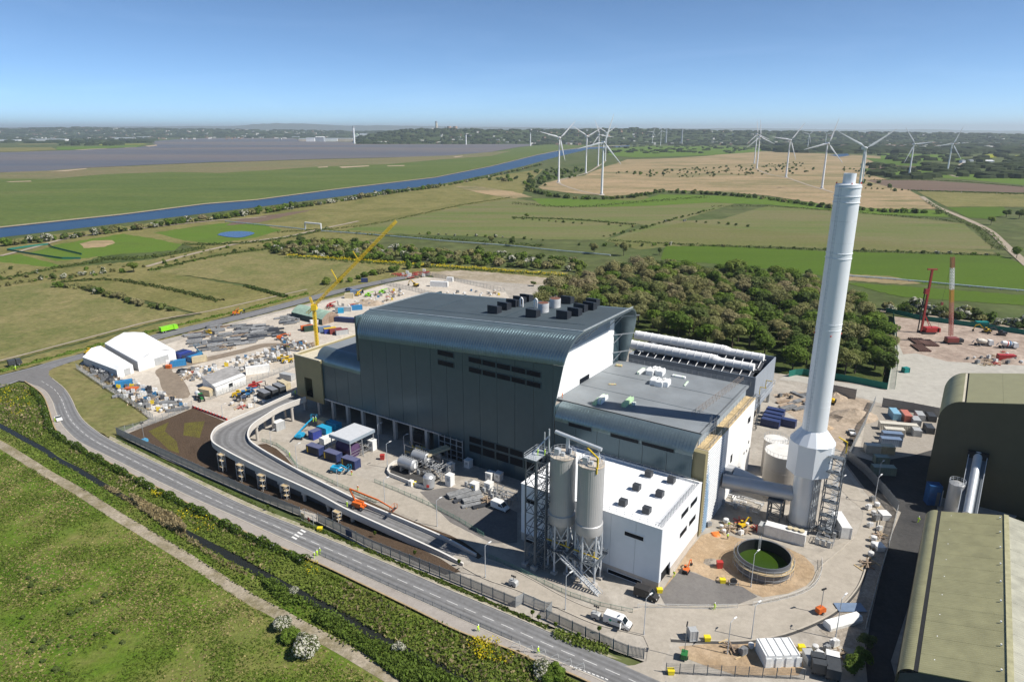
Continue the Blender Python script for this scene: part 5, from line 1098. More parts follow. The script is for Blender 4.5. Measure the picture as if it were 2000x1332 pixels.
for j, Yd in enumerate((AY0 + 6.5, AY0 + 19.5)):
    x1 = AX1 - 2.5; xm = AX1 - 17; x0 = AX0 - 6; zc_ = ZA + 1.4
    part('steam_duct', MB().tube((x0, Yd, zc_ + .3), (xm, Yd, zc_ + .3), 1.75, 28), m_wpan, AC, True)
    part('steam_duct_reducer', MB().tube((xm, Yd, zc_ + .3), (xm + 2.4, Yd, zc_), 1.75, 28, 1.35), m_wpan, AC, True)
    part('steam_duct', MB().tube((xm + 2.4, Yd, zc_), (x1, Yd, zc_), 1.35, 28), m_wpan, AC, True)
    for k in range(18):
        X = x0 + (x1 - x0) * (k + .5) / 18; rr = 1.75 if X < xm else 1.35
        if xm < X < xm + 2.4: continue
        part('stiffener_ring', MB().tube((X - .08, Yd, zc_ + (.3 if X < xm else 0)), (X + .08, Yd, zc_ + (.3 if X < xm else 0)), rr + .12, 28), m_wpan, AC, True)
    for s_ in (-1, 1):
        for k in range(14):
            X = AX0 + 3 + (AX1 - AX0 - 6) * k / 13; part('tube_frame', MB().bar((X, Yd + s_ * .6, zc_ - .9), (X, Yd + s_ * 5.6, ZA - 1.2), .2), m_wpan, AC)
        m = MB(); m.add([(AX0 + 1, Yd + s_ * .5, zc_ - 1.7), (AX1 - 2, Yd + s_ * .5, zc_ - 1.7), (AX1 - 2, Yd + s_ * 5.8, ZA - 1.9), (AX0 + 1, Yd + s_ * 5.8, ZA - 1.9)], [(0, 1, 2, 3)])
        part('finned_bundle', m, pm('finned_tubes', (.06, .065, .075), .6, var=.15, scale=2), AC)
# pipe bridge scaffold at the right end of the hall
pb = thing('pipe_bridge', 'dark steel pipe bridge and ladder tower at the condenser hall end', 'pipe bridge', l2w(AX1 + .6, AY0 - 3), RZ)
part('tower', truss(MB(), (0, 0, 0), 1.8, 1.8, 13, 6, .09), m_dsteel, pb)
part('bridge', truss(MB(), (0, 2, 10), 1.4, 22, 1.6, 1, .08), m_lsteel, pb)
m = MB(); m.bar((.5, 6, 11.6), (.5, 6, 14.5), .2); m.bar((.5, 6, 14.4), (2.6, 6, 14.4), .2); m.bar((.5, 14, 11.6), (.5, 14, 14.5), .2); m.bar((.5, 14, 14.4), (2.6, 14, 14.4), .2); part('davit', m, m_yel_, pb)
# ---------------------------------------------------------------- ramp viaduct
RO = [(577, 764, 8.2), (521.6, 789, 8.1), (463.5, 814, 8.0), (442, 823.5, 7.9), (423, 834, 7.8), (414, 846.5, 7.7), (413, 857, 7.6), (418, 865, 7.5), (434, 875, 7.3), (467, 893, 6.9), (521, 919, 6.2), (569, 940, 5.5), (625, 966, 4.7), (675, 993, 4.0), (750, 1027, 3.0), (850, 1072, 1.7), (905, 1100, 1.1)]
RI = [(597, 775, 8.2), (548.6, 793, 8.1), (515, 812.7, 8.0), (494.6, 827, 7.9), (486.5, 838, 7.8), (484, 849, 7.7), (486.5, 857, 7.6), (492, 864, 7.5), (508, 875, 7.2), (535, 891, 6.8), (575.7, 914, 6.1), (610, 932, 5.5), (650, 952, 4.8), (712, 982, 4.0), (800, 1019, 2.8), (875, 1052, 1.8), (930, 1082, 1.1)]
ro = crom([G(x, y, z) for x, y, z in RO], 5); ri = crom([G(x, y, z) for x, y, z in RI], 5); ro, ri = resample(ro, 90), resample(ri, 90)
dz = Vector((0, 0, 1.0))
rp = thing('ramp_viaduct', 'curving concrete vehicle ramp on piers leading up to the tipping hall door', 'ramp', (ro[45].x, ro[45].y, 0))
org = Vector((ro[45].x, ro[45].y, 0)); ro = [p - org for p in ro]; ri = [p - org for p in ri]
m = MB(); m.strip([p - dz for p in ro], [p - dz for p in ri]); part('deck_surface', m, m_road, rp)
m = MB(); m.add([p - dz - Vector((0, 0, .08)) for p in ro] + [p - dz - Vector((0, 0, .08)) for p in ri] + [Vector((p.x, p.y, max(-.3, p.z - 1.8))) for p in ro] + [Vector((p.x, p.y, max(-.3, p.z - 1.8))) for p in ri],
    [f for i in range(89) for f in ((i, i + 1, 91 + i, 90 + i), (180 + i, 270 + i, 271 + i, 181 + i), (i, 180 + i, 181 + i, i + 1), (90 + i, 91 + i, 271 + i, 270 + i))])
part('deck_slab', m, m_conw, rp)
for P in (ro, ri):
    m = MB(); m.ribbon([Vector((p.x, p.y, max(-.2, p.z - 1.9))) for p in P], [min(1.9, p.z + .2) for p in P], .35); part('parapet', m, pm('pale_parapet', (.50, .47, .43), .8, var=.08, scale=.3), rp)
    m = MB(); m.ribbon([Vector((p.x, p.y, p.z)) for p in P], .1, .45); part('parapet_coping', m, pm('white_coping', (.66, .64, .60), .7, var=.06), rp)
pier_idx = [4, 10, 16, 22, 30, 36, 42, 48, 54, 60, 66]
for i in pier_idx:
    zt = (ro[i].z + ri[i].z) / 2 - 1.8
    if zt < .8: continue
    c = part('pier', MB().bar(ro[i].lerp(ri[i], .04) + Vector((0, 0, -2.3)), ro[i].lerp(ri[i], .96) + Vector((0, 0, -2.3)), 1.0, .9), m_conw, rp)
    for f in (.12, .88):
        p = ro[i].lerp(ri[i], f); part('pier_column', MB().lathe([(.5, 0), (.5, zt - .3)], 16, p.x, p.y), m_conw, rp, True)
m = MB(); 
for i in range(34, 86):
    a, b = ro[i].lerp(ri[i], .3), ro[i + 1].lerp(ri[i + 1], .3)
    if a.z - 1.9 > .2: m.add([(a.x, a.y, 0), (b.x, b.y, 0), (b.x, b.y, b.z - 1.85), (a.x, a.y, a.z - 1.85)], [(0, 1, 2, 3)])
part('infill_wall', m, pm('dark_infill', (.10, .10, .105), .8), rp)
for k, i in enumerate((33, 39, 45, 51, 64)):
    p = ro[i] + org; d_ = (ro[i + 1] - ro[i - 1]); a = math.atan2(d_.y, d_.x); h = ro[i].z - 1
    nv = Vector((d_.y, -d_.x, 0)).normalized() * 1.3
    if nv.dot(ri[i] - ro[i]) > 0: nv = -nv
    t = thing('scaffold_tower', 'aluminium scaffold tower under the ramp edge, number ' + ('one from the bend', 'two from the bend', 'three from the bend', 'four from the bend', 'five from the bend')[k].replace('number ', ''), 'scaffold', (p.x + nv.x, p.y + nv.y, 0), a, 'scaffold towers along the ramp edge')
    t['label'] = ('first', 'second', 'third', 'fourth', 'fifth')[k] + ' scaffold tower along the outer ramp edge counting from the bend'
    part('frame', truss(MB(), (-1.1, -.6, 0), 2.2, 1.2, max(2.2, h), 3, .05), m_lsteel, t)
    for z in (h * .33, h * .66, h * .95): part('deck_board', MB().box(-1.1, 1.1, -.6, .6, z, z + .06), m_ply, t)
# ---------------------------------------------------------------- neighbouring olive sheds
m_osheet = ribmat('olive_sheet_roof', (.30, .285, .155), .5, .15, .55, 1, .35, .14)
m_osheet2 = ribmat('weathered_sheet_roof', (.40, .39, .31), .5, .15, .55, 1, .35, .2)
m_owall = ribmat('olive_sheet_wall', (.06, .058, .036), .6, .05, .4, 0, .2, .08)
ZE = 13.0; e0 = loc(1815, 992, ZE); e1 = loc(1750, 1295, ZE); rg0 = loc(1965, 1015, 15.5); rg1 = loc(1972, 1332, 15.5)
SX = (e0.x + e1.x) / 2; RX = (rg0.x + rg1.x) / 2; SY0, SY1 = e1.y, (e0.y)
shd = thing('olive_shed', 'long low shed with olive sheet roof filling the lower right corner', 'building', W0, RZ)
zr_ = 16.0
prof = [(SX, ZE - 2.2)] + [(SX + 2.2 * (1 - math.cos(math.pi / 2 * k / 6)), ZE - 2.2 + 2.2 * math.sin(math.pi / 2 * k / 6)) for k in range(1, 7)]
m = MB(); n = len(prof); m.add([(x, SY0, z) for x, z in prof] + [(x, SY1, z) for x, z in prof], [(i, i + 1, n + i + 1, n + i) for i in range(n - 1)]); part('curved_eave', m, m_osheet, shd, True)
part('gutter', MB().box(SX + 2.2, SX + 2.9, SY0, SY1, ZE - .15, ZE - .05), m_void, shd)
nb = 12
for i in range(nb):
    y0, y1 = SY0 + (SY1 - SY0) * i / nb, SY0 + (SY1 - SY0) * (i + 1) / nb
    m = MB(); m.add([(SX + 2.9, y0 + .02, ZE), (RX, y0 + .02, zr_), (RX, y1 - .02, zr_), (SX + 2.9, y1 - .02, ZE), (SX + 2.9, y0 + .02, ZE - .2), (RX, y0 + .02, zr_ - .2), (RX, y1 - .02, zr_ - .2), (SX + 2.9, y1 - .02, ZE - .2)], [(0, 1, 2, 3), (7, 6, 5, 4), (0, 4, 5, 1), (1, 5, 6, 2), (2, 6, 7, 3), (3, 7, 4, 0)]); part('roof_sheet', m, m_osheet, shd)
    m = MB(); m.add([(RX, y0 + .02, zr_), (RX + 18, y0 + .02, ZE + .3), (RX + 18, y1 - .02, ZE + .3), (RX, y1 - .02, zr_)], [(0, 1, 2, 3)]); part('roof_sheet', m, m_osheet2, shd)
part('ridge_cap', MB().bar((RX, SY0 - .1, zr_ + .08), (RX, SY1 + .1, zr_ + .08), .9, .16), pm('ridge_olive', (.36, .34, .2), .5), shd)
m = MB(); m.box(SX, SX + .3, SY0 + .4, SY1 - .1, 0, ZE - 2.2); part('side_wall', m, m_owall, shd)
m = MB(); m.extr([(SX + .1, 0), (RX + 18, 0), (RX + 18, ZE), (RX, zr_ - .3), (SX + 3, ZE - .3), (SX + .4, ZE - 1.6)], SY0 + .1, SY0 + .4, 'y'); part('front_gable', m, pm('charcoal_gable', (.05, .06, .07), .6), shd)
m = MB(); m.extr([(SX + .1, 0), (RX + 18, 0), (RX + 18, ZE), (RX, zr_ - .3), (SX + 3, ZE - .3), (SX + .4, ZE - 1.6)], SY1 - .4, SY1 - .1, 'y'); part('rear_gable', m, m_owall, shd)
for i in range(9):
    o = part('safety_anchor', MB().box(-.12, .12, -.12, .12, 0, .3), m_wpan, shd); y = SY0 + 4 + i * (SY1 - SY0 - 6) / 8; o.location = (SX + 5, y, ZE + .22)
    o = part('safety_anchor', MB().box(-.12, .12, -.12, .12, 0, .3), m_wpan, shd); o.location = (RX - 1.2, y, zr_ - .12)
# tall olive shed behind
TBX, TBY = 46.0, 84.1
tb = thing('tall_olive_shed', 'tall olive shed with rounded roof edge and dark shaded wall at right', 'building', l2w(TBX, TBY), RZ)
TD = 28.0
prof = [(0, 0), (0, 23.4)] + [(5.3 * (1 - math.cos(math.pi / 2 * k / 9 * .93)), 23.4 + 6.2 * math.sin(math.pi / 2 * k / 9 * .93)) for k in range(1, 10)]
n = len(prof); m = MB(); m.add([(x, 0, z) for x, z in prof] + [(x, TD, z) for x, z in prof], [(i, i + 1, n + i + 1, n + i) for i in range(n - 1)]); part('rounded_side', m, m_osheet, tb, True)
xe, ze = prof[-1]; sl = .19
part('pale_joint', MB().add([(xe, -.02, ze), (xe + .5, -.02, ze + .06), (xe + .5, TD, ze + .06), (xe, TD, ze)], [(0, 1, 2, 3)]), m_cream, tb)
part('roof_joint', MB().add([(xe + .5, 0, ze - .1), (xe + .9, 0, ze - .1), (xe + .9, TD, ze - .1), (xe + .5, TD, ze - .1)], [(0, 1, 2, 3)]), m_void, tb)
m_osheetx = ribmat('olive_sheet_roof_cross', (.30, .285, .155), .5, .15, .9, 1, .15, .06)
for i in range(6):
    x0, x1 = xe + .9 + i * 8, xe + .9 + i * 8 + 7.97; z0, z1 = ze + sl * (x0 - xe), ze + sl * (x1 - xe)
    part('roof_sheet', MB().add([(x0, 0, z0), (x1, 0, z1), (x1, TD, z1), (x0, TD, z0), (x0, 0, z0 - .15), (x1, 0, z1 - .15), (x1, TD, z1 - .15), (x0, TD, z0 - .15)], [(0, 1, 2, 3), (7, 6, 5, 4), (0, 4, 5, 1), (1, 5, 6, 2), (2, 6, 7, 3), (3, 7, 4, 0)]), m_osheetx, tb)
TW = xe + 48.8; zw = ze + sl * 48.5
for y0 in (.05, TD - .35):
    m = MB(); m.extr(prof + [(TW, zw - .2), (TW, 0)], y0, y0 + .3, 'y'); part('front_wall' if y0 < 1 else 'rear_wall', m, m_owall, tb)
cv = thing('pipe_conveyor', 'sloping pale conveyor tube rising to the dark olive shed wall', 'conveyor', W0, RZ)
xa, za = onY(1911, 886, TBY - .3); p0 = Vector((xa, TBY - .3, za)); p1 = loc(1889, 1003, 4.5)
part('tube', MB().tube(p0, p1, 1.05, 24), m_lsteel, cv, True)
for s2 in (-1.9, 1.9):
    part('walkway', MB().bar(p0 + Vector((s2 * .8, 0, -.7)), p1 + Vector((s2 * .8, 0, -.7)), 1.0, .12), m_dsteel, cv)
    m = MB(); m.bar(p0 + Vector((s2 * 1.1, 0, .5)), p1 + Vector((s2 * 1.1, 0, .5)), .14); m.bar(p0 + Vector((s2 * 1.1, 0, 0)), p1 + Vector((s2 * 1.1, 0, 0)), .1); part('handrail', m, m_lsteel, cv)
part('head_house', MB().box(xa - 2.4, xa + 2.4, TBY - 1.4, TBY - .05, za - 1.2, za + .6), m_void, cv)
for k, (px, py, R_, H_, mt, lb) in enumerate([(1857, 1005, 1.9, 9.5, m_alu, 'ribbed silver silo beside the sloping conveyor')]):
    g_ = G(px, py); t = thing('small_silo', lb, 'silo', (g_.x, g_.y, 0)); part('shell', MB().lathe([(R_, 0), (R_, H_)], 28), mt, t, True)
    part('dome', MB().lathe([(R_, H_), (R_ * .6, H_ + .4), (.1, H_ + .5)], 28), mt, t, True); m = MB()
    for a in range(12): m.bar((R_ * math.cos(a * .5236), R_ * math.sin(a * .5236), H_), (R_ * math.cos(a * .5236), R_ * math.sin(a * .5236), H_ + 1.1), .06)
    for z in (.6, 1.1): m.path([(R_ * math.cos(a * .5236), R_ * math.sin(a * .5236), H_ + z) for a in range(13)], .04, 5)
    part('top_rail', m, m_lsteel, t)
g_ = G(1818, 985); t = thing('blue_plant_container', 'upright dark blue plant room against the olive shed wall', 'container', (g_.x, g_.y, 0), math.radians(-10)); part('body', MB().box(-1.6, 1.6, -1.4, 1.4, 0, 6.4), pm('deep_blue', (.015, .08, .22), .5), t); part('door', MB().box(.4, 1.3, -1.46, -1.4, .2, 4.6), m_dsteel, t); part('pipe', MB().tube((1.9, -1.2, 0), (1.9, -1.2, 5.2), .12), m_lsteel, t)
# ================================================================ FENCES, BARRIERS, LAMP POSTS
def pale_mesh(kind):
    m = MB()
    if kind == 'palisade':
        for k in range(12): x = -.5 + (k + .5) / 12; m.box(x - .026, x + .026, -.02, .02, .05, 1.0)
        for z in (.2, .85): m.box(-.5, .5, -.04, .0, z, z + .03)
    elif kind == 'mesh':
        for k in range(14): x = -.5 + (k + .5) / 14; m.box(x - .006, x + .006, -.01, .01, .02, 1.0)
        for k in range(7): z = .03 + k * .16; m.box(-.5, .5, -.012, .0, z, z + .012)
    elif kind == 'rail':
        for z in (.12, .93): m.box(-.5, .5, -.03, .03, z, z + .05)
        for k in range(8): x = -.5 + (k + .5) / 8; m.box(x - .01, x + .01, -.015, .015, .12, .95)
    elif kind == 'solid':
        for k in range(8): x = -.5 + k / 8; m.box(x, x + .06, -.04, .02, 0, 1.0); m.box(x + .06, x + .125, -.02, .04, 0, 1.0)
    elif kind == 'slab':
        for k in range(4): m.box(-.49, .49, -.05, .05, k * .25 + .005, k * .25 + .245)
    return m
PM = {}
def fence(name, label, px, kind, h, pitch, mat, pmat=None, cat='fence', postw=.12, pts=None, posth=1.06, z0=0.4, sm=0):
    P = pts or [G(x, y, .0) for x, y in px]
    if sm: P = crom(P, sm)
    L = sum((b - a).length for a, b in zip(P, P[1:])); n = max(1, round(L / pitch)); Q = resample(P, n + 1)
    root = thing(name, label, cat, (Q[0].x, Q[0].y, z0)); o0 = Vector((Q[0].x, Q[0].y, 0))
    key = (kind, mat.name)
    if key not in PM: PM[key] = pale_mesh(kind).mesh('panel', mat)
    pk = ('post', (pmat or mat).name, postw)
    if pk not in PM: PM[pk] = MB().box(-postw / 2, postw / 2, -postw / 2, postw / 2, 0, 1).mesh('post', pmat or mat)
    for i, q in enumerate(Q):
        a = Q[min(i + 1, n)] - Q[max(0, i - 1)]; po = link('post', PM[pk], root); po.location = q - o0; po.scale = (1, 1, h * posth); po.rotation_euler = (0, 0, math.atan2(a.y, a.x))
    for a, b in zip(Q, Q[1:]):
        d = b - a; o = link('panel', PM[key], root); o.location = (a + b) / 2 - o0; o.rotation_euler = (0, 0, math.atan2(d.y, d.x)); o.scale = (d.length, 1, h)
    return root
m_fgal = pm('fence_galvanised', (.22, .24, .26), .5, .4, var=.1)
m_fpale = pm('fence_bright_wire', (.40, .42, .43), .5, .4, var=.1)
m_fgreen = pm('barrier_green', (.10, .22, .17), .6, var=.1)
m_net = pm('green_debris_net', (.015, .16, .12), .8, var=.2, scale=.4)
m_slab = pm('precast_slab', (.33, .31, .28), .85, var=.1)
m_bar = pm('barrier_white', (.62, .62, .60), .6, var=.1)
fence('palisade_fence', 'grey steel palisade fence along the road from the bend to the gate', [(229, 851), (300, 884), (400, 930), (500, 974), (587, 1010)], 'palisade', 2.7, 3.0, m_fgal)
fence('palisade_fence', 'grey steel palisade fence along the road right of the pedestrian gate', [(622, 1022), (680, 1050), (720, 1072), (800, 1104), (897, 1143), (1007, 1189)], 'palisade', 2.7, 3.0, m_fgal)
fence('palisade_fence', 'set back bay of grey fence around the pale hatch by the road', [(1007, 1189), (1019, 1179), (1070, 1201), (1079, 1196), (1067, 1213)], 'palisade', 2.7, 2.6, m_fpale)
fence('palisade_fence', 'grey steel fence along planted strip ending at the site entrance', [(1067, 1213), (1109, 1232), (1160, 1255), (1223, 1283), (1257, 1290)], 'palisade', 2.6, 3.0, m_fgal)
fence('mesh_fence', 'bright wire mesh fence along the far edge of the brown bed', [(229, 851), (278, 838), (320, 822), (376, 797)], 'mesh', 2.5, 2.6, m_fpale)
fence('mesh_fence', 'wire mesh fence on the left edge of the storage yard', [(150, 722), (200, 756), (272, 802), (300, 822)], 'mesh', 2.4, 2.8, m_fpale)
fence('mesh_fence', 'wire mesh fence behind the dark containers in the yard', [(412, 782), (450, 768), (500, 748), (560, 726), (585, 716)], 'mesh', 2.6, 2.8, m_fpale)
fence('mesh_fence', 'wire mesh fence around the fenced compound at the top of the yard', [(745, 556), (800, 568), (850, 580), (900, 590)], 'mesh', 2.6, 3.2, m_fgal)
fence('mesh_fence', 'wire mesh fence on the far side of the fenced compound', [(820, 537), (880, 548), (940, 562), (985, 572)], 'mesh', 2.6, 3.2, m_fgal)
fence('net_hoarding', 'green netted hoarding behind the red piling rigs', [(1730, 611), (1800, 627), (1900, 640), (2000, 655), (2080, 668)], 'solid', 2.6, 4.0, m_net)
fence('net_hoarding', 'green netted hoarding along the near edge of the woodland', [(1540, 738), (1560, 733), (1612, 740), (1680, 752), (1732, 763)], 'solid', 2.8, 4.0, m_net)
fence('net_hoarding', 'green netted hoarding down the right edge of the woodland', [(1732, 763), (1740, 720), (1746, 690), (1746, 640), (1744, 618)], 'solid', 2.4, 4.0, m_net)
fence('mesh_fence', 'second thin green fence beside the pale strip at the wood edge', [(1747, 762), (1752, 720), (1750, 660), (1744, 625)], 'mesh', 2.2, 4.0, m_fgreen)
fence('net_fence', 'low teal netting around the small left parcel, far side', [(14, 490), (60, 483), (95, 479), (102, 485), (130, 492), (160, 499)], 'solid', 1.5, 5, m_net)
fence('net_fence', 'low teal netting around the small left parcel, near side', [(14, 490), (60, 498), (120, 507), (158, 507)], 'solid', 1.5, 5, m_net)
fence('slab_wall', 'grey precast slab wall at the top of the earthworks', [(1612, 770), (1670, 782)], 'slab', 4.2, 3.5, m_slab, cat='wall')
fence('slab_wall', 'grey slab wall between concrete yard and container yard', [(1722, 796), (1780, 806), (1840, 818)], 'slab', 3.6, 3.5, m_slab, cat='wall')
fence('mesh_fence', 'fence line between the earthworks and the container yard', [(1708, 790), (1690, 830), (1665, 880), (1655, 900)], 'palisade', 3.0, 3.4, m_fpale)
fence('mesh_fence', 'grey fence above the bend of the shaded access lane', [(1655, 900), (1690, 930), (1730, 975), (1752, 1003)], 'palisade', 3.2, 3.2, m_fgal)
fence('mesh_fence', 'white fence line running beside the shaded lane to the olive shed', [(1752, 1003), (1738, 1060), (1715, 1140), (1690, 1230)], 'palisade', 2.4, 3.0, m_bar)
fence('mesh_fence', 'black wire fence along the bottom edge of the site', [(1300, 1318), (1380, 1322), (1480, 1326), (1570, 1330)], 'mesh', 2.4, 2.6, m_dsteel)
fence('pedestrian_barrier', 'green mesh barrier curving beside the ramp foot bed', [(512, 864), (540, 872), (562, 888), (580, 914), (620, 932), (680, 960), (735, 985)], 'rail', 1.1, 2.4, m_fgreen, cat='barrier', postw=.06)
fence('pedestrian_barrier', 'green mesh barrier along the middle site road', [(732, 944), (790, 968), (850, 995), (900, 1022), (945, 1050)], 'rail', 1.1, 2.4, m_fgreen, cat='barrier', postw=.06)
fence('pedestrian_barrier', 'green mesh barrier in front of the silos', [(955, 1092), (1010, 1116), (1060, 1142), (1110, 1165), (1170, 1186), (1235, 1200)], 'rail', 1.1, 2.4, m_fgreen, cat='barrier', postw=.06)
fence('pedestrian_barrier', 'white barrier along the kerb below the asphalt apron', [(1245, 1190), (1300, 1190), (1373, 1192), (1440, 1190)], 'rail', 1.1, 2.2, m_bar, cat='barrier', postw=.06)
fence('pedestrian_barrier', 'white barrier rounding the green water tank corner', [(1470, 1186), (1520, 1176), (1565, 1163), (1592, 1146), (1604, 1120), (1604, 1098)], 'rail', 1.1, 2.2, m_bar, cat='barrier', postw=.06, sm=3)
fence('guard_rail', 'thin steel guard rail along the footway beside the road', [(622, 1086), (685, 1114), (750, 1144), (840, 1184), (925, 1222), (1000, 1254)], 'rail', 1.05, 2.6, m_fgal, cat='railing', postw=.06, z0=.5)
for i in range(6):
    a = G(1007 + i * 25, 1266 + i * 8.6, .5); t = thing('hoop_barrier', ('first', 'second', 'third', 'fourth', 'fifth', 'sixth')[i] + ' white cycle hoop barrier on the footway, counted from the left', 'barrier', a, RZ + .5, 'white hoop barriers on the footway')
    m = MB(); m.path([(-.9, 0, 0), (-.7, 0, 1.0), (.7, 0, 1.9), (.9, 0, 1.0), (.9, 0, 0)], .05, 6); part('hoop', m, m_bar, t); part('rail', MB().bar((-.8, 0, .7), (.85, 0, .9), .05), m_bar, t)
# pedestrian gate frame by the crossing
t = thing('turnstile_gate', 'timber and steel pedestrian gateway in the fence at the crossing', 'gate', G(604, 1018), RZ)
part('frame', truss(MB(), (-2.4, -.6, 0), 4.8, 1.2, 2.8, 2, .06), m_fpale, t); part('board', MB().box(-2.4, -1.0, -.7, -.64, .3, 2.2), m_ply, t); part('red_panel', MB().box(.4, 1.0, -.75, -.69, .6, 1.9), pm('sign_red', (.5, .05, .05), .5), t)
# small sign and blue board
t = thing('notice_board', 'dark blue notice board on the palisade fence', 'sign', G(683, 1052), RZ); part('board', MB().box(-1.1, 1.1, -.25, -.18, .8, 2.6), pm('navy_board', (.02, .035, .09), .5), t); part('post', MB().box(-.06, .06, -.16, -.06, 0, 2.6), m_fgal, t)
# lamp posts -------------------------------------------------------------------
LP = None
def lamp(px, top, label, arm=True, rz=None, z=0):
    global LP
    g = G(px[0], px[1], z); h = min(10.5, max(6, CAM_H + ray(*top)[2] * g.y / ray(*top)[1] - z))
    root = thing('lamp_post', label, 'lamp post', (g.x, g.y, z), RZ + 1.2 if rz is None else rz, 'street lamps on the site')
    if LP is None:
        LP = dict(post=MB().tube((0, 0, .4), (0, 0, 9), .11, 10, .07).mesh('post', m_lsteel), arm=MB().tube((0, 0, 9), (1.1, 0, 9.5), .05, 8).mesh('arm', m_lsteel),
                  head=MB().add([(.95, -.16, 9.42), (1.75, -.14, 9.55), (1.75, .14, 9.55), (.95, .16, 9.42), (.95, -.16, 9.54), (1.75, -.14, 9.64), (1.75, .14, 9.64), (.95, .16, 9.54)], [(0, 3, 2, 1), (4, 5, 6, 7), (0, 1, 5, 4), (1, 2, 6, 5), (2, 3, 7, 6), (3, 0, 4, 7)]).mesh('lamp_head', m_wpan),
                  base=MB().lathe([(.35, 0), (.35, .25), (.16, .3), (.14, 1.2)], 10).mesh('base', m_lsteel))
    for nm, k in (('base', 'base'), ('post', 'post')) + ((('arm', 'arm'), ('lamp_head', 'head')) if arm else ()):
        o = link(nm, LP[k], root)
    root.scale = (1, 1, h / 9.4)
for a in [((1257, 1243), (1265, 1165), 'tall lamp post on the kerb right of the white van'), ((1104, 1194), (1112, 1122), 'tall lamp post in front of the silo stair'), ((948, 1131), (948, 1063), 'tall lamp post at the foot of the ramp'),
          ((1466, 1149), (1478, 1079), 'lamp post beside the green water tank'), ((1467, 1251), (1475, 1180), 'lamp post on the outer kerb below the barrier bend'), ((1420, 1280), (1427, 1212), 'lamp post standing on the orange earth patch'),
          ((1631, 1250), (1646, 1127), 'lamp post beside the white wrapped load'), ((530, 874), (528, 845), 'lamp post in the brown bed inside the ramp bend'), ((581, 916), (578, 868), 'lamp post on the kerb inside the ramp near the containers'),
          ((660, 952), (659, 932), 'short lamp post with white plate by the middle road'), ((752, 986), (750, 935), 'lamp post behind the red boom lift'), ((854, 1031), (853, 975), 'lamp post beside the dark asphalt apron'),
          ((757, 916), (756, 865), 'lamp post left of the horizontal tanks'), ((790, 887), (788, 850), 'lamp post behind the horizontal tanks'), ((740, 875), (738, 828), 'lamp post right of the flat canopy'),
          ((436, 820), (433, 792), 'lamp post behind the ramp near the red barriers'), ((474, 801), (473, 775), 'lamp post behind the ramp by the tractors'), ((498, 798), (497, 770), 'lamp post behind the ramp beside dark containers'), ((1715, 938), (1718, 925), 'lamp post in the shade above the lane bend'), ((1707, 985), (1712, 930), 'lamp post on the kerb at the lane bend'), ((1640, 968), (1642, 945), 'lamp post beside the chimney stair tower')]:
    lamp(*a)
# red and white blocks edging the brown bed
m_rw = pm('barrier_red', (.45, .06, .05), .6, var=.15)
bl = MB().extr([(-.3, 0), (.3, 0), (.15, .9), (-.15, .9)], -.75, .75).mesh('block_body', m_rw); tp = MB().box(-.5, .5, -.16, .16, .9, 1.0).mesh('top', m_bar)
for i in range(11):
    f = i / 10; g = G(379 + 62 * f, 797 + 23 * f, .45); t = thing('barrier_block', 'red water filled barrier block in the row behind the brown bed', 'barrier', g, -.62, 'red barrier blocks behind the brown bed')
    link('body', bl, t); link('cap', tp, t)
# saplings strip by the road is in the vegetation part

def pipeline(px, label):
    t = thing('pipeline', label, 'pipeline'); P = resample(crom([G(x, y, 1.0) for x, y in px], 4), 40)
    part('pipe', MB().path(P, .45, 8), LST, t)
    for q in P[::3]: part('support', MB().box(q.x - .5, q.x + .5, q.y - .5, q.y + .5, .1, .7), m_conw, t)
LST = pm('pale_pipe', (.42, .50, .53), .4, .3)
pipeline([(440, 432), (500, 438), (560, 444), (596, 448)], 'pale pipeline left of the white pipe arch in the fields'); pipeline([(628, 451), (700, 456), (800, 464), (875, 471), (1000, 480), (1065, 487), (1192, 498)], 'long pale pipeline crossing the flats behind the scrub belt'); pipeline([(1640, 537), (1760, 546), (1880, 557), (2020, 569)], 'pale pipeline along the wheat fields behind the rigs')
t = thing('pipe_arch', 'white pipe arch bridging the track in the left fields', 'pipe bridge'); a, b = G(596, 448), G(627, 451); h = Vector((0, 0, 7))
for k in (0, 2.2): o = Vector((0, k, 0)); part('arch', MB().path([a + o, a + h + o, b + h + o, b + o], .5, 8), m_bar, t)
part('deck', MB().bar(a + h * .9 + Vector((0, 1.1, 0)), b + h * .9 + Vector((0, 1.1, 0)), 2.2, .3), m_bar, t)
# ================================================================ CONTAINERS, VEHICLES, CRANES, PEOPLE
m_tyre = pm('tyre_rubber', (.02, .02, .021), .8, var=.1); m_rim = pm('wheel_rim', (.35, .36, .37), .4, .5)
m_cabgl = pm('vehicle_glass', (.012, .018, .022), .12, var=.05, spec=.6)
m_dark = pm('dark_chassis', (.03, .031, .033), .6)
def C(name, col, rough=.45): return pm('paint_' + name, col, rough, .0, var=.10, scale=.7, dirt=.10)
YELLOW, LIME, RED, ORANGE, BLUE, NAVY, WHITE, LGREY, GREENV, SKY, CREAM = C('plant_yellow', (.66, .43, .01)), C('lime', (.24, .62, .02)), C('crane_red', (.42, .035, .03)), C('orange', (.62, .13, .02)), C('blue', (.03, .16, .36)), C('navy', (.025, .04, .12)), C('white', (.74, .74, .72)), C('light_grey', (.40, .41, .41)), C('tractor_green', (.02, .16, .04)), C('sky_blue', (.02, .32, .55)), C('cream', (.55, .47, .31))
CH, GREYB = C('charcoal', (.05, .055, .06)), C('grey_blue', (.16, .22, .32))
WH = {}
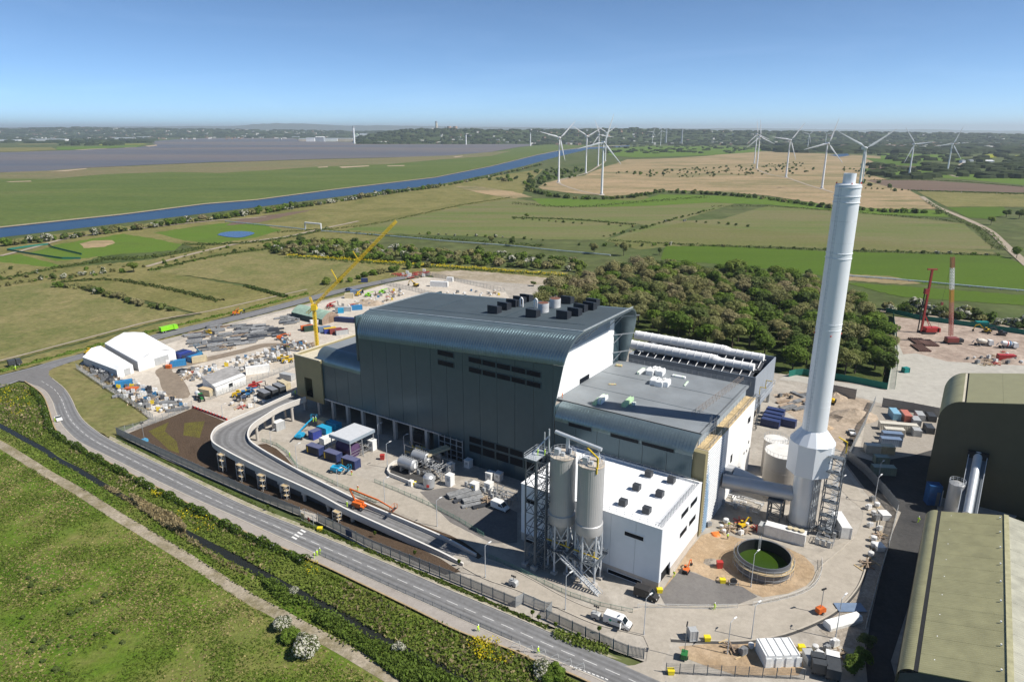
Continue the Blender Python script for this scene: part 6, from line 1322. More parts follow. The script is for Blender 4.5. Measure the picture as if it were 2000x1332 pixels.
def wheel(parent, x, y, r, w):
    k = (round(r, 2), round(w, 2))
    if k not in WH:
        WH[k] = (MB().tube((0, -w / 2, 0), (0, w / 2, 0), r, 18).mesh('tyre', m_tyre), MB().tube((0, -w / 2 - .02, 0), (0, w / 2 + .02, 0), r * .55, 12).mesh('rim', m_rim))
    o = link('wheel', WH[k][0], parent); o.location = (x, y, r); q = link('rim', WH[k][1], o)
def at(px, py, z=.42): return G(px, py, z)
def dirpx(a, b):       # heading from pixel a to pixel b on the ground
    p, q = G(*a), G(*b); return math.atan2(q.y - p.y, q.x - p.x)
# --- containers
CM = {}
def cont_mesh(L, W, H, mat):
    k = (L, W, H, mat.name)
    if k in CM: return CM[k]
    n = int(L / .3); pts = []
    for i in range(n + 1): pts.append((-L / 2 + L * i / n, -W / 2 + (.05 if i % 2 else 0)))
    m2 = int(W / .3)
    for i in range(n + 1): pts.append((L / 2 - L * i / n, W / 2 - (.05 if i % 2 else 0)))
    body = fixn(MB().prism(pts, .12, H - .1).mesh('body', mat))
    top = MB().box(-L / 2, L / 2, -W / 2, W / 2, H - .1, H)
    fr = MB()
    for x in (-L / 2, L / 2):
        for y in (-W / 2, W / 2): fr.box(x - .09, x + .09, y - .09, y + .09, 0, H + .03)
    for y in (-W / 2, W / 2): fr.box(-L / 2, L / 2, y - .06, y + .06, 0, .16)
    dr = MB().box(L / 2 + .01, L / 2 + .06, -W / 2 + .12, -.03, .2, H - .2); dr2 = MB().box(L / 2 + .01, L / 2 + .06, .03, W / 2 - .12, .2, H - .2)
    CM[k] = (body, fixn(top.mesh('lid', mat)), fixn(fr.mesh('frame', mat)), fixn(dr.mesh('door', mat)), fixn(dr2.mesh('door', mat))); return CM[k]
def container(px, py, mat, label, L=6.06, rz=0, z=.42, H=2.6, W=2.44, group='shipping containers', name='container', roof=None):
    t = thing(name, label, 'container', at(px, py, z), rz, group); b = cont_mesh(L, W, H, mat)
    link('body', b[0], t)
    l = link('lid', b[1], t)
    if roof: part('roof_sheet', MB().box(-L / 2 - .05, L / 2 + .05, -W / 2 - .05, W / 2 + .05, H + .01, H + .06), roof, t)
    link('frame', b[2], t); link('door', b[3], t); link('door', b[4], t); return t
PA = RZ            # plant X axis heading
m_pnav = pm('faded_navy_roof', (.10, .11, .20), .7, var=.15); m_pblk = pm('yellow_label', (.6, .42, .03), .5)
for i, (x, y) in enumerate(((617, 886), (651, 898), (686, 911))):
    t = container(x, y, NAVY, ('left', 'middle', 'right')[i] + ' navy power container of the row of three by the canopy', 5.6, PA + .05, H=2.9, group='row of navy power containers', roof=m_pnav)
    part('yellow_panel', MB().box(-2.6, -2.1, -1.31, -1.25, .5, 2.6), m_pblk, t)
    for k in range(6): part('louvre', MB().box(-1.8 + k * .7, -1.4 + k * .7, -1.30, -1.25, .5, 2.5), m_dark, t)
container(616, 855, C('royal_blue', (.03, .05, .25)), 'royal blue container left of the flat canopy', 3.4, PA + 1.5, H=2.8, roof=m_pnav)
container(634, 845, SKY, 'sky blue container nearer the cream hut, left of the canopy', 4.6, PA, H=2.4)
container(652, 836, SKY, 'sky blue container directly behind the canopy', 5.4, PA, H=2.4)
container(632, 832, CREAM, 'cream box container beside the blue boom lift', 3.4, PA, H=2.6)
container(643, 867, WHITE, 'white ribbed roof cabin beside the purple vessel', 5.6, PA + 1.5, H=3.0)
container(545, 838, LGREY, 'pale grey box under the ramp bend', 3.4, PA + 1.5, H=3.0, roof=WHITE)
for i, (x, y, c) in enumerate(((516, 776, CH), (531, 770, CH), (546, 764, CH), (555, 757, CREAM))):
    container(x, y, c, ('first charcoal', 'second charcoal', 'third charcoal', 'cream')[i] + ' container of the dark row behind the ramp', 6.06, PA - .15, H=2.7, group='dark containers behind the ramp', roof=pm('grey_lid', (.20, .21, .23), .6) if i < 3 else None)
container(243, 755, C('bright_blue', (.03, .2, .42)), 'bright blue container by the left fence of the yard', 6.1, .55)
container(349, 714, C('bright_blue', (.03, .2, .42)), 'bright blue container beside the large tent door', 6.1, .5)
container(333, 715, WHITE, 'white end container with orange bin beside the large tent', 3, .5)
for i, (x, y, c, lb) in enumerate(((352, 696, NAVY, 'navy container furthest left of four behind the large tent'), (361, 698, C('royal_blue', (.03, .05, .25)), 'royal blue container second of four behind the large tent'), (371, 701, NAVY, 'navy container third of four behind the large tent'), (381, 704, C('bright_blue', (.03, .2, .42)), 'bright blue container last of four behind the large tent'))):
    container(x, y, c, lb, 6.1, 1.1)
container(390, 706, CREAM, 'cream container with red end beside the yard road', 6.1, .5)
container(404, 771, CREAM, 'tan container against the grey workshop', 6.1, PA + .15, roof=pm('tan_lid', (.55, .42, .25), .7))
container(504, 728, WHITE, 'white site cabin behind the workshop', 9.6, .42, H=3.2)
container(562, 741, LGREY, 'pale grey cabin close to the olive entrance block', 6.1, PA + .15)
container(600, 644, ORANGE, 'orange container left of the dark green skip', 6.1, .45, H=2.4)
container(606, 646, C('bottle_green', (.03, .06, .04)), 'dark green container with white label by the yellow crane', 6.1, .5, H=2.6)
container(614, 634, WHITE, 'white hut in front of the green roofed barn', 4, .5)
container(645, 650, C('royal_blue', (.03, .05, .25)), 'blue container in the row of four behind the entrance block', 6.1, .5, roof=YELLOW)
container(656, 651, C('maroon', (.22, .05, .045)), 'maroon container in the row of four behind the entrance block', 6.1, .5)
container(668, 653, LGREY, 'pale grey container right end of the row behind the entrance block', 6.1, .5, roof=C('maroon', (.22, .05, .045)))
container(634, 647, GREYB, 'grey blue container left end of the row behind the entrance block', 6.1, .5)
container(675, 629, NAVY, 'long navy container beside the green roofed barn', 12, -.25)
container(697, 605, C('bright_blue', (.03, .2, .42)), 'bright blue container beyond the barn with white panel', 6.1, .3)
container(671, 608, LGREY, 'long pale cabin beyond the green roofed barn', 9, .0)
container(666, 611, SKY, 'small sky blue hut beyond the green roofed barn', 3, .2)
container(682, 582, CREAM, 'cream hut beside the far yard edge', 5, .1, H=3)
container(696, 574, GREYB, 'grey blue cabin at the far yard edge', 7, .15, H=2.7)
container(712, 551, NAVY, 'navy skip container on the verge beyond the road', 4.4, .2)
container(858, 560, WHITE, 'long white portable office in the fenced compound', 12, -.2, H=3.6)
container(879, 550, WHITE, 'small white hut beside the long portable office', 4.2, -.2, H=3)
container(1514, 811, NAVY, 'top navy container of the stack row behind the tanks', 6.1, PA, H=2.6); container(1510, 818, NAVY, 'second navy container of the row behind the tanks', 6.1, PA); container(1507, 825, NAVY, 'third navy container of the row behind the tanks', 6.1, PA); container(1504, 832, NAVY, 'nearest navy container of the row behind the tanks', 6.1, PA); container(1540, 832, NAVY, 'single navy container right of the navy row', 4.6, PA)
container(1746, 815, C('pale_blue', (.22, .42, .55)), 'pale blue container in the yard left of the tall olive shed', 6.1, 1.35, group='containers left of the tall olive shed'); container(1768, 819, C('salmon', (.5, .17, .12)), 'salmon pink container in the yard left of the tall olive shed', 6.1, 1.35, group='containers left of the tall olive shed')
container(1753, 840, C('bone', (.6, .56, .47)), 'long bone coloured container in the shed yard', 12, -.22, group='containers left of the tall olive shed'); container(1745, 850, C('bone', (.6, .56, .47)), 'short bone coloured container in the shed yard', 6.1, -.2, group='containers left of the tall olive shed')
container(1741, 858, GREYB, 'upper grey blue container in the shed yard', 6.1, -.2, group='containers left of the tall olive shed'); container(1738, 869, GREYB, 'lower grey blue container in the shed yard', 6.1, -.2, group='containers left of the tall olive shed')
container(1703, 882, C('bone', (.6, .56, .47)), 'bone coloured container at the left of the shed yard', 4.6, -.15, group='containers left of the tall olive shed'); container(1731, 884, CREAM, 'cream container half in shade in the shed yard', 4, -.15, group='containers left of the tall olive shed')
container(1720, 905, C('sage', (.22, .27, .22)), 'sage green container in the shade of the olive shed', 4, -.15, group='containers left of the tall olive shed'); container(1724, 925, C('sage', (.22, .27, .22)), 'long sage green container lowest in the shaded yard', 6.4, -.12, group='containers left of the tall olive shed')
for i, (x, y) in enumerate(((1787, 828), (1795, 818), (1788, 848), (1817, 820), (1813, 843))):
    container(x, y, CH if i > 2 else LGREY, ('left', 'upper', 'lower', 'upper dark', 'lower dark')[i] + ' ribbed skip in the corner beside the olive shed', 4.5, 1.3, H=2.3, group='containers left of the tall olive shed')
container(1641, 1035, WHITE, 'long white equipment cabin on the slab right of the chimney stair', 8.2, 1.45, H=3.2); 
t = container(1532, 1052, WHITE, 'long white generator cabin in front of the chimney base', 9.6, PA + .06, H=3.2)
for k in range(3): part('roof_fan', MB().lathe([(.6, 3.3), (.7, 3.7)], 12, 1 + k * 1.4, 0), CREAM, t)
container(1492, 1040, LGREY, 'grey cabinet left of the long white generator cabin', 2.6, PA, H=2.4)
container(1352, 1247, LGREY, 'small grey welfare booth on the site road at the entrance', 1.6, .1, H=2.4, W=1.6)
container(1513, 885, WHITE, 'small white cabin left of the large beige tank', 3, PA, H=2.4)
# --- tents and barns
def tent(px4, h_e, h_r, label, mat, ribs=5, name='frame_tent'):
    """px4: ground corners front-left, front-right, back-right, back-left (front carries the door)"""
    P = [G(x, y) for x, y in px4]; o = (P[0] + P[1] + P[2] + P[3]) / 4; P = [p - o for p in P]
    t = thing(name, label, 'tent', (o.x, o.y, .43)); fl, fr, br, bl = P; fm, bmid = (fl + fr) / 2, (bl + br) / 2
    up = lambda p, z: Vector((p.x, p.y, z))
    for a, b, c, d in ((fl, bl, bmid, fm), (fr, br, bmid, fm)):
        for k in range(ribs):
            f0, f1 = k / ribs, (k + 1) / ribs; m = MB(); A, B = a.lerp(b, f0), a.lerp(b, f1); E, F_ = d.lerp(c, f0), d.lerp(c, f1); M0, M1 = A.lerp(E, .5), B.lerp(F_, .5); sag = h_e + (h_r - h_e) * .62
            m.add([up(A, h_e), up(B, h_e), up(M1, sag), up(M0, sag), up(F_, h_r), up(E, h_r)], [(0, 1, 2, 3), (3, 2, 4, 5)]); part('roof_panel', m, mat, t)
    for a, b, nm in ((fl, bl, 'side_wall'), (fr, br, 'side_wall')): part(nm, MB().add([up(a, 0), up(b, 0), up(b, h_e), up(a, h_e)], [(0, 1, 2, 3)]), m_twall, t)
    for a, b, c, nm in ((fl, fr, fm, 'gable'), (bl, br, bmid, 'gable')): part(nm, MB().add([up(a, 0), up(b, 0), up(b, h_e), up(c, h_r), up(a, h_e)], [(0, 1, 2, 3, 4)]), mat, t)
    n = (fl - bl).normalized() * .08; a, b = fl.lerp(fr, .42), fl.lerp(fr, .80); part('roller_door', MB().add([up(a, .05) + n, up(b, .05) + n, up(b, h_e * .8) + n, up(a, h_e * .8) + n], [(0, 1, 2, 3)]), LGREY, t)
    m = MB()
    for k in range(ribs + 1):
        f = k / ribs
        for a, b, c, d in ((fl, bl, bmid, fm), (fr, br, bmid, fm)): m.bar(up(a.lerp(b, f), h_e + .03), up(d.lerp(c, f), h_r + .05), .12)
    part('rib', m, m_wpan, t, kind='stuff')
m_tent = pm('tent_fabric', (.82, .83, .83), .5, var=.03); m_twall = pm('tent_wall_fabric', (.48, .49, .50), .6, var=.05)
tent([(231, 741), (262, 730), (200, 692), (165, 715)], 3.7, 5.2, 'smaller white frame tent at the left corner of the yard', m_tent, 5)
tent([(272, 727), (345, 704), (284, 668), (208, 690)], 4.4, 7.0, 'large white frame tent in the storage yard', m_tent, 6)
def barn():
    P = [G(x, y) for x, y in ((630, 637), (662, 627), (602, 612), (570, 622))]; o = sum(P, Vector()) / 4; P = [p - o for p in P]; t = thing('arched_barn', 'old barn with pale green arched roof under the yellow crane', 'barn', (o.x, o.y, .43))
    fl, fr, br, bl = P; n = 10; m = MB(); R = []
    for k in range(n + 1):
        f = k / n; z = 3.2 + 2.8 * math.sin(math.pi * f); a, b = fl.lerp(fr, f), bl.lerp(br, f); R.append((Vector((a.x, a.y, z)), Vector((b.x, b.y, z))))
    for k in range(n): part('roof_sheet', MB().add([R[k][0], R[k + 1][0], R[k + 1][1], R[k][1]], [(0, 1, 2, 3)]), pm('pale_green_roof', (.30, .42, .33), .6, var=.2, scale=.3, dirt=.25), t)
    m = MB().add([(fl.x, fl.y, 0), (fr.x, fr.y, 0)] + [r[0] for r in R[::-1]], [tuple(range(n + 3))]); part('front_wall', m, pm('brown_boards', (.27, .2, .15), .8, var=.2, scale=1), t)
    part('side_wall', MB().add([(fl.x, fl.y, 0), (bl.x, bl.y, 0), (bl.x, bl.y, 3.2), (fl.x, fl.y, 3.2)], [(0, 1, 2, 3)]), pm('mossy_wall', (.05, .08, .07), .8), t)
    a, b = fl.lerp(fr, .4), fl.lerp(fr, .75); nn = (fl - bl).normalized() * .1; part('door', MB().add([a + nn, b + nn, b + nn + Vector((0, 0, 3.4)), a + nn + Vector((0, 0, 3.4))], [(0, 1, 2, 3)]), pm('brown_door', (.22, .15, .1), .8), t)
barn()
def workshop():
    P = [G(x, y) for x, y in ((423, 776), (482, 752), (455, 735), (397, 757))]; o = sum(P, Vector()) / 4; P = [p - o for p in P]; t = thing('block_workshop', 'pale block workshop with grey roof strip in the yard', 'building', (o.x, o.y, .43)); fl, fr, br, bl = P
    up = lambda p, z: Vector((p.x, p.y, z))
    for a, b, z0, z1 in ((fl, fr, 3.6, 3.6), (fr, br, 3.6, 4.4), (br, bl, 4.4, 4.4), (bl, fl, 4.4, 3.6)): part('wall', MB().add([up(a, 0), up(b, 0), up(b, z1), up(a, z0)], [(0, 1, 2, 3)]), WHITE, t)
    part('roof', MB().add([up(fl, 3.6), up(fr, 3.6), up(br, 4.4), up(bl, 4.4)], [(0, 1, 2, 3)]), pm('workshop_roof', (.30, .29, .28), .8, var=.25, scale=.4), t)
    part('roof_strip', MB().add([up(fl.lerp(bl, .02), 3.75), up(fr.lerp(br, .02), 3.75), up(fr.lerp(br, .25), 3.9), up(fl.lerp(bl, .25), 3.9)], [(0, 1, 2, 3)]), WHITE, t)
    a, b = fl.lerp(fr, .42), fl.lerp(fr, .55); n = (fl - bl).normalized() * .06; part('window', MB().add([up(a, 1.4) + n, up(b, 1.4) + n, up(b, 3.0) + n, up(a, 3.0) + n], [(0, 1, 2, 3)]), m_cabgl, t)
workshop()
# wrapped module at the bottom right
t = thing('wrapped_module', 'big white sheeted crate on the orange earth near the bottom edge', 'crate', G(1516, 1288), .05); m = MB()
part('sheeting', MB().box(-3.4, 3.4, -2.4, 2.4, .3, 3.2), m_wrap, t)
for k in range(5): part('batten', MB().box(-3.0 + k * 1.5, -2.85 + k * 1.5, -2.45, 2.45, 3.21, 3.3), LGREY, t)
for k in range(4): part('fold', MB().box(-3.3 + k * 2.0, -2.2 + k * 2.0, -2.55, -2.42, .1 + .15 * (k % 2), 2.6), m_wrap, t)
t = thing('wrapped_load', 'long white plastic wrapped load lying beside the loop road', 'load', G(1645, 1222), .33); part('wrap', MB().extr([(-1.0, 0.3), (1.0, .3), (1.15, 1.2), (.8, 2.0), (-.8, 2.0), (-1.15, 1.2)], -4.2, 4.2), m_wrap, t); part('bearer', MB().box(-3.5, -3.2, -1.2, 1.2, 0, .3), m_ply, t); part('bearer', MB().box(3.2, 3.5, -1.2, 1.2, 0, .3), m_ply, t)
# --- road vehicles
def body_prof(t, name, prof, W, mat, inset=0): part(name, MB().extr(prof, -W / 2, W / 2, 'y'), mat, t)
def van(px, py, rz, mat, label, L=5.6, logo=None, group='vans'):
    t = thing('van', label, 'van', at(px, py, .48), rz); W, H = 2.0, 2.4; x0, x1 = -L / 2, L / 2
    prof = [(x0, .45), (x1 - .05, .45), (x1, .8), (x1 - .15, 1.15), (x1 - .85, 1.35), (x1 - 1.75, H - .12), (x1 - 2.1, H), (x0 + .1, H), (x0, H - .15)]
    body_prof(t, 'body', prof, W, mat)
    part('windscreen', MB().add([(x1 - .93, -.85, 1.42), (x1 - .93, .85, 1.42), (x1 - 1.68, .78, H - .2), (x1 - 1.68, -.78, H - .2)], [(0, 1, 2, 3)]).add([(x1 - .90, -.85, 1.42), (x1 - .90, .85, 1.42), (x1 - 1.65, .78, H - .2), (x1 - 1.65, -.78, H - .2)], [(0, 1, 2, 3)]), m_cabgl, t)
    for s in (-1, 1):
        part('side_window', MB().add([(x1 - 2.6, s * (W / 2 + .015), 1.4), (x1 - 1.2, s * (W / 2 + .015), 1.4), (x1 - 1.75, s * (W / 2 + .015), 2.05), (x1 - 2.6, s * (W / 2 + .015), 2.05)], [(0, 1, 2, 3)]), m_cabgl, t)
        part('headlight', MB().box(x1 - .2, x1 - .0, s * .8 - .15, s * .8 + .15, .82, 1.05), m_bar, t)
        part('mirror', MB().box(x1 - 1.35, x1 - 1.2, s * 1.08 - .1, s * 1.08 + .1, 1.4, 1.75), m_dark, t)
        for x in (x0 + 1.0, x1 - .95): wheel(t, x, s * (W / 2 - .12), .36, .24)
    part('bumper', MB().box(x1 - .02, x1 + .08, -.95, .95, .4, .72), m_dark, t)
    if logo:
        part('logo', MB().tube((-1.3, -W / 2 - .02, 1.45), (-1.3, -W / 2 - .005, 1.45), .32, 20), C('logo_green', (.0, .30, .20)), t)
        for k in range(7): part('lettering', MB().box(-.85 + k * .2, -.72 + k * .2, -W / 2 - .015, -W / 2 - .004, 1.36, 1.52), C('logo_green', (.0, .30, .20)), t)
        part('open_door', MB().box(x1 - 1.75, x1 - 1.68, -W / 2 - 1.0, -W / 2, .6, 2.0), mat, t)
    return t
van(1206, 1220, dirpx((1180, 1210), (1230, 1228)), WHITE, 'white van with green round logo and open cab door', 5.8, True)
van(1262, 1166, dirpx((1246, 1158), (1280, 1170)), C('black', (.035, .033, .032)), 'black van parked against the white hall corner', 5.4)
van(977, 994, dirpx((960, 988), (990, 1000)), WHITE, 'white van half in shadow beside the white hall', 5.2)
def car(px, py, rz, mat, label, pick=False, z=.5):
    t = thing('car', label, 'car', at(px, py, z), rz); L, W = 4.6, 1.8; x0, x1 = -L / 2, L / 2
    body_prof(t, 'body', [(x0, .35), (x1, .35), (x1, .75), (x1 - 1.1, .95), (x0 + .05, .95), (x0, .8)], W, mat)
    body_prof(t, 'cabin', [(x0 + (2.0 if pick else .25), .94), (x1 - 1.2, .94), (x1 - 1.9, 1.5), (x0 + (2.1 if pick else .8), 1.5)], W * .88, m_cabgl)
    part('roof', MB().box(x0 + (2.15 if pick else .9), x1 - 2.0, -W * .40, W * .40, 1.49, 1.55), mat, t)
    for s in (-1, 1):
        for x in (x0 + .85, x1 - .85): wheel(t, x, s * (W / 2 - .1), .33, .22)
        part('headlight', MB().box(x1 - .05, x1 + .02, s * .65 - .15, s * .65 + .15, .6, .75), m_bar, t)
    return t
car(1660, 866, 1.3, C('black', (.035, .033, .032)), 'black pickup parked beside the earthworks road', True); car(1664, 847, 1.3, WHITE, 'white pickup parked behind the black one', True)
car(681, 567, dirpx((665, 570), (695, 563)), C('car_blue', (.02, .05, .16)), 'dark blue car driving on the upper road'); car(357, 726, 1.0, CH, 'dark car on the yard road by the large tent')
car(1290, 1333, 1.2, WHITE, 'white car at the bottom edge of the entrance') if False else None
car(115, 820, dirpx((110, 810), (122, 830)) + math.pi, WHITE, 'white pickup stopped with workers on the road bend', True)
# --- plant machines
def track_pair(t, L, W, h=.75, gauge=1.9):
    for s in (-1, 1):
        m = MB(); n = 8; pr = [(L / 2 - .35 + .35 * math.cos(a), h / 2 + h / 2 * math.sin(a)) for a in np.linspace(-math.pi / 2, math.pi / 2, n)] + [(-L / 2 + .35 - .35 * math.cos(a), h / 2 - h / 2 * math.sin(a)) for a in np.linspace(-math.pi / 2, math.pi / 2, n)]
        m.extr(pr, s * gauge / 2 - W / 2, s * gauge / 2 + W / 2, 'y'); part('track', m, m_tyre, t)
def excavator(px, py, rz, mat, label, s=1.0, z=.45):
    t = thing('excavator', label, 'excavator', at(px, py, z), rz); t.scale = (s,) * 3
    track_pair(t, 3.8, .55); part('house', MB().extr([(-1.9, 1.0), (1.2, 1.0), (1.2, 1.9), (-1.2, 2.1), (-1.9, 1.8)], -1.1, 1.1, 'y'), mat, t); part('counterweight', MB().box(-2.2, -1.6, -1.1, 1.1, 1.0, 1.9), m_dark, t)
    part('cab', MB().extr([(0, 1.9), (1.35, 1.2), (1.3, 2.4), (.9, 2.9), (0, 2.9)], .2, 1.1, 'y'), m_cabgl, t); part('cab_roof', MB().box(0, 1.0, .18, 1.12, 2.9, 2.98), mat, t)
    part('boom', MB().bar((1.0, -.3, 1.8), (3.4, -.3, 4.1), .35, .5).bar((3.3, -.3, 4.1), (5.2, -.3, 3.4), .32, .45), mat, t); part('arm', MB().bar((5.1, -.3, 3.5), (5.8, -.3, 1.2), .26, .32), mat, t); part('bucket', MB().extr([(5.3, .4), (6.2, .3), (6.3, 1.1), (5.7, 1.3)], -.8, .2, 'y'), m_dark, t); part('ram', MB().tube((1.3, -.3, 1.6), (3.0, -.3, 3.4), .09), m_rim, t)
def telehandler(px, py, rz, mat, label, boom=.15, z=.45, cage=False):
    t = thing('telehandler', label, 'telehandler', at(px, py, z), rz); part('chassis', MB().extr([(-2.4, .55), (2.2, .55), (2.2, 1.0), (-1.8, 1.3), (-2.4, 1.1)], -.8, .8, 'y'), mat, t)
    for x in (-1.5, 1.5):
        for s in (-1, 1): wheel(t, x, s * 1.0, .62, .45)
    part('cab', MB().extr([(-.7, 1.0), (.7, 1.0), (.6, 2.3), (-.6, 2.4)], .1, 1.05, 'y'), m_cabgl, t); part('cab_roof', MB().box(-.65, .65, .08, 1.08, 2.38, 2.46), mat, t)
    e = Vector((3.2, -.45, 1.5 + 5 * boom)); part('boom', MB().bar((-2.2, -.45, 1.75), e, .4, .42), mat, t); part('boom_extension', MB().bar(e - Vector((.5, 0, 0)), e + Vector((1.2, 0, .6 * boom)), .28, .3), m_rim, t)
    part('fork_carriage', MB().box(4.2, 4.35, -1.1, .2, .5, 1.6 + 4 * boom), m_dark, t)
    for y in (-.9, 0): part('fork', MB().box(4.3, 5.4, y - .07, y + .07, .5, .58), m_dark, t)
def boom_lift(px, py, rz, mat, label, pts, z=.45, base=True, basket=True):
    t = thing('boom_lift', label, 'boom lift', at(px, py, z), rz); part('chassis', MB().box(-1.7, 1.7, -.9, .9, .55, 1.05), mat, t)
    for x in (-1.25, 1.25):
        for s in (-1, 1): wheel(t, x, s * 1.05, .5, .38)
    part('turret', MB().extr([(-1.9, 1.05), (1.0, 1.05), (1.0, 1.8), (-1.6, 2.0)], -.95, .95, 'y'), mat, t)
    for k, (a, b) in enumerate(zip(pts, pts[1:])): part('boom_section', MB().bar(a, b, .34 - k * .05, .42 - k * .06), mat, t)
    if basket:
        e = Vector(pts[-1]); m = MB(); truss(m, (e.x, e.y - 1.1, e.z - .3), .9, 2.2, 1.2, 1, .05, False); part('basket', m, mat, t); part('basket_floor', MB().box(e.x, e.x + .9, e.y - 1.1, e.y + 1.1, e.z - .35, e.z - .28), m_dark, t)
boom_lift(702, 992, dirpx((702, 990), (780, 1008)), ORANGE, 'big orange boom lift working from the ramp', [(-1.2, 0, 2.0), (-3.0, .4, 5.0), (6.0, .2, 3.6), (10.4, -.2, 2.4)], z=3.0)
boom_lift(658, 922, dirpx((650, 922), (680, 925)), SKY, 'small sky blue cherry picker on the middle road', [(-.8, 0, 1.8), (1.5, 0, 2.6), (3.4, 0, 1.6)])
boom_lift(588, 855, dirpx((575, 860), (618, 825)), SKY, 'long sky blue boom lift stowed beneath the ramp', [(-4.0, 0, 2.2), (5.0, 0, 3.4), (9.0, 0, 3.6)])
boom_lift(389, 694, 2.4, C('teal_blue', (.03, .15, .25)), 'teal boom lift folded in the yard behind the containers', [(-1, 0, 2), (3.5, 0, 3.2), (1.0, 0, 4.4)])
boom_lift(548, 663, .3, ORANGE, 'orange lift among the material heaps by the crane foot', [(-1, 0, 2), (2.5, 0, 2.8), (4, 0, 2)])
boom_lift(461, 615, .3, ORANGE, 'orange scissor style lift parked on the upper road', [(-.6, 0, 2), (.8, 0, 2.8)])
excavator(1620, 788, 2.6, YELLOW, 'yellow excavator digging by the slab wall'); excavator(1340, 1117, 1.0, ORANGE, 'small orange and green mini digger on the apron', .55); excavator(1926, 650, 2.8, YELLOW, 'orange yellow excavator by the green hoarding')
excavator(1955, 655, 2.9, CH, 'grey excavator right of the yellow one by the hoarding'); excavator(812, 560, 2.7, YELLOW, 'yellow grabber in the fenced compound'); excavator(1449, 1030, .6, YELLOW, 'yellow compact machine beneath the duct', .6)
telehandler(176, 690, dirpx((165, 692), (190, 684)), YELLOW, 'yellow telehandler parked on the road left of the tents'); telehandler(464, 614, dirpx((450, 618), (480, 610)) , YELLOW, 'yellow telehandler parked on the upper road', .1); telehandler(408, 653, -.5, YELLOW, 'yellow telehandler among stone heaps in the yard', .2)
telehandler(466, 774, .5, YELLOW, 'yellow telehandler in the line behind the ramp'); telehandler(486, 769, .5, BLUE, 'blue tractor like loader in the line behind the ramp'); telehandler(497, 757, .5, RED, 'red loader in the line behind the ramp')
telehandler(720, 579, .4, LIME, 'lime green telehandler at the far yard edge', .3); telehandler(747, 573, .4, LIME, 'lime green loader right of the other at the far yard edge', .3); telehandler(646, 600, .5, RED, 'red telehandler beyond the barn', .35); telehandler(700, 577, 1.2, YELLOW, 'small yellow loader beside the cream hut', .3)
telehandler(551, 704, .4, YELLOW, 'yellow dumper near the olive entrance block', .05); telehandler(562, 708, .4, YELLOW, 'yellow dumper nearest the olive entrance block', .05)
def lorry(px, py, rz, cabm, boxm, label, kind='box', z=.5, L=8):
    t = thing('lorry', label, 'lorry', at(px, py, z), rz); part('chassis', MB().box(-L / 2, L / 2, -.5, .5, .6, .9), m_dark, t)
    part('cab', MB().extr([(L / 2 - 2.1, .7), (L / 2, .7), (L / 2, 1.6), (L / 2 - .3, 2.9), (L / 2 - 2.1, 3.0)], -1.2, 1.2, 'y'), cabm, t)
    part('windscreen', MB().add([(L / 2 + .01, -1.05, 1.65), (L / 2 + .01, 1.05, 1.65), (L / 2 - .27, 1.0, 2.75), (L / 2 - .27, -1.0, 2.75)], [(0, 1, 2, 3)]), m_cabgl, t)
    for x in (-L / 2 + .9, -L / 2 + 2.2, L / 2 - 1.2):
        for s in (-1, 1): wheel(t, x, s * 1.0, .52, .35)
    if kind == 'box': part('load_body', MB().box(-L / 2, L / 2 - 2.4, -1.25, 1.25, .95, 3.0), boxm, t)
    elif kind == 'mixer':
        m = MB(); o = len(m.v); m.lathe([(.4, -2.6), (1.0, -2.0), (1.25, -.6), (1.2, .8), (.7, 2.2), (.45, 2.5)], 20)
        m.v = [(-.9 + v[2], v[1], 2.3 + v[0] - .12 * v[2]) for v in m.v]; part('drum', m, boxm, t, True); part('chute', MB().bar((-L / 2 - .3, 0, 2.4), (-L / 2 - 1.2, 0, 1.2), .5, .2), m_rim, t)
    elif kind == 'tank': part('load_body', MB().tube((-L / 2, 0, 2.0), (L / 2 - 2.5, 0, 2.0), 1.1, 20), boxm, t, True)
    return t
lorry(250, 664, dirpx((240, 668), (270, 660)), YELLOW, YELLOW, 'yellow lorry on the road behind the large tent'); lorry(1920, 675, -.15, WHITE, C('mixer_cream', (.55, .5, .42)), 'cream drummed concrete mixer lorry on the right hand pit', 'mixer'); t = lorry(1968, 680, -.15, WHITE, WHITE, 'concrete mixer lorry with red and blue stripes on its white drum', 'mixer')
for k, c in ((-1.0, RED), (.2, BLUE)): part('drum_stripe', MB().tube((k, 0, 2.32), (k + .5, 0, 2.28), 1.28, 20), c, t)
lorry(330, 647, dirpx((310, 651), (352, 641)), LIME, LIME, 'lime green mobile platform lorry on the upper road', 'box', L=9)
lorry(30, 714, dirpx((12, 717), (50, 709)), CH, CH, 'small dark works lorry with cones at the junction', L=5); lorry(1624, 1312, 1.2, WHITE, CH, 'white topped truck at the bottom edge near the shed', L=6); lorry(1596, 1308, 1.3, CH, CH, 'dark forklift like lorry at the bottom edge', L=4)
def tractor(px, py, rz, mat, label, tank=False):
    t = thing('tractor', label, 'tractor', at(px, py, .45), rz); part('bonnet', MB().box(.2, 2.0, -.45, .45, .9, 1.6), mat, t); part('cab', MB().extr([(-1.0, 1.0), (.3, 1.0), (.2, 2.7), (-.8, 2.7)], -.8, .8, 'y'), m_cabgl, t); part('cab_roof', MB().box(-1.0, .4, -.85, .85, 2.7, 2.85), mat, t)
    for s in (-1, 1): wheel(t, -.7, s * 1.0, .9, .5); wheel(t, 1.5, s * .85, .6, .35)
    if tank: part('bowser', MB().tube((-5.4, 0, 1.6), (-2.0, 0, 1.6), .9, 20), WHITE, t, True); wheel(t, -4.0, .9, .5, .3); wheel(t, -4.0, -.9, .5, .3)
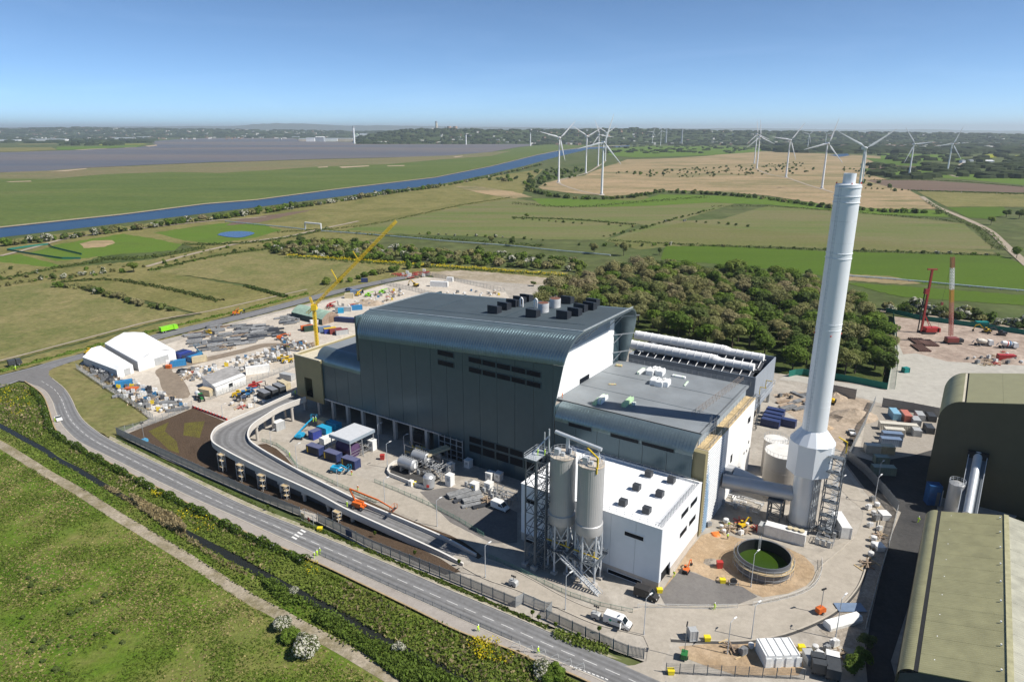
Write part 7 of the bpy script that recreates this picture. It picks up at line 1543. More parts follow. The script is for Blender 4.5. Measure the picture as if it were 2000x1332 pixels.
tractor(393, 782, -.9, GREENV, 'green tractor with white bowser near the brown bed', True); tractor(478, 776, .4, BLUE, 'blue tractor in the line behind the ramp'); tractor(470, 782, .3, C('old_blue', (.06, .09, .16)), 'old dark tractor nearest the ramp'); 
# lighting towers, pump trailer, welfare bits
def light_tower(px, py, rz, mat, label, h=6):
    t = thing('lighting_tower', label, 'lighting tower', at(px, py, .45), rz); part('trailer', MB().extr([(-1.0, .4), (1.0, .4), (1.0, 1.3), (.6, 1.6), (-1.0, 1.5)], -.6, .6, 'y'), mat, t); part('mast', MB().bar((0, 0, 1.4), (0, 0, h), .12), m_rim, t)
    part('lamp_bar', MB().bar((-.6, 0, h), (.6, 0, h), .08), m_dark, t)
    for k in range(3): part('floodlight', MB().box(-.6 + k * .45, -.3 + k * .45, -.15, .1, h - .05, h + .3), m_dark, t)
    for s in (-1, 1): wheel(t, 0, s * .7, .32, .2)
light_tower(1602, 1197, .4, ORANGE, 'orange and white lighting tower on the loop road'); light_tower(1164, 1208, RZ, LGREY, 'grey trailer pump coupled behind the white van', 3); light_tower(1336, 1285, 1.2, GREENV, 'green solar camera tower by the entrance gate', 8); light_tower(283, 865, 1.0, C('sign_blue', (.08, .3, .5)), 'solar camera mast on the brown bed', 7); light_tower(1003, 1144, RZ, LGREY, 'small grey trailer on the verge below the silos', 2.5)
# --- cranes
m_craneY = pm('crane_yellow', (.72, .50, .02), .45, var=.06)
def lattice(m, a, b, w, bays, r=.09):
    a, b = Vector(a), Vector(b); d = (b - a).normalized(); u = d.cross(Vector((0, 1, .2))).normalized(); v = d.cross(u)
    C4 = [(u * i + v * j) * w / 2 for i, j in ((-1, -1), (1, -1), (1, 1), (-1, 1))]
    for c in C4: m.bar(a + c, b + c, r * 1.7)
    for k in range(bays):
        p, q = a.lerp(b, k / bays), a.lerp(b, (k + 1) / bays)
        for i in range(4): m.bar(p + C4[i], q + C4[(i + 1) % 4], r); m.bar(p + C4[i], p + C4[(i + 1) % 4], r)
    return m
cb = G(621, 692); ct = thing('tower_crane', 'yellow mobile tower crane with raised lattice jib behind the plant', 'crane', (cb.x, cb.y, 0))
def craneP(px, py): d = ray(px, py); k = cb.y / d[1]; return Vector((d[0] * k - cb.x, 0, CAM_H + d[2] * k))
topm = craneP(613, 600); jib = craneP(774, 432); cj = craneP(600, 612); aj = craneP(605, 580)
part('mast', lattice(MB(), (0, 0, 0), (0, 0, topm.z), 1.3, 16, .10), m_craneY, ct); part('mast_core', MB().bar((0, 0, 0), (0, 0, topm.z), .55), m_craneY, ct)
part('jib', lattice(MB(), (.5, 0, topm.z + 1), jib, 1.15, 34, .085), m_craneY, ct); part('jib_core', MB().bar((.5, 0, topm.z + 1), jib, .45), m_craneY, ct); part('counter_jib', lattice(MB(), (0, 0, topm.z), (cj.x, 0, cj.z), 1.0, 3), m_craneY, ct); part('a_frame', lattice(MB(), (0, 0, topm.z), aj, .7, 4), m_craneY, ct)
k1 = craneP(660, 550); part('jib_strut', MB().bar(k1, k1 + Vector((-2.6, 0, 5.5)), .4), m_craneY, ct); k1 = craneP(700, 508); part('jib_strut', MB().bar(k1, k1 + Vector((-2.2, 0, 4.0)), .35), m_craneY, ct)
part('tie_rope', MB().tube(aj, craneP(660, 545), .07, 5).tube(craneP(658, 546), craneP(700, 505), .06, 5), m_dark, ct); part('cab', MB().box(-1.0, 1.4, -1.3, 1.3, topm.z - 1.2, topm.z + 1.2), m_craneY, ct); part('base_truck', MB().box(-4, 4, -1.3, 1.3, .6, 1.8), m_craneY, ct)
for x in (-5, -3, 2, 4):
    for s in (-1, 1): wheel(ct, x, s * 1.3, .7, .5)
pr = thing('piling_rig', 'tall dark red piling rig with slanting mast on the right hand pit', 'piling rig', G(1808, 652)); rz0 = math.radians(-8); pr.rotation_euler = (0, 0, 0)
g0 = G(1808, 652)
def rigP(px, py): d = ray(px, py); k = g0.y / d[1]; return Vector((d[0] * k - g0.x, 0, CAM_H + d[2] * k))
track_pair(pr, 6.5, 1.0, 1.2, 4.4); part('house', MB().box(-1, 5.5, -1.8, 1.8, 1.3, 3.6), RED, pr); part('counterweight', MB().box(4.6, 6.2, -1.8, 1.8, 1.3, 3.4), RED, pr)
tp_ = rigP(1821, 527); bt = Vector((-2.6, 0, 1.2)); mast = MB(); mast.bar(bt, tp_, .9, .9); part('mast', mast, C('mast_red', (.30, .035, .03)), pr); part('mast_head', MB().bar(tp_ + Vector((-2.4, 0, .2)), tp_ + Vector((2.4, 0, .2)), .9, .6), C('mast_red', (.30, .035, .03)), pr)
kp = rigP(1811, 568); part('rotary_head', MB().box(kp.x - 1.3, kp.x + .8, -.9, .9, kp.z - 1.6, kp.z + 1.0), C('mast_red', (.30, .035, .03)), pr); part('auger', MB().tube(kp + Vector((-1, 0, 0)), Vector((-4.4, 0, .5)), .3, 10), m_dark, pr); part('backstay', MB().bar((2, 1.2, 3.4), bt.lerp(tp_, .3), .25).bar((2, -1.2, 3.4), bt.lerp(tp_, .3), .25), RED, pr)
lc = thing('crawler_crane', 'crawler crane with upright red white and orange lattice boom', 'crane', G(1860, 672)); g0 = G(1860, 672)
track_pair(lc, 6.5, 1.0, 1.1, 4.0); part('house', MB().box(-3.5, 2.0, -1.6, 1.6, 1.2, 3.4), C('dull_red', (.22, .05, .04)), lc); part('engine_deck', MB().box(2.0, 4.4, -1.5, 1.5, 1.2, 2.8), m_dark, lc)
seq = [((1857, 655), (1858, 620), 'lattice_red', (.42, .12, .09)), ((1858, 620), (1858.5, 590), 'lattice_pale_red', (.48, .2, .15)), ((1858.5, 590), (1859, 565), 'lattice_orange', (.55, .27, .05)), ((1859, 565), (1860, 523), 'lattice_white', (.7, .7, .68)), ((1860, 523), (1860.5, 502), 'lattice_rust', (.35, .15, .08))]
for a, b, nm, c in seq: part('boom_section', lattice(MB(), rigP(*a), rigP(*b), 1.3, 7, .11), C(nm, c), lc)
part('hoist_rope', MB().tube(rigP(1861, 504), rigP(1838, 596), .04, 5).tube(rigP(1838, 596), rigP(1832, 640), .04, 5), m_dark, lc); hk = rigP(1840, 592); part('hook_block', MB().box(hk.x - .5, hk.x + .5, -.4, .4, hk.z - 1, hk.z + .4), C('dull_red', (.22, .05, .04)), lc)
for i, (x, y, n, lb) in enumerate(((1795, 668, 7, 'upper left stack of rusty reinforcement cages'), (1812, 671, 7, 'upper right stack of rusty reinforcement cages'), (1796, 681, 6, 'lower stack of rusty reinforcement cages'))):
    t = thing('rebar_cages', lb, 'rebar stack', G(x, y, .47), 1.45, 'stacks of reinforcement cages')
    for k in range(n): part('cage', MB().tube((-5, -2.8 + k * .95, .45), (5, -2.8 + k * .95, .45), .42, 10), pm('rust_rebar', (.16, .09, .07), .8, var=.3, scale=3), t)
container(1964, 703, C('signal_red', (.42, .03, .03)), 'signal red container in the pit by the olive shed', 7, -.12); container(1768, 727, C('teal', (.01, .22, .2)), 'small teal cabin on the grey concrete yard', 2.4, .2, H=2.2, W=2); container(1916, 637, C('teal', (.01, .22, .2)), 'teal container against the green hoarding', 6, -.12)
# --- process plant beside the facade
cn = thing('canopy', 'flat pale grey canopy roof on slim posts beside the facade', 'canopy', W0, RZ); z = 7.4
cp = [loc(x, y, z) for x, y in ((644, 850), (687, 863), (730, 837), (688, 825))]; xs_ = sorted(p.x for p in cp); ys_ = sorted(p.y for p in cp)
x0, x1, y0, y1 = xs_[0] * .5 + xs_[1] * .5, xs_[2] * .5 + xs_[3] * .5, (ys_[0] + ys_[1]) / 2, (ys_[2] + ys_[3]) / 2
part('canopy_roof', MB().box(x0, x1, y0, y1, z - 1.0, z), m_bgrey, cn); part('canopy_top', MB().box(x0 + .2, x1 - .2, y0 + .2, y1 - .2, z + .005, z + .08), pm('canopy_sheet', (.52, .54, .57), .6, var=.05), cn)
for x in (x0 + .5, x1 - .5):
    for y in (y0 + .5, (y0 + y1) / 2, y1 - .5): part('post', MB().box(x - .13, x + .13, y - .13, y + .13, 0, z - 1), m_steel, cn)
m = MB(); 
for k in range(3): m.bar((x1 - .5, y0 + .5, 1 + k), (x1 - .5, y1 - .5, 1.2 + k), .09)
part('side_rail', m, m_steel, cn)
pv = thing('purple_vessel', 'round purple vessel sheltered under the flat canopy', 'vessel', l2w((x0 + x1) / 2, y0 + 3.4), RZ); m = MB(); m.tube((-3.5, 0, 2.8), (3.5, 0, 2.8), 2.2, 28); part('shell', m, pm('dull_purple', (.09, .05, .12), .6, var=.2), pv, True); part('saddle', MB().box(-2.6, -2, -1.6, 1.6, 0, 1.6), m_conw, pv); part('saddle', MB().box(2, 2.6, -1.6, 1.6, 0, 1.6), m_conw, pv)
def htank(px, py, rz, R, L, label):
    t = thing('horizontal_tank', label, 'tank', at(px, py), rz, 'horizontal process tanks'); zc_ = R + 1.0
    m = MB(); m.lathe([(R * .3, -L / 2 - .55), (R * .75, -L / 2 - .4), (R, -L / 2), (R, L / 2), (R * .75, L / 2 + .4), (R * .3, L / 2 + .55)], 32); m.v = [(v[2], v[0], v[1] + zc_) for v in m.v]; part('shell', m, m_alu, t, True)
    part('end_plate', MB().tube((L / 2 + .5, 0, zc_), (L / 2 + .58, 0, zc_), R * .5, 20), m_wpan, t)
    for x in (-L / 3, L / 3): part('saddle', MB().box(x - .25, x + .25, -R * .8, R * .8, 0, 1.4), m_conw, t)
    m = MB(); 
    for k in range(6): m.tube((-L / 2 + .6 + k * L / 6, 0, zc_ + R), (-L / 2 + .6 + k * L / 6, 0, zc_ + R + .7), .1)
    part('nozzle', m, m_steel, t, kind='stuff')
htank(797, 920, PA, 1.75, 5.4, 'near silver horizontal tank in the bunded area'); htank(823, 907, PA, 1.75, 5.4, 'far silver horizontal tank beside yellow valves')
m = MB(); bpts = [loc(x, y) for x, y in ((757, 920), (770, 908), (778, 906))]; 
t = thing('bund_wall', 'low pale concrete bund wall around the horizontal tanks', 'wall', W0, RZ); part('wall', MB().ribbon([loc(x, y, .4) for x, y in ((785, 902), (770, 906), (760, 914), (757, 923), (762, 930), (800, 945), (830, 955))], 1.1, .35), pm('white_coping', (.66, .64, .60)), t); part('floor', MB().sheet([loc(x, y, .5) for x, y in ((785, 904), (763, 915), (762, 928), (800, 943), (826, 952), (860, 935), (830, 905))]), m_asphd, t)
t = thing('upright_vessel', 'upright silver vessel with red label among the pipework', 'vessel', at(838, 952)); part('shell', MB().lathe([(1.7, .5), (1.7, 3.6), (1.2, 4.2), (.3, 4.4)], 28), m_alu, t, True); part('red_label', MB().lathe([(1.72, 1.4), (1.72, 2.2)], 12, cap=False), m_alu, t); part('sign', MB().box(-.5, .3, -1.85, -1.72, 1.0, 1.8), RED, t); part('skirt', MB().lathe([(1.5, 0), (1.5, .5)], 20), m_dsteel, t)
def pipework(px, py, lx, ly, h, n, mat, label, seed, rz=None):
    r = random.Random(seed); t = thing('pipe_rack', label, 'pipework', at(px, py), RZ if rz is None else rz); m = MB()
    for _ in range(n):
        p = Vector((r.uniform(-lx / 2, lx / 2), r.uniform(-ly / 2, ly / 2), r.uniform(.3, h)))
        for __ in range(3):
            q = p.copy(); k = r.randrange(3); q[k] += r.uniform(-1, 1) * (lx, ly, h)[k] * .4; q.z = max(.2, min(h, q.z)); q.x = max(-lx / 2, min(lx / 2, q.x)); q.y = max(-ly / 2, min(ly / 2, q.y)); m.tube(p, q, r.choice((.06, .09, .14)), 6); p = q
    part('pipes', m, mat, t, kind='stuff'); part('frame', truss(MB(), (-lx / 2, -ly / 2, 0), lx, ly, h, 2, .07, False), m_steel, t)
    for k in range(3): part('cabinet', MB().box(-lx / 2 + k * lx / 3 + .2, -lx / 2 + k * lx / 3 + 1.0, -ly / 2 - .4, -ly / 2 + .2, 0, 1.6), LGREY, t)
pipework(850, 925, 9, 6, 4.2, 42, m_alu, 'dense silver pipework between the tanks and white pump boxes', 1); pipework(812, 895, 6, 3.5, 4.6, 20, m_yel_, 'yellow valve platform above the far horizontal tank', 2); pipework(700, 880, 9, 4, 3.5, 26, m_steel, 'steel pipework and valves in front of the canopy', 3)
pipework(985, 975, 7, 3.5, 3.2, 24, m_steel, 'pipe skid at the shadow edge beside the white hall', 4); pipework(930, 950, 6, 3, .9, 12, m_dsteel, 'low steel grid set in the slab between white boxes', 5); pipework(965, 962, 6, 3, .9, 12, m_dsteel, 'low steel grid by the facade right of the white boxes', 6)
pipework(1620, 1040, 5, 4, 2.4, 18, m_steel, 'pipe and barrier clutter at the foot of the chimney stair', 7); pipework(1450, 985, 10, 6, 1.0, 26, m_wpan, 'white looping hoses lying beneath the flue duct', 8); pipework(1610, 1060, 4, 3, 1.6, 10, m_steel, 'scaffold bits in front of the chimney stair', 9)
t = thing('pipe_bridge', 'pale sloping pipe gantry beside the facade', 'gantry', at(855, 905), RZ + 1.2); 
for y in (-1.0, 0, 1.0): part('beam', MB().bar((-4, y, 4.0), (4, y, 4.6), .5, .6), CREAM, t)
part('leg', MB().bar((-3.4, 0, 0), (-3.4, 0, 4), .3), m_steel, t); part('leg', MB().bar((3.4, 0, 0), (3.4, 0, 4.4), .3), m_steel, t)
t = thing('concrete_wall', 'plain grey concrete screen wall behind the far tank', 'wall', W0, RZ); a, b = loc(813, 893), loc(862, 912); part('wall', MB().ribbon([(a.x, a.y, 0), (b.x, b.y, 0)], 4.2, .35), m_slab, t); part('coping', MB().ribbon([(a.x, a.y, 4.2), (b.x, b.y, 4.2)], .12, .45), m_conw, t)
pb_ = None
for i, (x, y, lb) in enumerate(((879, 947, 'tall white equipment box beside the silver pipework'), (880, 920, 'white equipment box behind the silver pipework'), (927, 958, 'white equipment box with yellow sign'), (955, 957, 'white equipment box right of the yellow signed one'), (957, 937, 'white equipment box nearest the facade, left of a pair'), (974, 938, 'white equipment box nearest the facade, right of a pair'), (915, 912, 'white equipment box in the shade of the facade'), (728, 878, 'tall white control box right of the canopy'), (803, 948, 'small pale box outside the bund wall'))):
    s = 1.0 if i < 8 else .6; h = 3.4 if i in (0, 7) else 2.5 * s
    t = thing('equipment_box', lb, 'equipment box', at(x, y), RZ, 'white equipment boxes by the facade'); part('body', MB().box(-1.0 * s, 1.0 * s, -1.0 * s, 1.0 * s, .15, h), WHITE, t); part('lid', MB().box(-1.08 * s, 1.08 * s, -1.08 * s, 1.08 * s, h + .005, h + .15), WHITE, t); part('plinth', MB().box(-1.3 * s, 1.3 * s, -1.3 * s, 1.3 * s, 0, .15), m_conw, t); part('vent', MB().box(-.4 * s, .4 * s, -1.03 * s, -1.0 * s, h * .5, h * .8), LGREY if i != 2 else YELLOW, t)
# --- bins, skips, small bright things
def small(name, px, py, mat, label, cat, sx, sy, sz, cap=None, rz=0, z=.45, group=None):
    t = thing(name, label, cat, at(px, py, z), rz, group); part('body', MB().add([(-sx / 2, -sy / 2, 0), (sx / 2, -sy / 2, 0), (sx / 2, sy / 2, 0), (-sx / 2, sy / 2, 0), (-sx * .58, -sy * .58, sz), (sx * .58, -sy * .58, sz), (sx * .58, sy * .58, sz), (-sx * .58, sy * .58, sz)], [(0, 3, 2, 1), (4, 5, 6, 7), (0, 1, 5, 4), (1, 2, 6, 5), (2, 3, 7, 6), (3, 0, 4, 7)]), mat, t); part('lid', MB().box(-sx * .6, sx * .6, -sy * .6, sy * .6, sz, sz + .1), cap or mat, t)
GBIN = C('grit_yellow', (.75, .6, .02))
for x, y, lb in ((1381, 1250, 'yellow grit bin on the kerb right of the grey booth'), (1565, 1268, 'yellow grit bin by the wrapped module'), (1288, 1156, 'yellow grit bin by the black van'), (809, 947, 'yellow bin beside the pale box at the bund'), (625, 1036, 'yellow grit bin on the verge by the crossing'), (1310, 1315, 'yellow beacon base by the entrance gate'), (1411, 1137, 'yellow open skip tub on the apron earth')): small('grit_bin', x, y, GBIN, lb, 'bin', 1.1, .9, .9)
small('fuel_tank', 1405, 1108, RED, 'red fuel bowser cube on the apron earth', 'tank', 1.2, 1.0, 1.6); small('gas_cage', 747, 897, RED, 'red cylinder cage right of the canopy', 'cage', 1.2, 1, 1.6); small('skip', 258, 763, ORANGE, 'orange skip in the left part of the yard', 'skip', 4, 2, 1.3); small('skip', 1483, 1038, RED, 'red bin under the flue duct trestle', 'bin', 1.4, 1, 1.6); small('skip', 330, 719, ORANGE, 'orange tub beside the large tent door', 'skip', 2, 1.4, 1.4)
small('solar_unit', 1580, 1290, LGREY, 'grey box trailer right of the wrapped module', 'trailer', 1.6, 2.6, 1.6); small('silt_box', 1726, 1012, WHITE, 'white cabinet on the gravel beside the lane fence', 'cabinet', 2, 2.4, 1.6); small('silt_box', 1716, 1072, WHITE, 'lower white cabinet on the gravel beside the lane fence', 'cabinet', 1.8, 2.2, 1.2)
small('sheet_pile', 1660, 1187, GREYB, 'grey steel sheets lying on the gravel at the loop bend', 'sheet', 5, 2.4, .15)
m = MB(); t = thing('motor_pump', 'black pump with round hose reel on the apron edge', 'pump', at(1432, 1141)); part('frame', truss(MB(), (-1, -.6, 0), 2, 1.2, .8, 1, .05), m_steel, t); part('reel', MB().tube((0, -.3, .9), (0, .3, .9), .75, 20), m_dark, t)
t = thing('orange_net', 'heap of bright orange netting below the pilaster', 'netting', at(1398, 1044)); part('heap', MB().lathe([(1.2, 0), (.9, .35), (.2, .5)], 12), C('net_orange', (.75, .2, .04)), t, True); part('roll', MB().tube((-1, .6, .2), (1, .9, .2), .2), C('net_orange', (.75, .2, .04)), t)
# --- people
def person_mesh(walk):
    bm = bmesh.new(); J = {}
    sw = .22 if walk else .04
    pts = dict(pel=(0, 0, .95), ch=(.02, 0, 1.32), nk=(.03, 0, 1.5), hd=(.05, 0, 1.62), ht=(.05, 0, 1.76), lh=(0, .11, .9), lk=(sw, .12, .5), la=(sw * .7, .12, .08), lt=(sw * .7 + .16, .12, .04), rh=(0, -.11, .9), rk=(-sw * .5, -.12, .5), ra=(-sw * 1.3, -.12, .1), rt=(-sw * 1.3 + .15, -.12, .04), ls=(.02, .21, 1.42), le=(-sw * .6, .28, 1.14), lw=(.1 - sw * .4, .27, .92), rs=(.02, -.21, 1.42), re=(sw * .6 + .05, -.28, 1.14), rw=(.2 + sw * .5, -.26, .95))
    rad = dict(pel=.16, ch=.17, nk=.07, hd=.1, ht=.08, lh=.1, lk=.075, la=.055, lt=.04, rh=.1, rk=.075, ra=.055, rt=.04, ls=.08, le=.06, lw=.045, rs=.08, re=.06, rw=.045)
    ks = list(pts); 
    me = bpy.data.meshes.new('body'); E = [('pel', 'ch'), ('ch', 'nk'), ('nk', 'hd'), ('hd', 'ht'), ('pel', 'lh'), ('lh', 'lk'), ('lk', 'la'), ('la', 'lt'), ('pel', 'rh'), ('rh', 'rk'), ('rk', 'ra'), ('ra', 'rt'), ('ch', 'ls'), ('ls', 'le'), ('le', 'lw'), ('ch', 'rs'), ('rs', 're'), ('re', 'rw')]
    me.from_pydata([pts[k] for k in ks], [(ks.index(a), ks.index(b)) for a, b in E], [])
    o = bpy.data.objects.new('tmp', me); COL.objects.link(o); md = o.modifiers.new('s', 'SKIN'); sv = me.skin_vertices[0].data if me.skin_vertices else None
    if sv is None:
        me.skin_vertices if False else None
    for i, k in enumerate(ks): me.skin_vertices[0].data[i].radius = (rad[k], rad[k]); me.skin_vertices[0].data[i].use_root = (k == 'pel')
    o.modifiers.new('u', 'SUBSURF').levels = 1
    dg = bpy.context.evaluated_depsgraph_get(); out = bpy.data.meshes.new_from_object(o.evaluated_get(dg)); bpy.data.objects.remove(o)
    out.name = 'body'; return out
HV, HVO, SKIN, BOOT, TRO = C('hi_vis_yellow', (.55, .85, .02)), C('hi_vis_orange', (.85, .22, .02)), pm('skin', (.5, .3, .22), .6), m_dark, C('dark_trousers', (.03, .035, .06))
try:
    PM_ = [person_mesh(False), person_mesh(True)]
except Exception as ex:
    print('skin failed', ex); PM_ = None
def person(px, py, rz, label, suit=HV, walk=0, trousers=None, z=.45):
    t = thing('person', label, 'person', at(px, py, z), rz)
    me = PM_[walk].copy(); me.materials.clear()
    for mt in (suit, trousers or suit, SKIN, BOOT): me.materials.append(mt)
    for p in me.polygons:
        c = p.center; p.material_index = 2 if c.z > 1.5 else (3 if c.z < .12 else (1 if c.z < .92 and abs(c.y) < .24 else 0)); p.use_smooth = True
    link('body', me, t); part('helmet', MB().lathe([(.15, 1.68), (.13, 1.78), (.06, 1.86), (.01, 1.87)], 12, .05, 0), m_wpan, t, True); part('reflective_band', MB().lathe([(.19, 1.12), (.19, 1.18)], 14, .01, 0, cap=False), m_bar, t)
for a in [(1395, 1190, 0, 'worker in yellow walking by the kerb below the asphalt apron', HV, 1), (934, 1233, RZ, 'worker in yellow walking on the footway beside the road', HV, 1), (1051, 1276, RZ, 'worker in yellow on the footway among the hoop barriers', HV, 1), (614, 1090, .5, 'worker in yellow nearest the kerb in a group of three', HV, 0), (620, 1086, 2, 'middle worker in yellow of a group of three on the footway', HV, 0), (625, 1082, 1, 'furthest right worker in yellow of the group of three', HV, 0),
          (566, 892, .2, 'worker in yellow standing by the barrier inside the ramp', HV, 0), (699, 958, 1, 'worker with orange jacket and yellow trousers by the middle road', HVO, 0, HV), (687, 928, 1, 'worker in orange beside the sky blue cherry picker', HVO, 0, HV), (1316, 1127, .4, 'tall worker in yellow beside the white hall side door', HV, 1), (1421, 1053, 2, 'worker in yellow kneeling side of the orange netting', HV, 0, TRO), (1423, 1030, 1, 'worker in yellow in shade under the flue duct', HV, 0, TRO), (108, 824, .5, 'worker in yellow beside the stopped pickup on the bend', HV, 0), (639, 994, 1, 'worker in yellow under the ramp near the gate', HV, 0), (1793, 1020, 0, 'worker in yellow on the shaded access lane', HV, 1), (31, 722, 0, 'worker in yellow at the upper left junction', HV, 0)]:
    person(*a[:4], *(a[4:] if len(a) > 4 else ()))
for x, y, lb, sz in ((612, 824, 'left worker in the blue boom lift basket', 4.3), (617, 823, 'right worker in the blue boom lift basket', 4.3), (577, 770, 'worker standing on the ramp by the tipping hall door', 7.3), (678, 990, 'worker on the ramp beside the orange boom lift', 3.2)): person(x, y, 1, lb, HV, 0, None, sz)
for X, Y, lb, sz in ((-27.5, -6.2, 'left worker on top of the silo stair tower', TH + .15), (-26.0, -5.6, 'right worker on the stair tower platform beside the silo', TH + .15)):
    person(1000, 1000, 0, lb); o = [q for q in bpy.data.objects if q.get('label') == lb][0]; o.location = l2w(X - 1, Y, sz)
person(1000, 1000, 0, 'worker in orange at the foot of the tall white end wall', HVO); o = [q for q in bpy.data.objects if q.get('label') == 'worker in orange at the foot of the tall white end wall'][0]; o.location = l2w(-43.8, 31.5, 27.0)
# ================================================================ VEGETATION
def cards(P, N, S, rng, aspect=1.0):
    """numpy leaf cards: positions P, normals N, sizes S -> (verts, faces)"""
    n = len(P); N = N / np.maximum(1e-6, np.linalg.norm(N, axis=1))[:, None]; R = rng.normal(size=(n, 3)); U = np.cross(N, R); U /= np.maximum(1e-6, np.linalg.norm(U, axis=1))[:, None]; V = np.cross(N, U)
    U *= S[:, None] * .5; V *= S[:, None] * .5 * aspect
    vs_ = np.stack([P - U - V, P + U - V * .6, P + U * .7 + V, P - U * .8 + V * .8], 1).reshape(-1, 3)
    return vs_
def quads_mesh(name, V, mat):
    me = bpy.data.meshes.new(name); n = len(V) // 4
    me.vertices.add(n * 4); me.vertices.foreach_set('co', np.ascontiguousarray(V, dtype=np.float32).ravel())
    me.loops.add(n * 4); me.loops.foreach_set('vertex_index', np.arange(n * 4, dtype=np.int32)); me.polygons.add(n); me.polygons.foreach_set('loop_start', np.arange(0, n * 4, 4, dtype=np.int32)); me.polygons.foreach_set('loop_total', np.full(n, 4, dtype=np.int32))
    me.update(calc_edges=True); me.validate(); me.materials.append(mat); return me
def crown(name, mat, seed, n, rx, rz, zc, leaf, lobes=9, low=.1):
    g = np.random.default_rng(seed); C_ = []
    for _ in range(lobes):
        a = g.uniform(0, 2 * np.pi); r = rx * math.sqrt(g.uniform(0, 1)) * .68; z = zc + rz * g.uniform(-.45, .65) * (1 - .5 * r / rx); C_.append((r * math.cos(a), r * math.sin(a), z, rx * g.uniform(.30, .52)))
    C_ = np.array(C_); k = g.integers(0, lobes, n); D = g.normal(size=(n, 3)); D[:, 2] += .35; D /= np.linalg.norm(D, axis=1)[:, None]
    rr = C_[k, 3] * np.where(g.uniform(size=n) < .8, g.uniform(.82, 1.08, n), g.uniform(.3, .8, n)); P = C_[k, :3] + D * rr[:, None] * np.array([1, 1, rz / rx * .85 + .15]); P[:, 2] = np.maximum(P[:, 2], low)
    return quads_mesh(name, cards(P, D + [0, 0, .35] + g.normal(size=(n, 3)) * .32, leaf * g.uniform(.6, 1.5, n), g), mat)
L_fresh = leafmat('fresh_leaves', [(.115, .185, .024), (.155, .23, .034), (.095, .155, .024), (.19, .24, .045)])
L_olive = leafmat('budding_twigs', [(.25, .25, .095), (.29, .265, .12), (.21, .23, .075), (.32, .275, .155), (.18, .215, .06)])
L_dark = leafmat('dark_leaves', [(.085, .125, .032), (.11, .155, .038), (.13, .165, .05)])
L_haw = leafmat('hawthorn_blossom', [(.085, .12, .028), (.11, .14, .04)], ((.66, .64, .54), .5))
m_bark = pm('bark', (.10, .08, .06), .9, var=.25, scale=2)
def trunk_mesh(seed, h, r):
    g = random.Random(seed); m = MB(); m.tube((0, 0, 0), (0, 0, h * .55), r, 8, r * .65)
    for k in range(5):
        a = k * 1.26 + g.uniform(-.3, .3); z = h * g.uniform(.3, .55); m.tube((0, 0, z), (math.cos(a) * h * .28, math.sin(a) * h * .28, z + h * .32), r * .5, 6, r * .15)
    return m.mesh('trunk', m_bark)
TRUNK = [trunk_mesh(i, 10, .28) for i in range(3)]
TREEM = [[crown('crown', mt, 20 + j * 7 + i, 2300, 4.2, 3.2 + .5 * i, 6.6, .5 if mt is not L_olive else .4, 13, 2.0) for i in range(3)] for j, mt in enumerate((L_olive, L_fresh, L_dark))]
BUSHM = [[crown('bush', mt, 90 + j * 9 + i, 620, 1.0, .8, .62, .22, 8, .02) for i in range(4)] for j, mt in enumerate((L_fresh, L_olive, L_dark, L_haw))]
def area_pts(px, n, seed, dmin):
    """scatter over a ground polygon given by its pixel outline"""
    g = random.Random(seed); W = [G(x, y) for x, y in px]; xs_, ys_ = [p.x for p in W], [p.y for p in W]; out = []; cell = {}
    for _ in range(n * 40):
        x, y = g.uniform(min(xs_), max(xs_)), g.uniform(min(ys_), max(ys_))
        if not inpoly(x, y, W): continue
        c = (int(x // dmin), int(y // dmin))
        if any((q[0] - x) ** 2 + (q[1] - y) ** 2 < dmin * dmin for i in (-1, 0, 1) for j in (-1, 0, 1) for q in cell.get((c[0] + i, c[1] + j), ())): continue
        cell.setdefault(c, []).append((x, y)); out.append((x, y))
        if len(out) >= n: break
    return out
WOOD = [(1050, 600), (1085, 578), (1130, 560), (1190, 545), (1250, 534), (1330, 534), (1420, 540), (1500, 552), (1580, 568), (1650, 590), (1690, 608), (1722, 636), (1734, 690), (1727, 750), (1690, 746), (1600, 734), (1540, 724), (1520, 705), (1440, 690), (1350, 676), (1260, 655), (1210, 630), (1120, 610)]
g = random.Random(4)
def tree(x, y, kind, s, label, group, zs=1.0):
    t = thing('tree', label, 'tree', (x, y, 0), g.uniform(0, 6.28), group); t.scale = (s * g.uniform(.85, 1.15), s * g.uniform(.85, 1.15), s * zs)
    link('trunk', g.choice(TRUNK), t); link('crown', g.choice(TREEM[kind]), t)
NAMEK = ['olive brown budding', 'fresh green leafy', 'dark green']
wp = area_pts(WOOD, 285, 12, 6.6)
for x, y in wp:
    px_edge = y < 345 or x > 120
    k = g.choices((0, 1, 2), (.42, .34, .24) if px_edge else (.68, .2, .12))[0]
    tree(x, y, k, g.uniform(1.05, 1.6), NAMEK[k] + ' tree in the dense wood behind the plant', NAMEK[k] + ' trees of the wood', g.uniform(.7, 1.0))
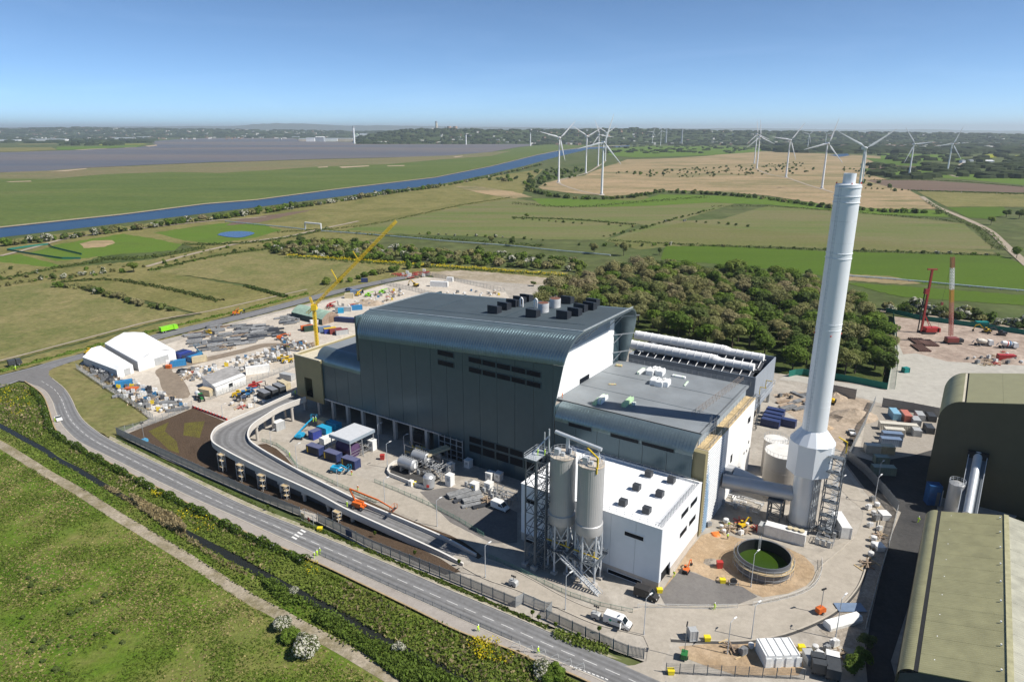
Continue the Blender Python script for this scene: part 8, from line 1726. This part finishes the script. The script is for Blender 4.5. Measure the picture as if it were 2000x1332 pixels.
for px, py, k, s, lb in ((960, 478, 0, .9, 'round olive tree by the drain left of the wheat field'), (1000, 482, 2, .8, 'dark bushy tree by the drain left of the wheat field'), (1029, 428, 1, .7, 'lone green tree on the field hedge'), (1160, 497, 0, .9, 'pale olive tree standing at the drain'), (1218, 500, 0, 1.1, 'larger olive tree standing at the drain'), (1288, 498, 2, .6, 'small dark tree at the wheat field corner'), (1965, 425, 2, 1.3, 'dark round tree left of a pair near the right edge'), (1990, 428, 2, 1.5, 'dark round tree at the right edge by the pale track'), (1935, 440, 1, 1.0, 'lighter green tree left of the dark pair at the right edge'), (1985, 505, 1, 1.0, 'green tree by the track bend at the right edge'), (262, 532, 1, 1.0, 'broad round green bush in the left fields'), (1578, 540, 2, .7, 'dark tree at the far edge of the wood'),
        (1683, 1300, 1, .5, 'green sapling tree by the shaded lane near the bottom'), (1668, 1322, 1, .6, 'green sapling tree lowest beside the shaded lane'), (1690, 1265, 2, .4, 'small dark sapling higher beside the shaded lane'), (1092, 1322, 1, .33, 'leafy green bush tree at the bottom of the bank'), (1042, 560, 2, .5, 'low green thicket behind the roof of the plant')):
    p = G(px, py); tree(p.x, p.y, k, s, lb, None, .75 if py > 520 or s > 1.2 else 1)
def bush(x, y, kind, s, label, group, zs=1.0, name='bush'):
    s *= 1.2; BUSHES.append((s / math.hypot(x, y), x, y, kind, (s * g.uniform(.8, 1.25), s * g.uniform(.8, 1.25), s * zs * g.uniform(.8, 1.15)), label, group))
BUSHES = []
KN = ['green bush', 'brown olive bush', 'dark bush', 'white flowering hawthorn bush']
def bush_line(px, step, s0, s1, wts, where, jit=1.5):
    P = [G(x, y) for x, y in px]; L = sum((b - a).length for a, b in zip(P, P[1:])); n = max(2, int(L / step))
    for q in resample(P, n):
        k = g.choices((0, 1, 2, 3), wts)[0]; bush(q.x + g.uniform(-jit, jit), q.y + g.uniform(-jit, jit), k, g.uniform(s0, s1), KN[k] + ' ' + where, KN[k] + ' ' + where)
def bush_area(px, n, dmin, s0, s1, wts, where, seed, zs=1.0):
    for x, y in area_pts(px, n, seed, dmin):
        k = g.choices((0, 1, 2, 3), wts)[0]; bush(x, y, k, g.uniform(s0, s1), KN[k] + ' ' + where, KN[k] + ' ' + where, zs)
bush_line([(-30, 485), (60, 476), (100, 471), (160, 463), (240, 452), (330, 440), (420, 429), (500, 419), (600, 404), (700, 389), (760, 379), (850, 367)], 6.0, 2.6, 5.0, (.25, .2, .25, .3), 'in the hedge along the canal', 3)
bush_line([(850, 367), (900, 358), (960, 346), (1010, 334), (1060, 322)], 14, 2, 4, (.3, .3, .3, .1), 'on the far canal bank', 4)
bush_area([(515, 486), (560, 476), (640, 474), (800, 488), (960, 500), (1100, 510), (1150, 520), (1130, 532), (1000, 525), (800, 514), (640, 504), (525, 496)], 190, 5.5, 2.4, 4.2, (.42, .33, .15, .1), 'in the scrub belt behind the yard', 3)
bush_line([(108, 562), (150, 562), (200, 576), (260, 592), (330, 608)], 4.5, 1.6, 2.8, (.15, .45, .2, .2), 'in the field hedge left of the upper road', 1.5)
bush_line([(0, 562), (50, 552), (105, 545)], 5, 1.6, 2.4, (.1, .3, .1, .5), 'in the flowering hedge at the left edge', 1.5); bush_line([(125, 545), (170, 538), (220, 532)], 5, 1.8, 2.6, (.1, .2, .1, .6), 'in the flowering hedge beside the broad round bush', 1.5)
bush_line([(640, 556), (690, 548), (760, 532), (830, 522)], 7, 1.8, 3.2, (.6, .1, .2, .1), 'above the upper road end', 2)
bush_line([(1740, 604), (1800, 612), (1900, 624), (2000, 638), (2060, 646)], 5.5, 3.2, 4.8, (.3, .3, .25, .15), 'in the tall hedge behind the piling rigs', 3)
bush_line([(1745, 610), (1850, 622), (2020, 645)], 7, 2.0, 3.0, (.1, .2, .1, .6), 'along the front of the hedge behind the rigs', 1.5)
bush_line([(1030, 372), (1075, 384), (1130, 390), (1190, 390), (1240, 386), (1290, 376), (1400, 381), (1500, 390), (1620, 408), (1750, 416), (1840, 418)], 8, 2.4, 4.5, (.25, .15, .6, 0), 'in the dark belt edging the reed bed', 4)
bush_area([(950, 352), (1000, 362), (1050, 372), (1080, 356), (1130, 345), (1140, 332), (1080, 330), (1030, 340)], 70, 12, 3, 6, (.3, .1, .6, 0), 'in the scrub between canal and wind turbines', 6)
bush_area([(1170, 340), (1250, 335), (1350, 330), (1560, 318), (1600, 335), (1500, 345), (1300, 348)], 150, 9, 1.6, 3.6, (.2, .2, .6, 0), 'scattered on the reed bed', 7)
bush_area([(1640, 330), (1700, 318), (1740, 330), (1700, 350), (1780, 385), (1720, 380)], 30, 14, 2, 4.5, (.3, .1, .6, 0), 'beside the plant chimney on the reed bed edge', 8)
for i, ln in enumerate(([(1005, 428), (1070, 432), (1135, 438)], [(1190, 440), (1260, 446)], [(1180, 463), (1250, 449), (1320, 428), (1395, 409)], [(1340, 433), (1400, 437), (1460, 443)], [(1130, 480), (1230, 482), (1300, 480)], [(1310, 479), (1500, 485), (1700, 491), (1950, 500)], [(820, 457), (950, 463), (1060, 470)], [(1690, 369), (1850, 376), (2000, 381)])):
    bush_line(ln, 9, .9, 2.0, (.25, .15, .55, .05), 'in the thin field hedge number ' + 'one two three four five six seven eight'.split()[i], 1.5)
bush_area([(0, 520), (120, 528), (290, 512), (480, 475), (560, 470), (500, 490), (300, 530), (120, 552), (0, 560)], 50, 9, .9, 2.0, (.3, .4, .2, .1), 'scattered on the left pastures', 9)
for px, py, k, s, lb in ((553, 1226, 3, 2.1, 'white flowering hawthorn beside the path, the smaller upper one'), (568, 1250, 0, 2.0, 'green bush between two white hawthorns beside the path'), (598, 1276, 3, 2.8, 'largest white flowering hawthorn beside the path'), (575, 1160, 3, 1.2, 'small white hawthorn at the ditch edge'), (779, 1272, 3, 1.5, 'white hawthorn on the ditch bank lower middle'), (1062, 1316, 3, 2.2, 'grey white hawthorn at the bottom of the bank by the hoops'), (1080, 1328, 0, 2.4, 'green bush beside the hawthorn at the bottom of the bank')):
    p = G(px, py); nm_ = crown('bush', (L_fresh, L_olive, L_dark, L_haw)[k], px, 3600, 1.0, .8, .62, .10, 14, .02); o = link('bush', nm_, None, label=lb, category='bush'); o.location = (p.x, p.y, 0); o.scale = (s, s, s)
BUSHES.sort(key=lambda b: -b[0])
for _, x, y, kind, sc3, label, group in BUSHES[:290]:
    o = link('bush', g.choice(BUSHM[kind]), None, label=label, category='bush', group=group); o.location = (x, y, 0); o.rotation_euler = (0, 0, g.uniform(0, 6.28)); o.scale = sc3
for kd, mt in enumerate((L_fresh, L_olive, L_dark, L_haw)):
    src = crown('far_bush', mt, 500 + kd, 170, 1.0, .8, .62, .38, 7, .02); A_ = np.zeros(len(src.vertices) * 3, np.float32); src.vertices.foreach_get('co', A_); A_ = A_.reshape(-1, 3); VV = []
    for _, x, y, kind, sc3, label, group in BUSHES[290:]:
        if kind == kd: a = g.uniform(0, 6.28); c_, s_ = math.cos(a), math.sin(a); B_ = A_ * np.array(sc3); VV.append(np.stack([B_[:, 0] * c_ - B_[:, 1] * s_ + x, B_[:, 0] * s_ + B_[:, 1] * c_ + y, B_[:, 2]], 1))
    if VV: link('far_hedge_bushes', quads_mesh('far_hedge_bushes', np.concatenate(VV), mt), None, kind='stuff')
# low roadside hedge: one continuous strip of leaves
def strip_cards(px, width, h, n, leaf, seed, z0=.3):
    rg = np.random.default_rng(seed); P = np.array([tuple(p) for p in resample(crom([G(x, y) for x, y in px], 4), 400)]); k = rg.integers(0, 399, n); f = rg.uniform(size=n)[:, None]; Q = P[k] * (1 - f) + P[k + 1] * f; D = P[k + 1] - P[k]; Nn = np.stack([-D[:, 1], D[:, 0], D[:, 2] * 0], 1); Nn /= np.linalg.norm(Nn, axis=1)[:, None]
    a = rg.uniform(0, np.pi, n); wob = 1 + .35 * np.sin(k * .21) + .25 * np.sin(k * .57 + 1); Q = Q + Nn * (np.cos(a) * width / 2 * wob)[:, None]; Q[:, 2] = z0 + np.sin(a) * h * wob * rg.uniform(.7, 1.05, n)
    N_ = Nn * np.cos(a)[:, None]; N_[:, 2] += np.sin(a); return cards(Q, N_ + rg.normal(size=(n, 3)) * .5, leaf * rg.uniform(.6, 1.5, n), rg)
HEDGE = [(62, 765), (80, 785), (88, 808), (96, 838), (120, 860), (140, 870), (187, 898), (250, 932), (300, 958), (350, 984), (400, 1008), (475, 1046), (550, 1080), (600, 1102)]
link('roadside_hedge', quads_mesh('roadside_hedge', strip_cards(HEDGE, 1.7, 1.5, 16000, .34, 3), leafmat('hedge_leaves', [(.11, .175, .026)], ((.55, .54, .45), .955))), None, label='low clipped green hedge running along the footway', category='hedge')
def scatter_cards(px, n, h, leaf, seed, up=1.2, z0=.05, excl=(), clump=None, aspect=1.0):
    """ground cover cards over a polygon, density even on the ground"""
    rg = np.random.default_rng(seed); W = [G(x, y) for x, y in px]; xs_, ys_ = [p.x for p in W], [p.y for p in W]; N_ = n * 6
    X, Y = rg.uniform(min(xs_), max(xs_), N_), rg.uniform(min(ys_), max(ys_), N_); ins = np.zeros(N_, bool); j = len(W) - 1
    for i in range(len(W)):
        xi, yi, xj, yj = W[i].x, W[i].y, W[j].x, W[j].y; c = ((yi > Y) != (yj > Y)) & (X < (xj - xi) * (Y - yi) / (yj - yi + 1e-12) + xi); ins ^= c; j = i
    X, Y = X[ins], Y[ins]
    if clump:
        cl = np.array([mnoise.noise(Vector((x * clump, y * clump, seed))) for x, y in zip(X[:n * 2], Y[:n * 2])]); keep = cl + rg.uniform(-.25, .25, len(cl)) > .0; X, Y = X[:n * 2][keep], Y[:n * 2][keep]
    X, Y = X[:n], Y[:n]; m_ = len(X); hh = np.array([.6 + .9 * abs(mnoise.noise(Vector((x * .12, y * .12, seed + 3)))) * 2 for x, y in zip(X, Y)]) if m_ < 70000 else np.ones(m_)
    P = np.stack([X, Y, z0 + h * hh * rg.uniform(.15, 1, m_)], 1); D = rg.normal(size=(m_, 3)); D[:, 2] = np.abs(D[:, 2]) * up; return cards(P, D, leaf * rg.uniform(.6, 1.5, m_), rg, aspect)
BANK_U = [(0, 752), (50, 752), (78, 772), (86, 800), (96, 836), (130, 866), (187, 898), (300, 956), (475, 1044), (610, 1104), (725, 1158), (812, 1200), (900, 1240), (1000, 1275), (1100, 1318), (1140, 1345), (920, 1332), (812, 1276), (725, 1230), (612, 1166), (500, 1106), (425, 1064), (330, 1015), (250, 966), (200, 938), (112, 888), (0, 824)]
BANK_L = [(0, 838), (82, 882), (200, 952), (330, 1030), (500, 1122), (612, 1180), (725, 1244), (862, 1310), (920, 1345), (800, 1345), (740, 1300), (660, 1255), (587, 1212), (487, 1158), (400, 1102), (275, 1025), (150, 948), (50, 888), (0, 856)]
m_bv = leafmat('bank_herbs', [(.18, .235, .045)]); m_bv2 = leafmat('bank_shrubs', [(.14, .21, .034)]); m_dry = leafmat('dry_stems', [(.38, .31, .17)])
def stuff(name, V, mat): link(name, quads_mesh(name, V, mat), None, kind='stuff')
stuff('bank_herbage', scatter_cards(BANK_U, 46000, .55, .36, 1), m_bv); stuff('bank_shrub_growth', scatter_cards(BANK_U, 22000, 1.0, .34, 2, clump=.09), m_bv2)
stuff('bank_dry_stems', scatter_cards(BANK_U, 9000, .9, .36, 31, .4, .1, clump=.05, aspect=2.2), m_dry); stuff('bank_herbage', scatter_cards(BANK_L, 16000, .6, .4, 4), m_bv); stuff('bank_shrub_growth', scatter_cards([(500, 1122), (612, 1180), (725, 1244), (862, 1310), (920, 1345), (800, 1345), (700, 1268), (620, 1218), (540, 1172)], 14000, 1.3, .36, 5, clump=.07), m_bv2)
stuff('dry_reeds', scatter_cards([(255, 976), (300, 992), (352, 1022), (365, 1045), (330, 1035), (280, 1000)], 4000, 1.5, .3, 6, .15, aspect=3), m_dry); stuff('dry_reeds', scatter_cards([(420, 1085), (470, 1110), (500, 1135), (440, 1108), (380, 1068), (330, 1035), (240, 975), (200, 952), (215, 950), (330, 1022)], 3000, .7, .3, 7, .2, aspect=3), m_dry)
m_fl = leafmat('yellow_flowers', [(.62, .52, .02)])
stuff('yellow_flowers', scatter_cards([(895, 1245), (960, 1250), (1010, 1275), (990, 1300), (930, 1290)], 380, 1.0, .26, 8, 2.0, .5, clump=.25), m_fl); stuff('yellow_flowers', scatter_cards([(330, 1010), (360, 995), (420, 1018), (420, 1040), (380, 1045)], 140, 1.0, .26, 9, 2.0, .5, clump=.3), m_fl)
stuff('yellow_flowers', scatter_cards([(595, 1098), (625, 1098), (625, 1130), (600, 1130)], 70, 1.0, .24, 10, 2.0, .5), m_fl); stuff('yellow_flowers', scatter_cards([(5, 758), (60, 762), (70, 800), (30, 815), (0, 790)], 260, .9, .3, 11, 2.0, .4, clump=.2), m_fl); stuff('yellow_flowers', scatter_cards([(560, 498), (700, 508), (900, 522), (1110, 538), (1110, 541), (900, 526), (700, 512), (560, 501)], 5000, 1.2, .7, 12, 2.0, .3), m_fl)
stuff('yellow_flowers', scatter_cards([(290, 965), (320, 962), (330, 975), (300, 975)], 80, 1.2, .26, 15, 2.0, .6), m_fl)
FG = [(0, 880), (50, 908), (150, 968), (275, 1048), (400, 1124), (487, 1182), (560, 1225), (650, 1275), (740, 1330), (760, 1360), (0, 1360)]
stuff('field_grass_tufts', scatter_cards(FG, 26000, .12, .34, 13, 2.2, .02, clump=.12), leafmat('tuft_green', [(.115, .165, .024)])); stuff('dry_grass_tufts', scatter_cards(FG, 15000, .12, .32, 14, 2.2, .02, clump=.05), leafmat('tuft_straw', [(.32, .27, .12)]))
g = random.Random(9)
for x, y in ((55, 1130), (62, 1138), (70, 1135), (60, 1146), (105, 1155), (118, 1152), (88, 1158), (205, 1165), (222, 1160), (238, 1158), (195, 1175), (185, 1178), (150, 1195), (140, 1200), (160, 1190), (66, 1253), (98, 1255), (115, 1262), (140, 1245), (85, 1268), (60, 1275), (137, 1278), (86, 1292), (110, 1310), (134, 1317), (230, 1235), (190, 1240), (205, 1265), (240, 1256), (44, 1207)):
    p = G(x, y); o = link('rush_tussock', g.choice(BUSHM[2]), None, label='small dark rush tussock on the near grass field', category='tussock', group='rush tussocks on the near field'); o.location = (p.x, p.y, 0); s = g.uniform(.45, .85); o.scale = (s, s, s * .8)
# saplings and weeds along the fence
m_sap = leafmat('sapling_leaves', [(.10, .15, .02)])
SAP = crown('sapling_crown', m_sap, 300, 160, .45, 1.1, 1.5, .22, 5, .4); SAPT = MB().tube((0, 0, 0), (0, 0, 1.4), .04, 6).mesh('stem', m_bark)
for i, (x, y) in enumerate(((733, 1052), (811, 1090), (897, 1108), (508, 944), (430, 918), (525, 1000), (1040, 1208), (1052, 1218), (1085, 1232), (1130, 1252), (1170, 1240))):
    p = G(x, y); t = thing('sapling', ('first', 'second', 'third', 'fourth', 'fifth', 'sixth', 'seventh', 'eighth', 'ninth', 'tenth', 'eleventh')[i] + ' young sapling listed along the palisade fence strip', 'sapling', (p.x, p.y, .4), 0, 'young saplings along the fence'); t['label'] = 'young green sapling planted along the palisade fence'; link('crown', SAP, t); link('stem', SAPT, t)
VPX = [(590, 1026), (660, 1054), (740, 1087), (820, 1122), (900, 1156), (1000, 1199), (1070, 1230)]
stuff('verge_weeds', strip_cards(VPX, 1.0, .4, 3000, .3, 21, .5), m_sap); stuff('verge_weeds', strip_cards([(240, 866), (330, 908), (430, 955), (540, 1006)], .8, .25, 900, .25, 22, .5), m_sap); stuff('verge_weeds', strip_cards([(1085, 1240), (1130, 1258), (1190, 1275)], 2.2, .9, 1200, .3, 23, .4), m_bv)
stuff('verge_growth', strip_cards([(0, 728), (60, 712), (160, 685), (260, 658), (370, 632), (505, 600), (600, 575)], 2.4, .9, 9000, .5, 24, .2), m_bv2); stuff('verge_growth', strip_cards([(160, 716), (200, 742), (240, 772), (285, 806)], 2.6, .6, 2500, .4, 25, .3), m_dry)
L_mar = leafmat('margin_growth', [(.09, .12, .03)])
for i, (ln, w, h) in enumerate((([(0, 548), (60, 536), (125, 522), (200, 512)], 3, 1.2), ([(357, 479), (440, 478), (520, 472), (600, 458), (640, 447)], 3, 1.4), ([(290, 530), (420, 502), (520, 488)], 2.5, 1), ([(560, 503), (700, 513), (900, 527), (1110, 541)], 5, 1.2), ([(540, 455), (700, 443), (800, 424), (900, 402), (1000, 386)], 3, 1), ([(640, 452), (760, 462), (900, 470), (1060, 482)], 4, 1.4), ([(120, 552), (220, 548), (330, 566), (430, 590)], 4, 1), ([(480, 560), (560, 582)], 3, 1), ([(190, 508), (290, 504), (400, 485)], 6, 1.6), ([(1190, 471), (1320, 478), (1600, 489), (1950, 500)], 3, 1.2), ([(1390, 405), (1500, 404), (1700, 419), (1880, 437), (1945, 487)], 4, 1.4), ([(1000, 426), (1120, 430), (1240, 440)], 3, 1.2), ([(1000, 398), (1120, 406), (1250, 396), (1380, 386)], 8, 2), ([(1960, 490), (1930, 455), (1860, 425), (1810, 395)], 4, 2), ([(1700, 352), (1850, 354), (2000, 366)], 4, 1.2), ([(1780, 373), (2000, 380)], 5, 1.4))):
    stuff('field_margin', strip_cards(ln, w, h, 1400, .9, 60 + i, .3), (L_mar, L_dark)[i % 2])
# ================================================================ YARD MATERIALS (countable stacks)
m_gcl = pm('grey_stack', (.20, .205, .21), .7, var=.35, scale=1.2, rnd_obj=.35); m_wcl2 = pm('white_stack', (.66, .66, .65), .6, var=.15, scale=1, rnd_obj=.15); m_bcl = pm('brown_stack', (.28, .21, .15), .8, var=.3, scale=1, rnd_obj=.3); m_dcl = pm('dark_stack', (.05, .055, .065), .7, var=.2, rnd_obj=.3); m_ycl = C('stack_yellow', (.62, .46, .03)); m_bl2 = C('stack_blue', (.04, .16, .32)); m_rcl = C('stack_red', (.42, .08, .06))
def cl_meshes():
    r = random.Random(5); d = {}
    pal = MB(); 
    for k in range(5): pal.box(-.6 + k * .27, -.6 + k * .27 + .16, -.5, .5, .1, .14)
    for y in (-.45, 0, .35): pal.box(-.6, .6, y, y + .1, 0, .1)
    d['pal'] = pal.mesh('pallet', m_ply)
    m = MB()
    for i in range(5):
        for j in range(2): m.box(-3, 3 - r.uniform(0, .5), -.7 + i * .29, -.5 + i * .29, .12 + j * .24, .30 + j * .24)
    d['steel'] = m; m = MB()
    for i in range(5): m.tube((-2.5, -.8 + i * .4, .32), (2.5, -.8 + i * .4, .32), .19, 8)
    for i in range(4): m.tube((-2.5, -.6 + i * .4, .66), (2.5, -.6 + i * .4, .66), .19, 8)
    d['pipe'] = m; m = MB()
    for i in range(2):
        for j in range(2): m.box(-.58 + i * .6, -.02 + i * .6, -.48 + j * .5, -.02 + j * .5, .15, .95 + r.uniform(0, .5))
    d['crate'] = m; d['bag'] = MB().lathe([(.42, .14), (.55, .5), (.5, .95), (.25, 1.05)], 10); m = MB()
    for i in range(6):
        a = r.uniform(0, 3); m.bar((-1.4 * math.cos(a), -1.4 * math.sin(a), .1 + i * .09), (1.4 * math.cos(a), 1.4 * math.sin(a), .2 + i * .08), .22, .1)
    d['scrap'] = m; d['bearer'] = MB().box(-2.0, -1.8, -.9, .9, 0, .12).box(1.8, 2.0, -.9, .9, 0, .12).box(-1.8, 1.8, -.1, .1, 0, .06).mesh('bearer', m_ply); return d
CD = cl_meshes(); CC = {}
def clutter(kind, mat, x, y, rz, label, group, s=1.0, z=.46):
    t = thing({'steel': 'steel_bundle', 'pipe': 'pipe_stack', 'crate': 'crate_stack', 'bag': 'bulk_bag', 'scrap': 'scrap_heap'}[kind], label, {'steel': 'steel bundle', 'pipe': 'pipe stack', 'crate': 'crates', 'bag': 'bulk bag', 'scrap': 'scrap heap'}[kind], (x, y, z), rz, group); t.scale = (s,) * 3
    k = (kind, mat.name)
    if k not in CC: CC[k] = CD[kind].mesh('load', mat, kind == 'bag')
    link('load', CC[k], t); link('pallet', CD['pal'] if kind in ('crate', 'bag') else CD['bearer'], t)
KW = {'steel': 'bundle of steel', 'pipe': 'stack of pipes', 'crate': 'pallet of crates', 'bag': 'bulk bag', 'scrap': 'heap of offcuts'}
CN = {m_gcl.name: 'grey', m_wcl2.name: 'white', m_bcl.name: 'brown', m_dcl.name: 'dark', m_ycl.name: 'yellow', m_bl2.name: 'blue', m_rcl.name: 'red'}
def zone(px, n, d, mix, where, seed, rz=.45, s=1.0):
    r = random.Random(seed)
    for x, y in area_pts(px, n, seed, d):
        kind, mat = r.choices([q[:2] for q in mix], [q[2] for q in mix])[0]; lb = CN[mat.name] + ' ' + KW[kind] + ' ' + where
        clutter(kind, mat, x, y, rz + r.choice((0, 1.57)) * (r.random() < .2) + r.uniform(-.08, .08), lb, lb, s * r.uniform(.95, 1.45))
mixA = [('crate', m_gcl, 3), ('crate', m_wcl2, 3), ('crate', m_dcl, 2), ('bag', m_wcl2, 1.5), ('steel', m_gcl, 1.5), ('crate', m_bl2, .6), ('crate', m_ycl, .3), ('scrap', m_bcl, 1)]
mixB = [('steel', m_gcl, 5), ('pipe', m_gcl, 3), ('steel', m_dcl, 2), ('steel', m_bcl, 1), ('scrap', m_bcl, 1), ('crate', m_gcl, 1)]
mixC = [('bag', m_wcl2, 3), ('crate', m_wcl2, 2), ('crate', m_gcl, 2), ('scrap', m_bcl, 2), ('crate', m_ycl, .6), ('scrap', m_rcl, .7), ('crate', m_bl2, .5)]
zone([(212, 738), (250, 745), (300, 765), (345, 785), (372, 794), (345, 806), (300, 808), (270, 795), (225, 765)], 95, 1.75, mixA, 'in the packed left corner of the yard', 31)
zone([(176, 722), (200, 728), (222, 742), (215, 750), (185, 736)], 22, 1.6, mixA, 'beside the smaller tent wall', 32); zone([(380, 672), (440, 655), (500, 652), (505, 668), (450, 684), (400, 690)], 42, 2.7, mixB, 'in the long racks across the yard road', 33)
zone([(450, 637), (500, 636), (545, 646), (548, 660), (500, 660), (460, 650)], 40, 2.5, [('steel', m_dcl, 5), ('pipe', m_gcl, 3), ('steel', m_gcl, 2)], 'in the dark racks in mid yard', 34, .35); zone([(365, 655), (420, 640), (440, 640), (430, 652), (380, 668)], 22, 2.5, mixB, 'beside the upper road edge', 35)
zone([(440, 712), (470, 700), (530, 690), (560, 700), (520, 716), (470, 730), (440, 730)], 48, 2.2, mixA, 'between yard road and workshop', 36); zone([(545, 660), (575, 668), (612, 672), (610, 690), (560, 680)], 42, 2.0, mixC, 'around the foot of the yellow crane', 37)
zone([(355, 728), (395, 718), (425, 718), (430, 735), (390, 745), (360, 745)], 40, 2.0, mixC, 'before the yard bend', 38); zone([(508, 690), (555, 676), (572, 690), (560, 712), (520, 700)], 30, 2.2, mixC, 'left of the olive entrance block', 39)
zone([(630, 606), (700, 590), (760, 568), (800, 572), (770, 588), (700, 606)], 40, 3.2, mixC, 'at the far end of the yard', 40, .3); zone([(545, 625), (590, 612), (598, 622), (565, 636)], 22, 2.6, mixB, 'in front of the green roofed barn', 41); zone([(860, 575), (960, 565), (985, 578), (900, 590)], 20, 4, mixC, 'behind the roof in the fenced compound', 42)
zone([(770, 538), (830, 532), (840, 540), (800, 546)], 26, 3.0, [('scrap', m_rcl, 3), ('crate', m_wcl2, 1), ('scrap', m_bcl, 1)], 'in the barrier heap at the far yard end', 43, 0, 1.3); zone([(445, 790), (475, 786), (500, 782), (520, 790), (470, 806)], 8, 3, mixC, 'on the pale ground behind the ramp', 44)
zone([(1380, 1030), (1440, 1020), (1480, 1035), (1470, 1048), (1420, 1046)], 16, 2.0, mixC, 'in the clutter under the flue duct', 45); zone([(890, 965), (920, 972), (960, 985), (940, 995), (900, 985)], 10, 2.6, mixB, 'on the apron by the white boxes', 46); zone([(1520, 775), (1580, 770), (1590, 800), (1540, 805)], 16, 3, mixB, 'in the trench area behind the chimney', 47)
zone([(1880, 700), (1960, 690), (2000, 700), (2000, 712), (1900, 716)], 18, 3, mixC, 'on the right hand pit', 48); zone([(1590, 1270), (1650, 1260), (1640, 1300), (1600, 1310)], 10, 2.2, mixC, 'near the bottom right slab', 49); zone([(1420, 1270), (1470, 1268), (1460, 1285)], 3, 2, mixC, 'on the lower orange earth', 50)
zone([(1690, 960), (1720, 1000), (1715, 1060), (1690, 1120), (1700, 1060)], 12, 2.2, mixC, 'on the gravel beside the loop road', 51)
def heap(px, py, rx, ry, h, mat, label, seed):
    rr = random.Random(seed); m = MB(); n, k = 18, 7; V = []
    for j in range(k):
        f = j / (k - 1)
        for i in range(n): a = 2 * math.pi * i / n; q = (1 - f) * rr.uniform(.85, 1.12) + .03; V.append((rx * q * math.cos(a), ry * q * math.sin(a), h * f ** .8 * rr.uniform(.85, 1.1)))
    m.add(V, [(j * n + i, j * n + (i + 1) % n, (j + 1) * n + (i + 1) % n, (j + 1) * n + i) for j in range(k - 1) for i in range(n)] + [tuple(range((k - 1) * n, k * n))]); solo('spoil_heap', m, mat, label, 'heap', None, True, at(px, py, .4))
ME = MATS['dug_earth']; heap(1667, 815, 9, 6, 3.4, ME, 'large brown spoil heap behind the chimney', 1); heap(1612, 836, 2.6, 2, 1.6, m_earth, 'small orange sand heap right of the chimney shaft', 2); heap(722, 594, 9, 5, 3, ME, 'brown spoil heap in the far yard', 3); heap(1630, 778, 5, 3, 2.6, ME, 'spoil heap beside the yellow excavator', 4); heap(1985, 706, 7, 4, 2, MATS['pit_earth'], 'dark spoil heap at the right edge of the pit', 5); heap(1390, 1098, 2, 1.6, .8, field('loose_gravel', []), 'small grey gravel heap on the apron earth', 6)
# ================================================================ HAZE
hz = MB().box(-42000, 42000, -1500, 58000, -1.5, 420); hm = bpy.data.materials.new('haze_air'); hm.use_nodes = True; ht = hm.node_tree
ht.nodes.remove(ht.nodes['Principled BSDF']); pv_ = ht.nodes.new('ShaderNodeVolumePrincipled'); pv_.inputs['Color'].default_value = (.80, .92, 1.0, 1); pv_.inputs['Density'].default_value = HAZE; pv_.inputs['Anisotropy'].default_value = .2
ht.links.new(pv_.outputs[0], ht.nodes['Material Output'].inputs['Volume']); link('haze', hz.mesh('haze', hm), None, kind='stuff')
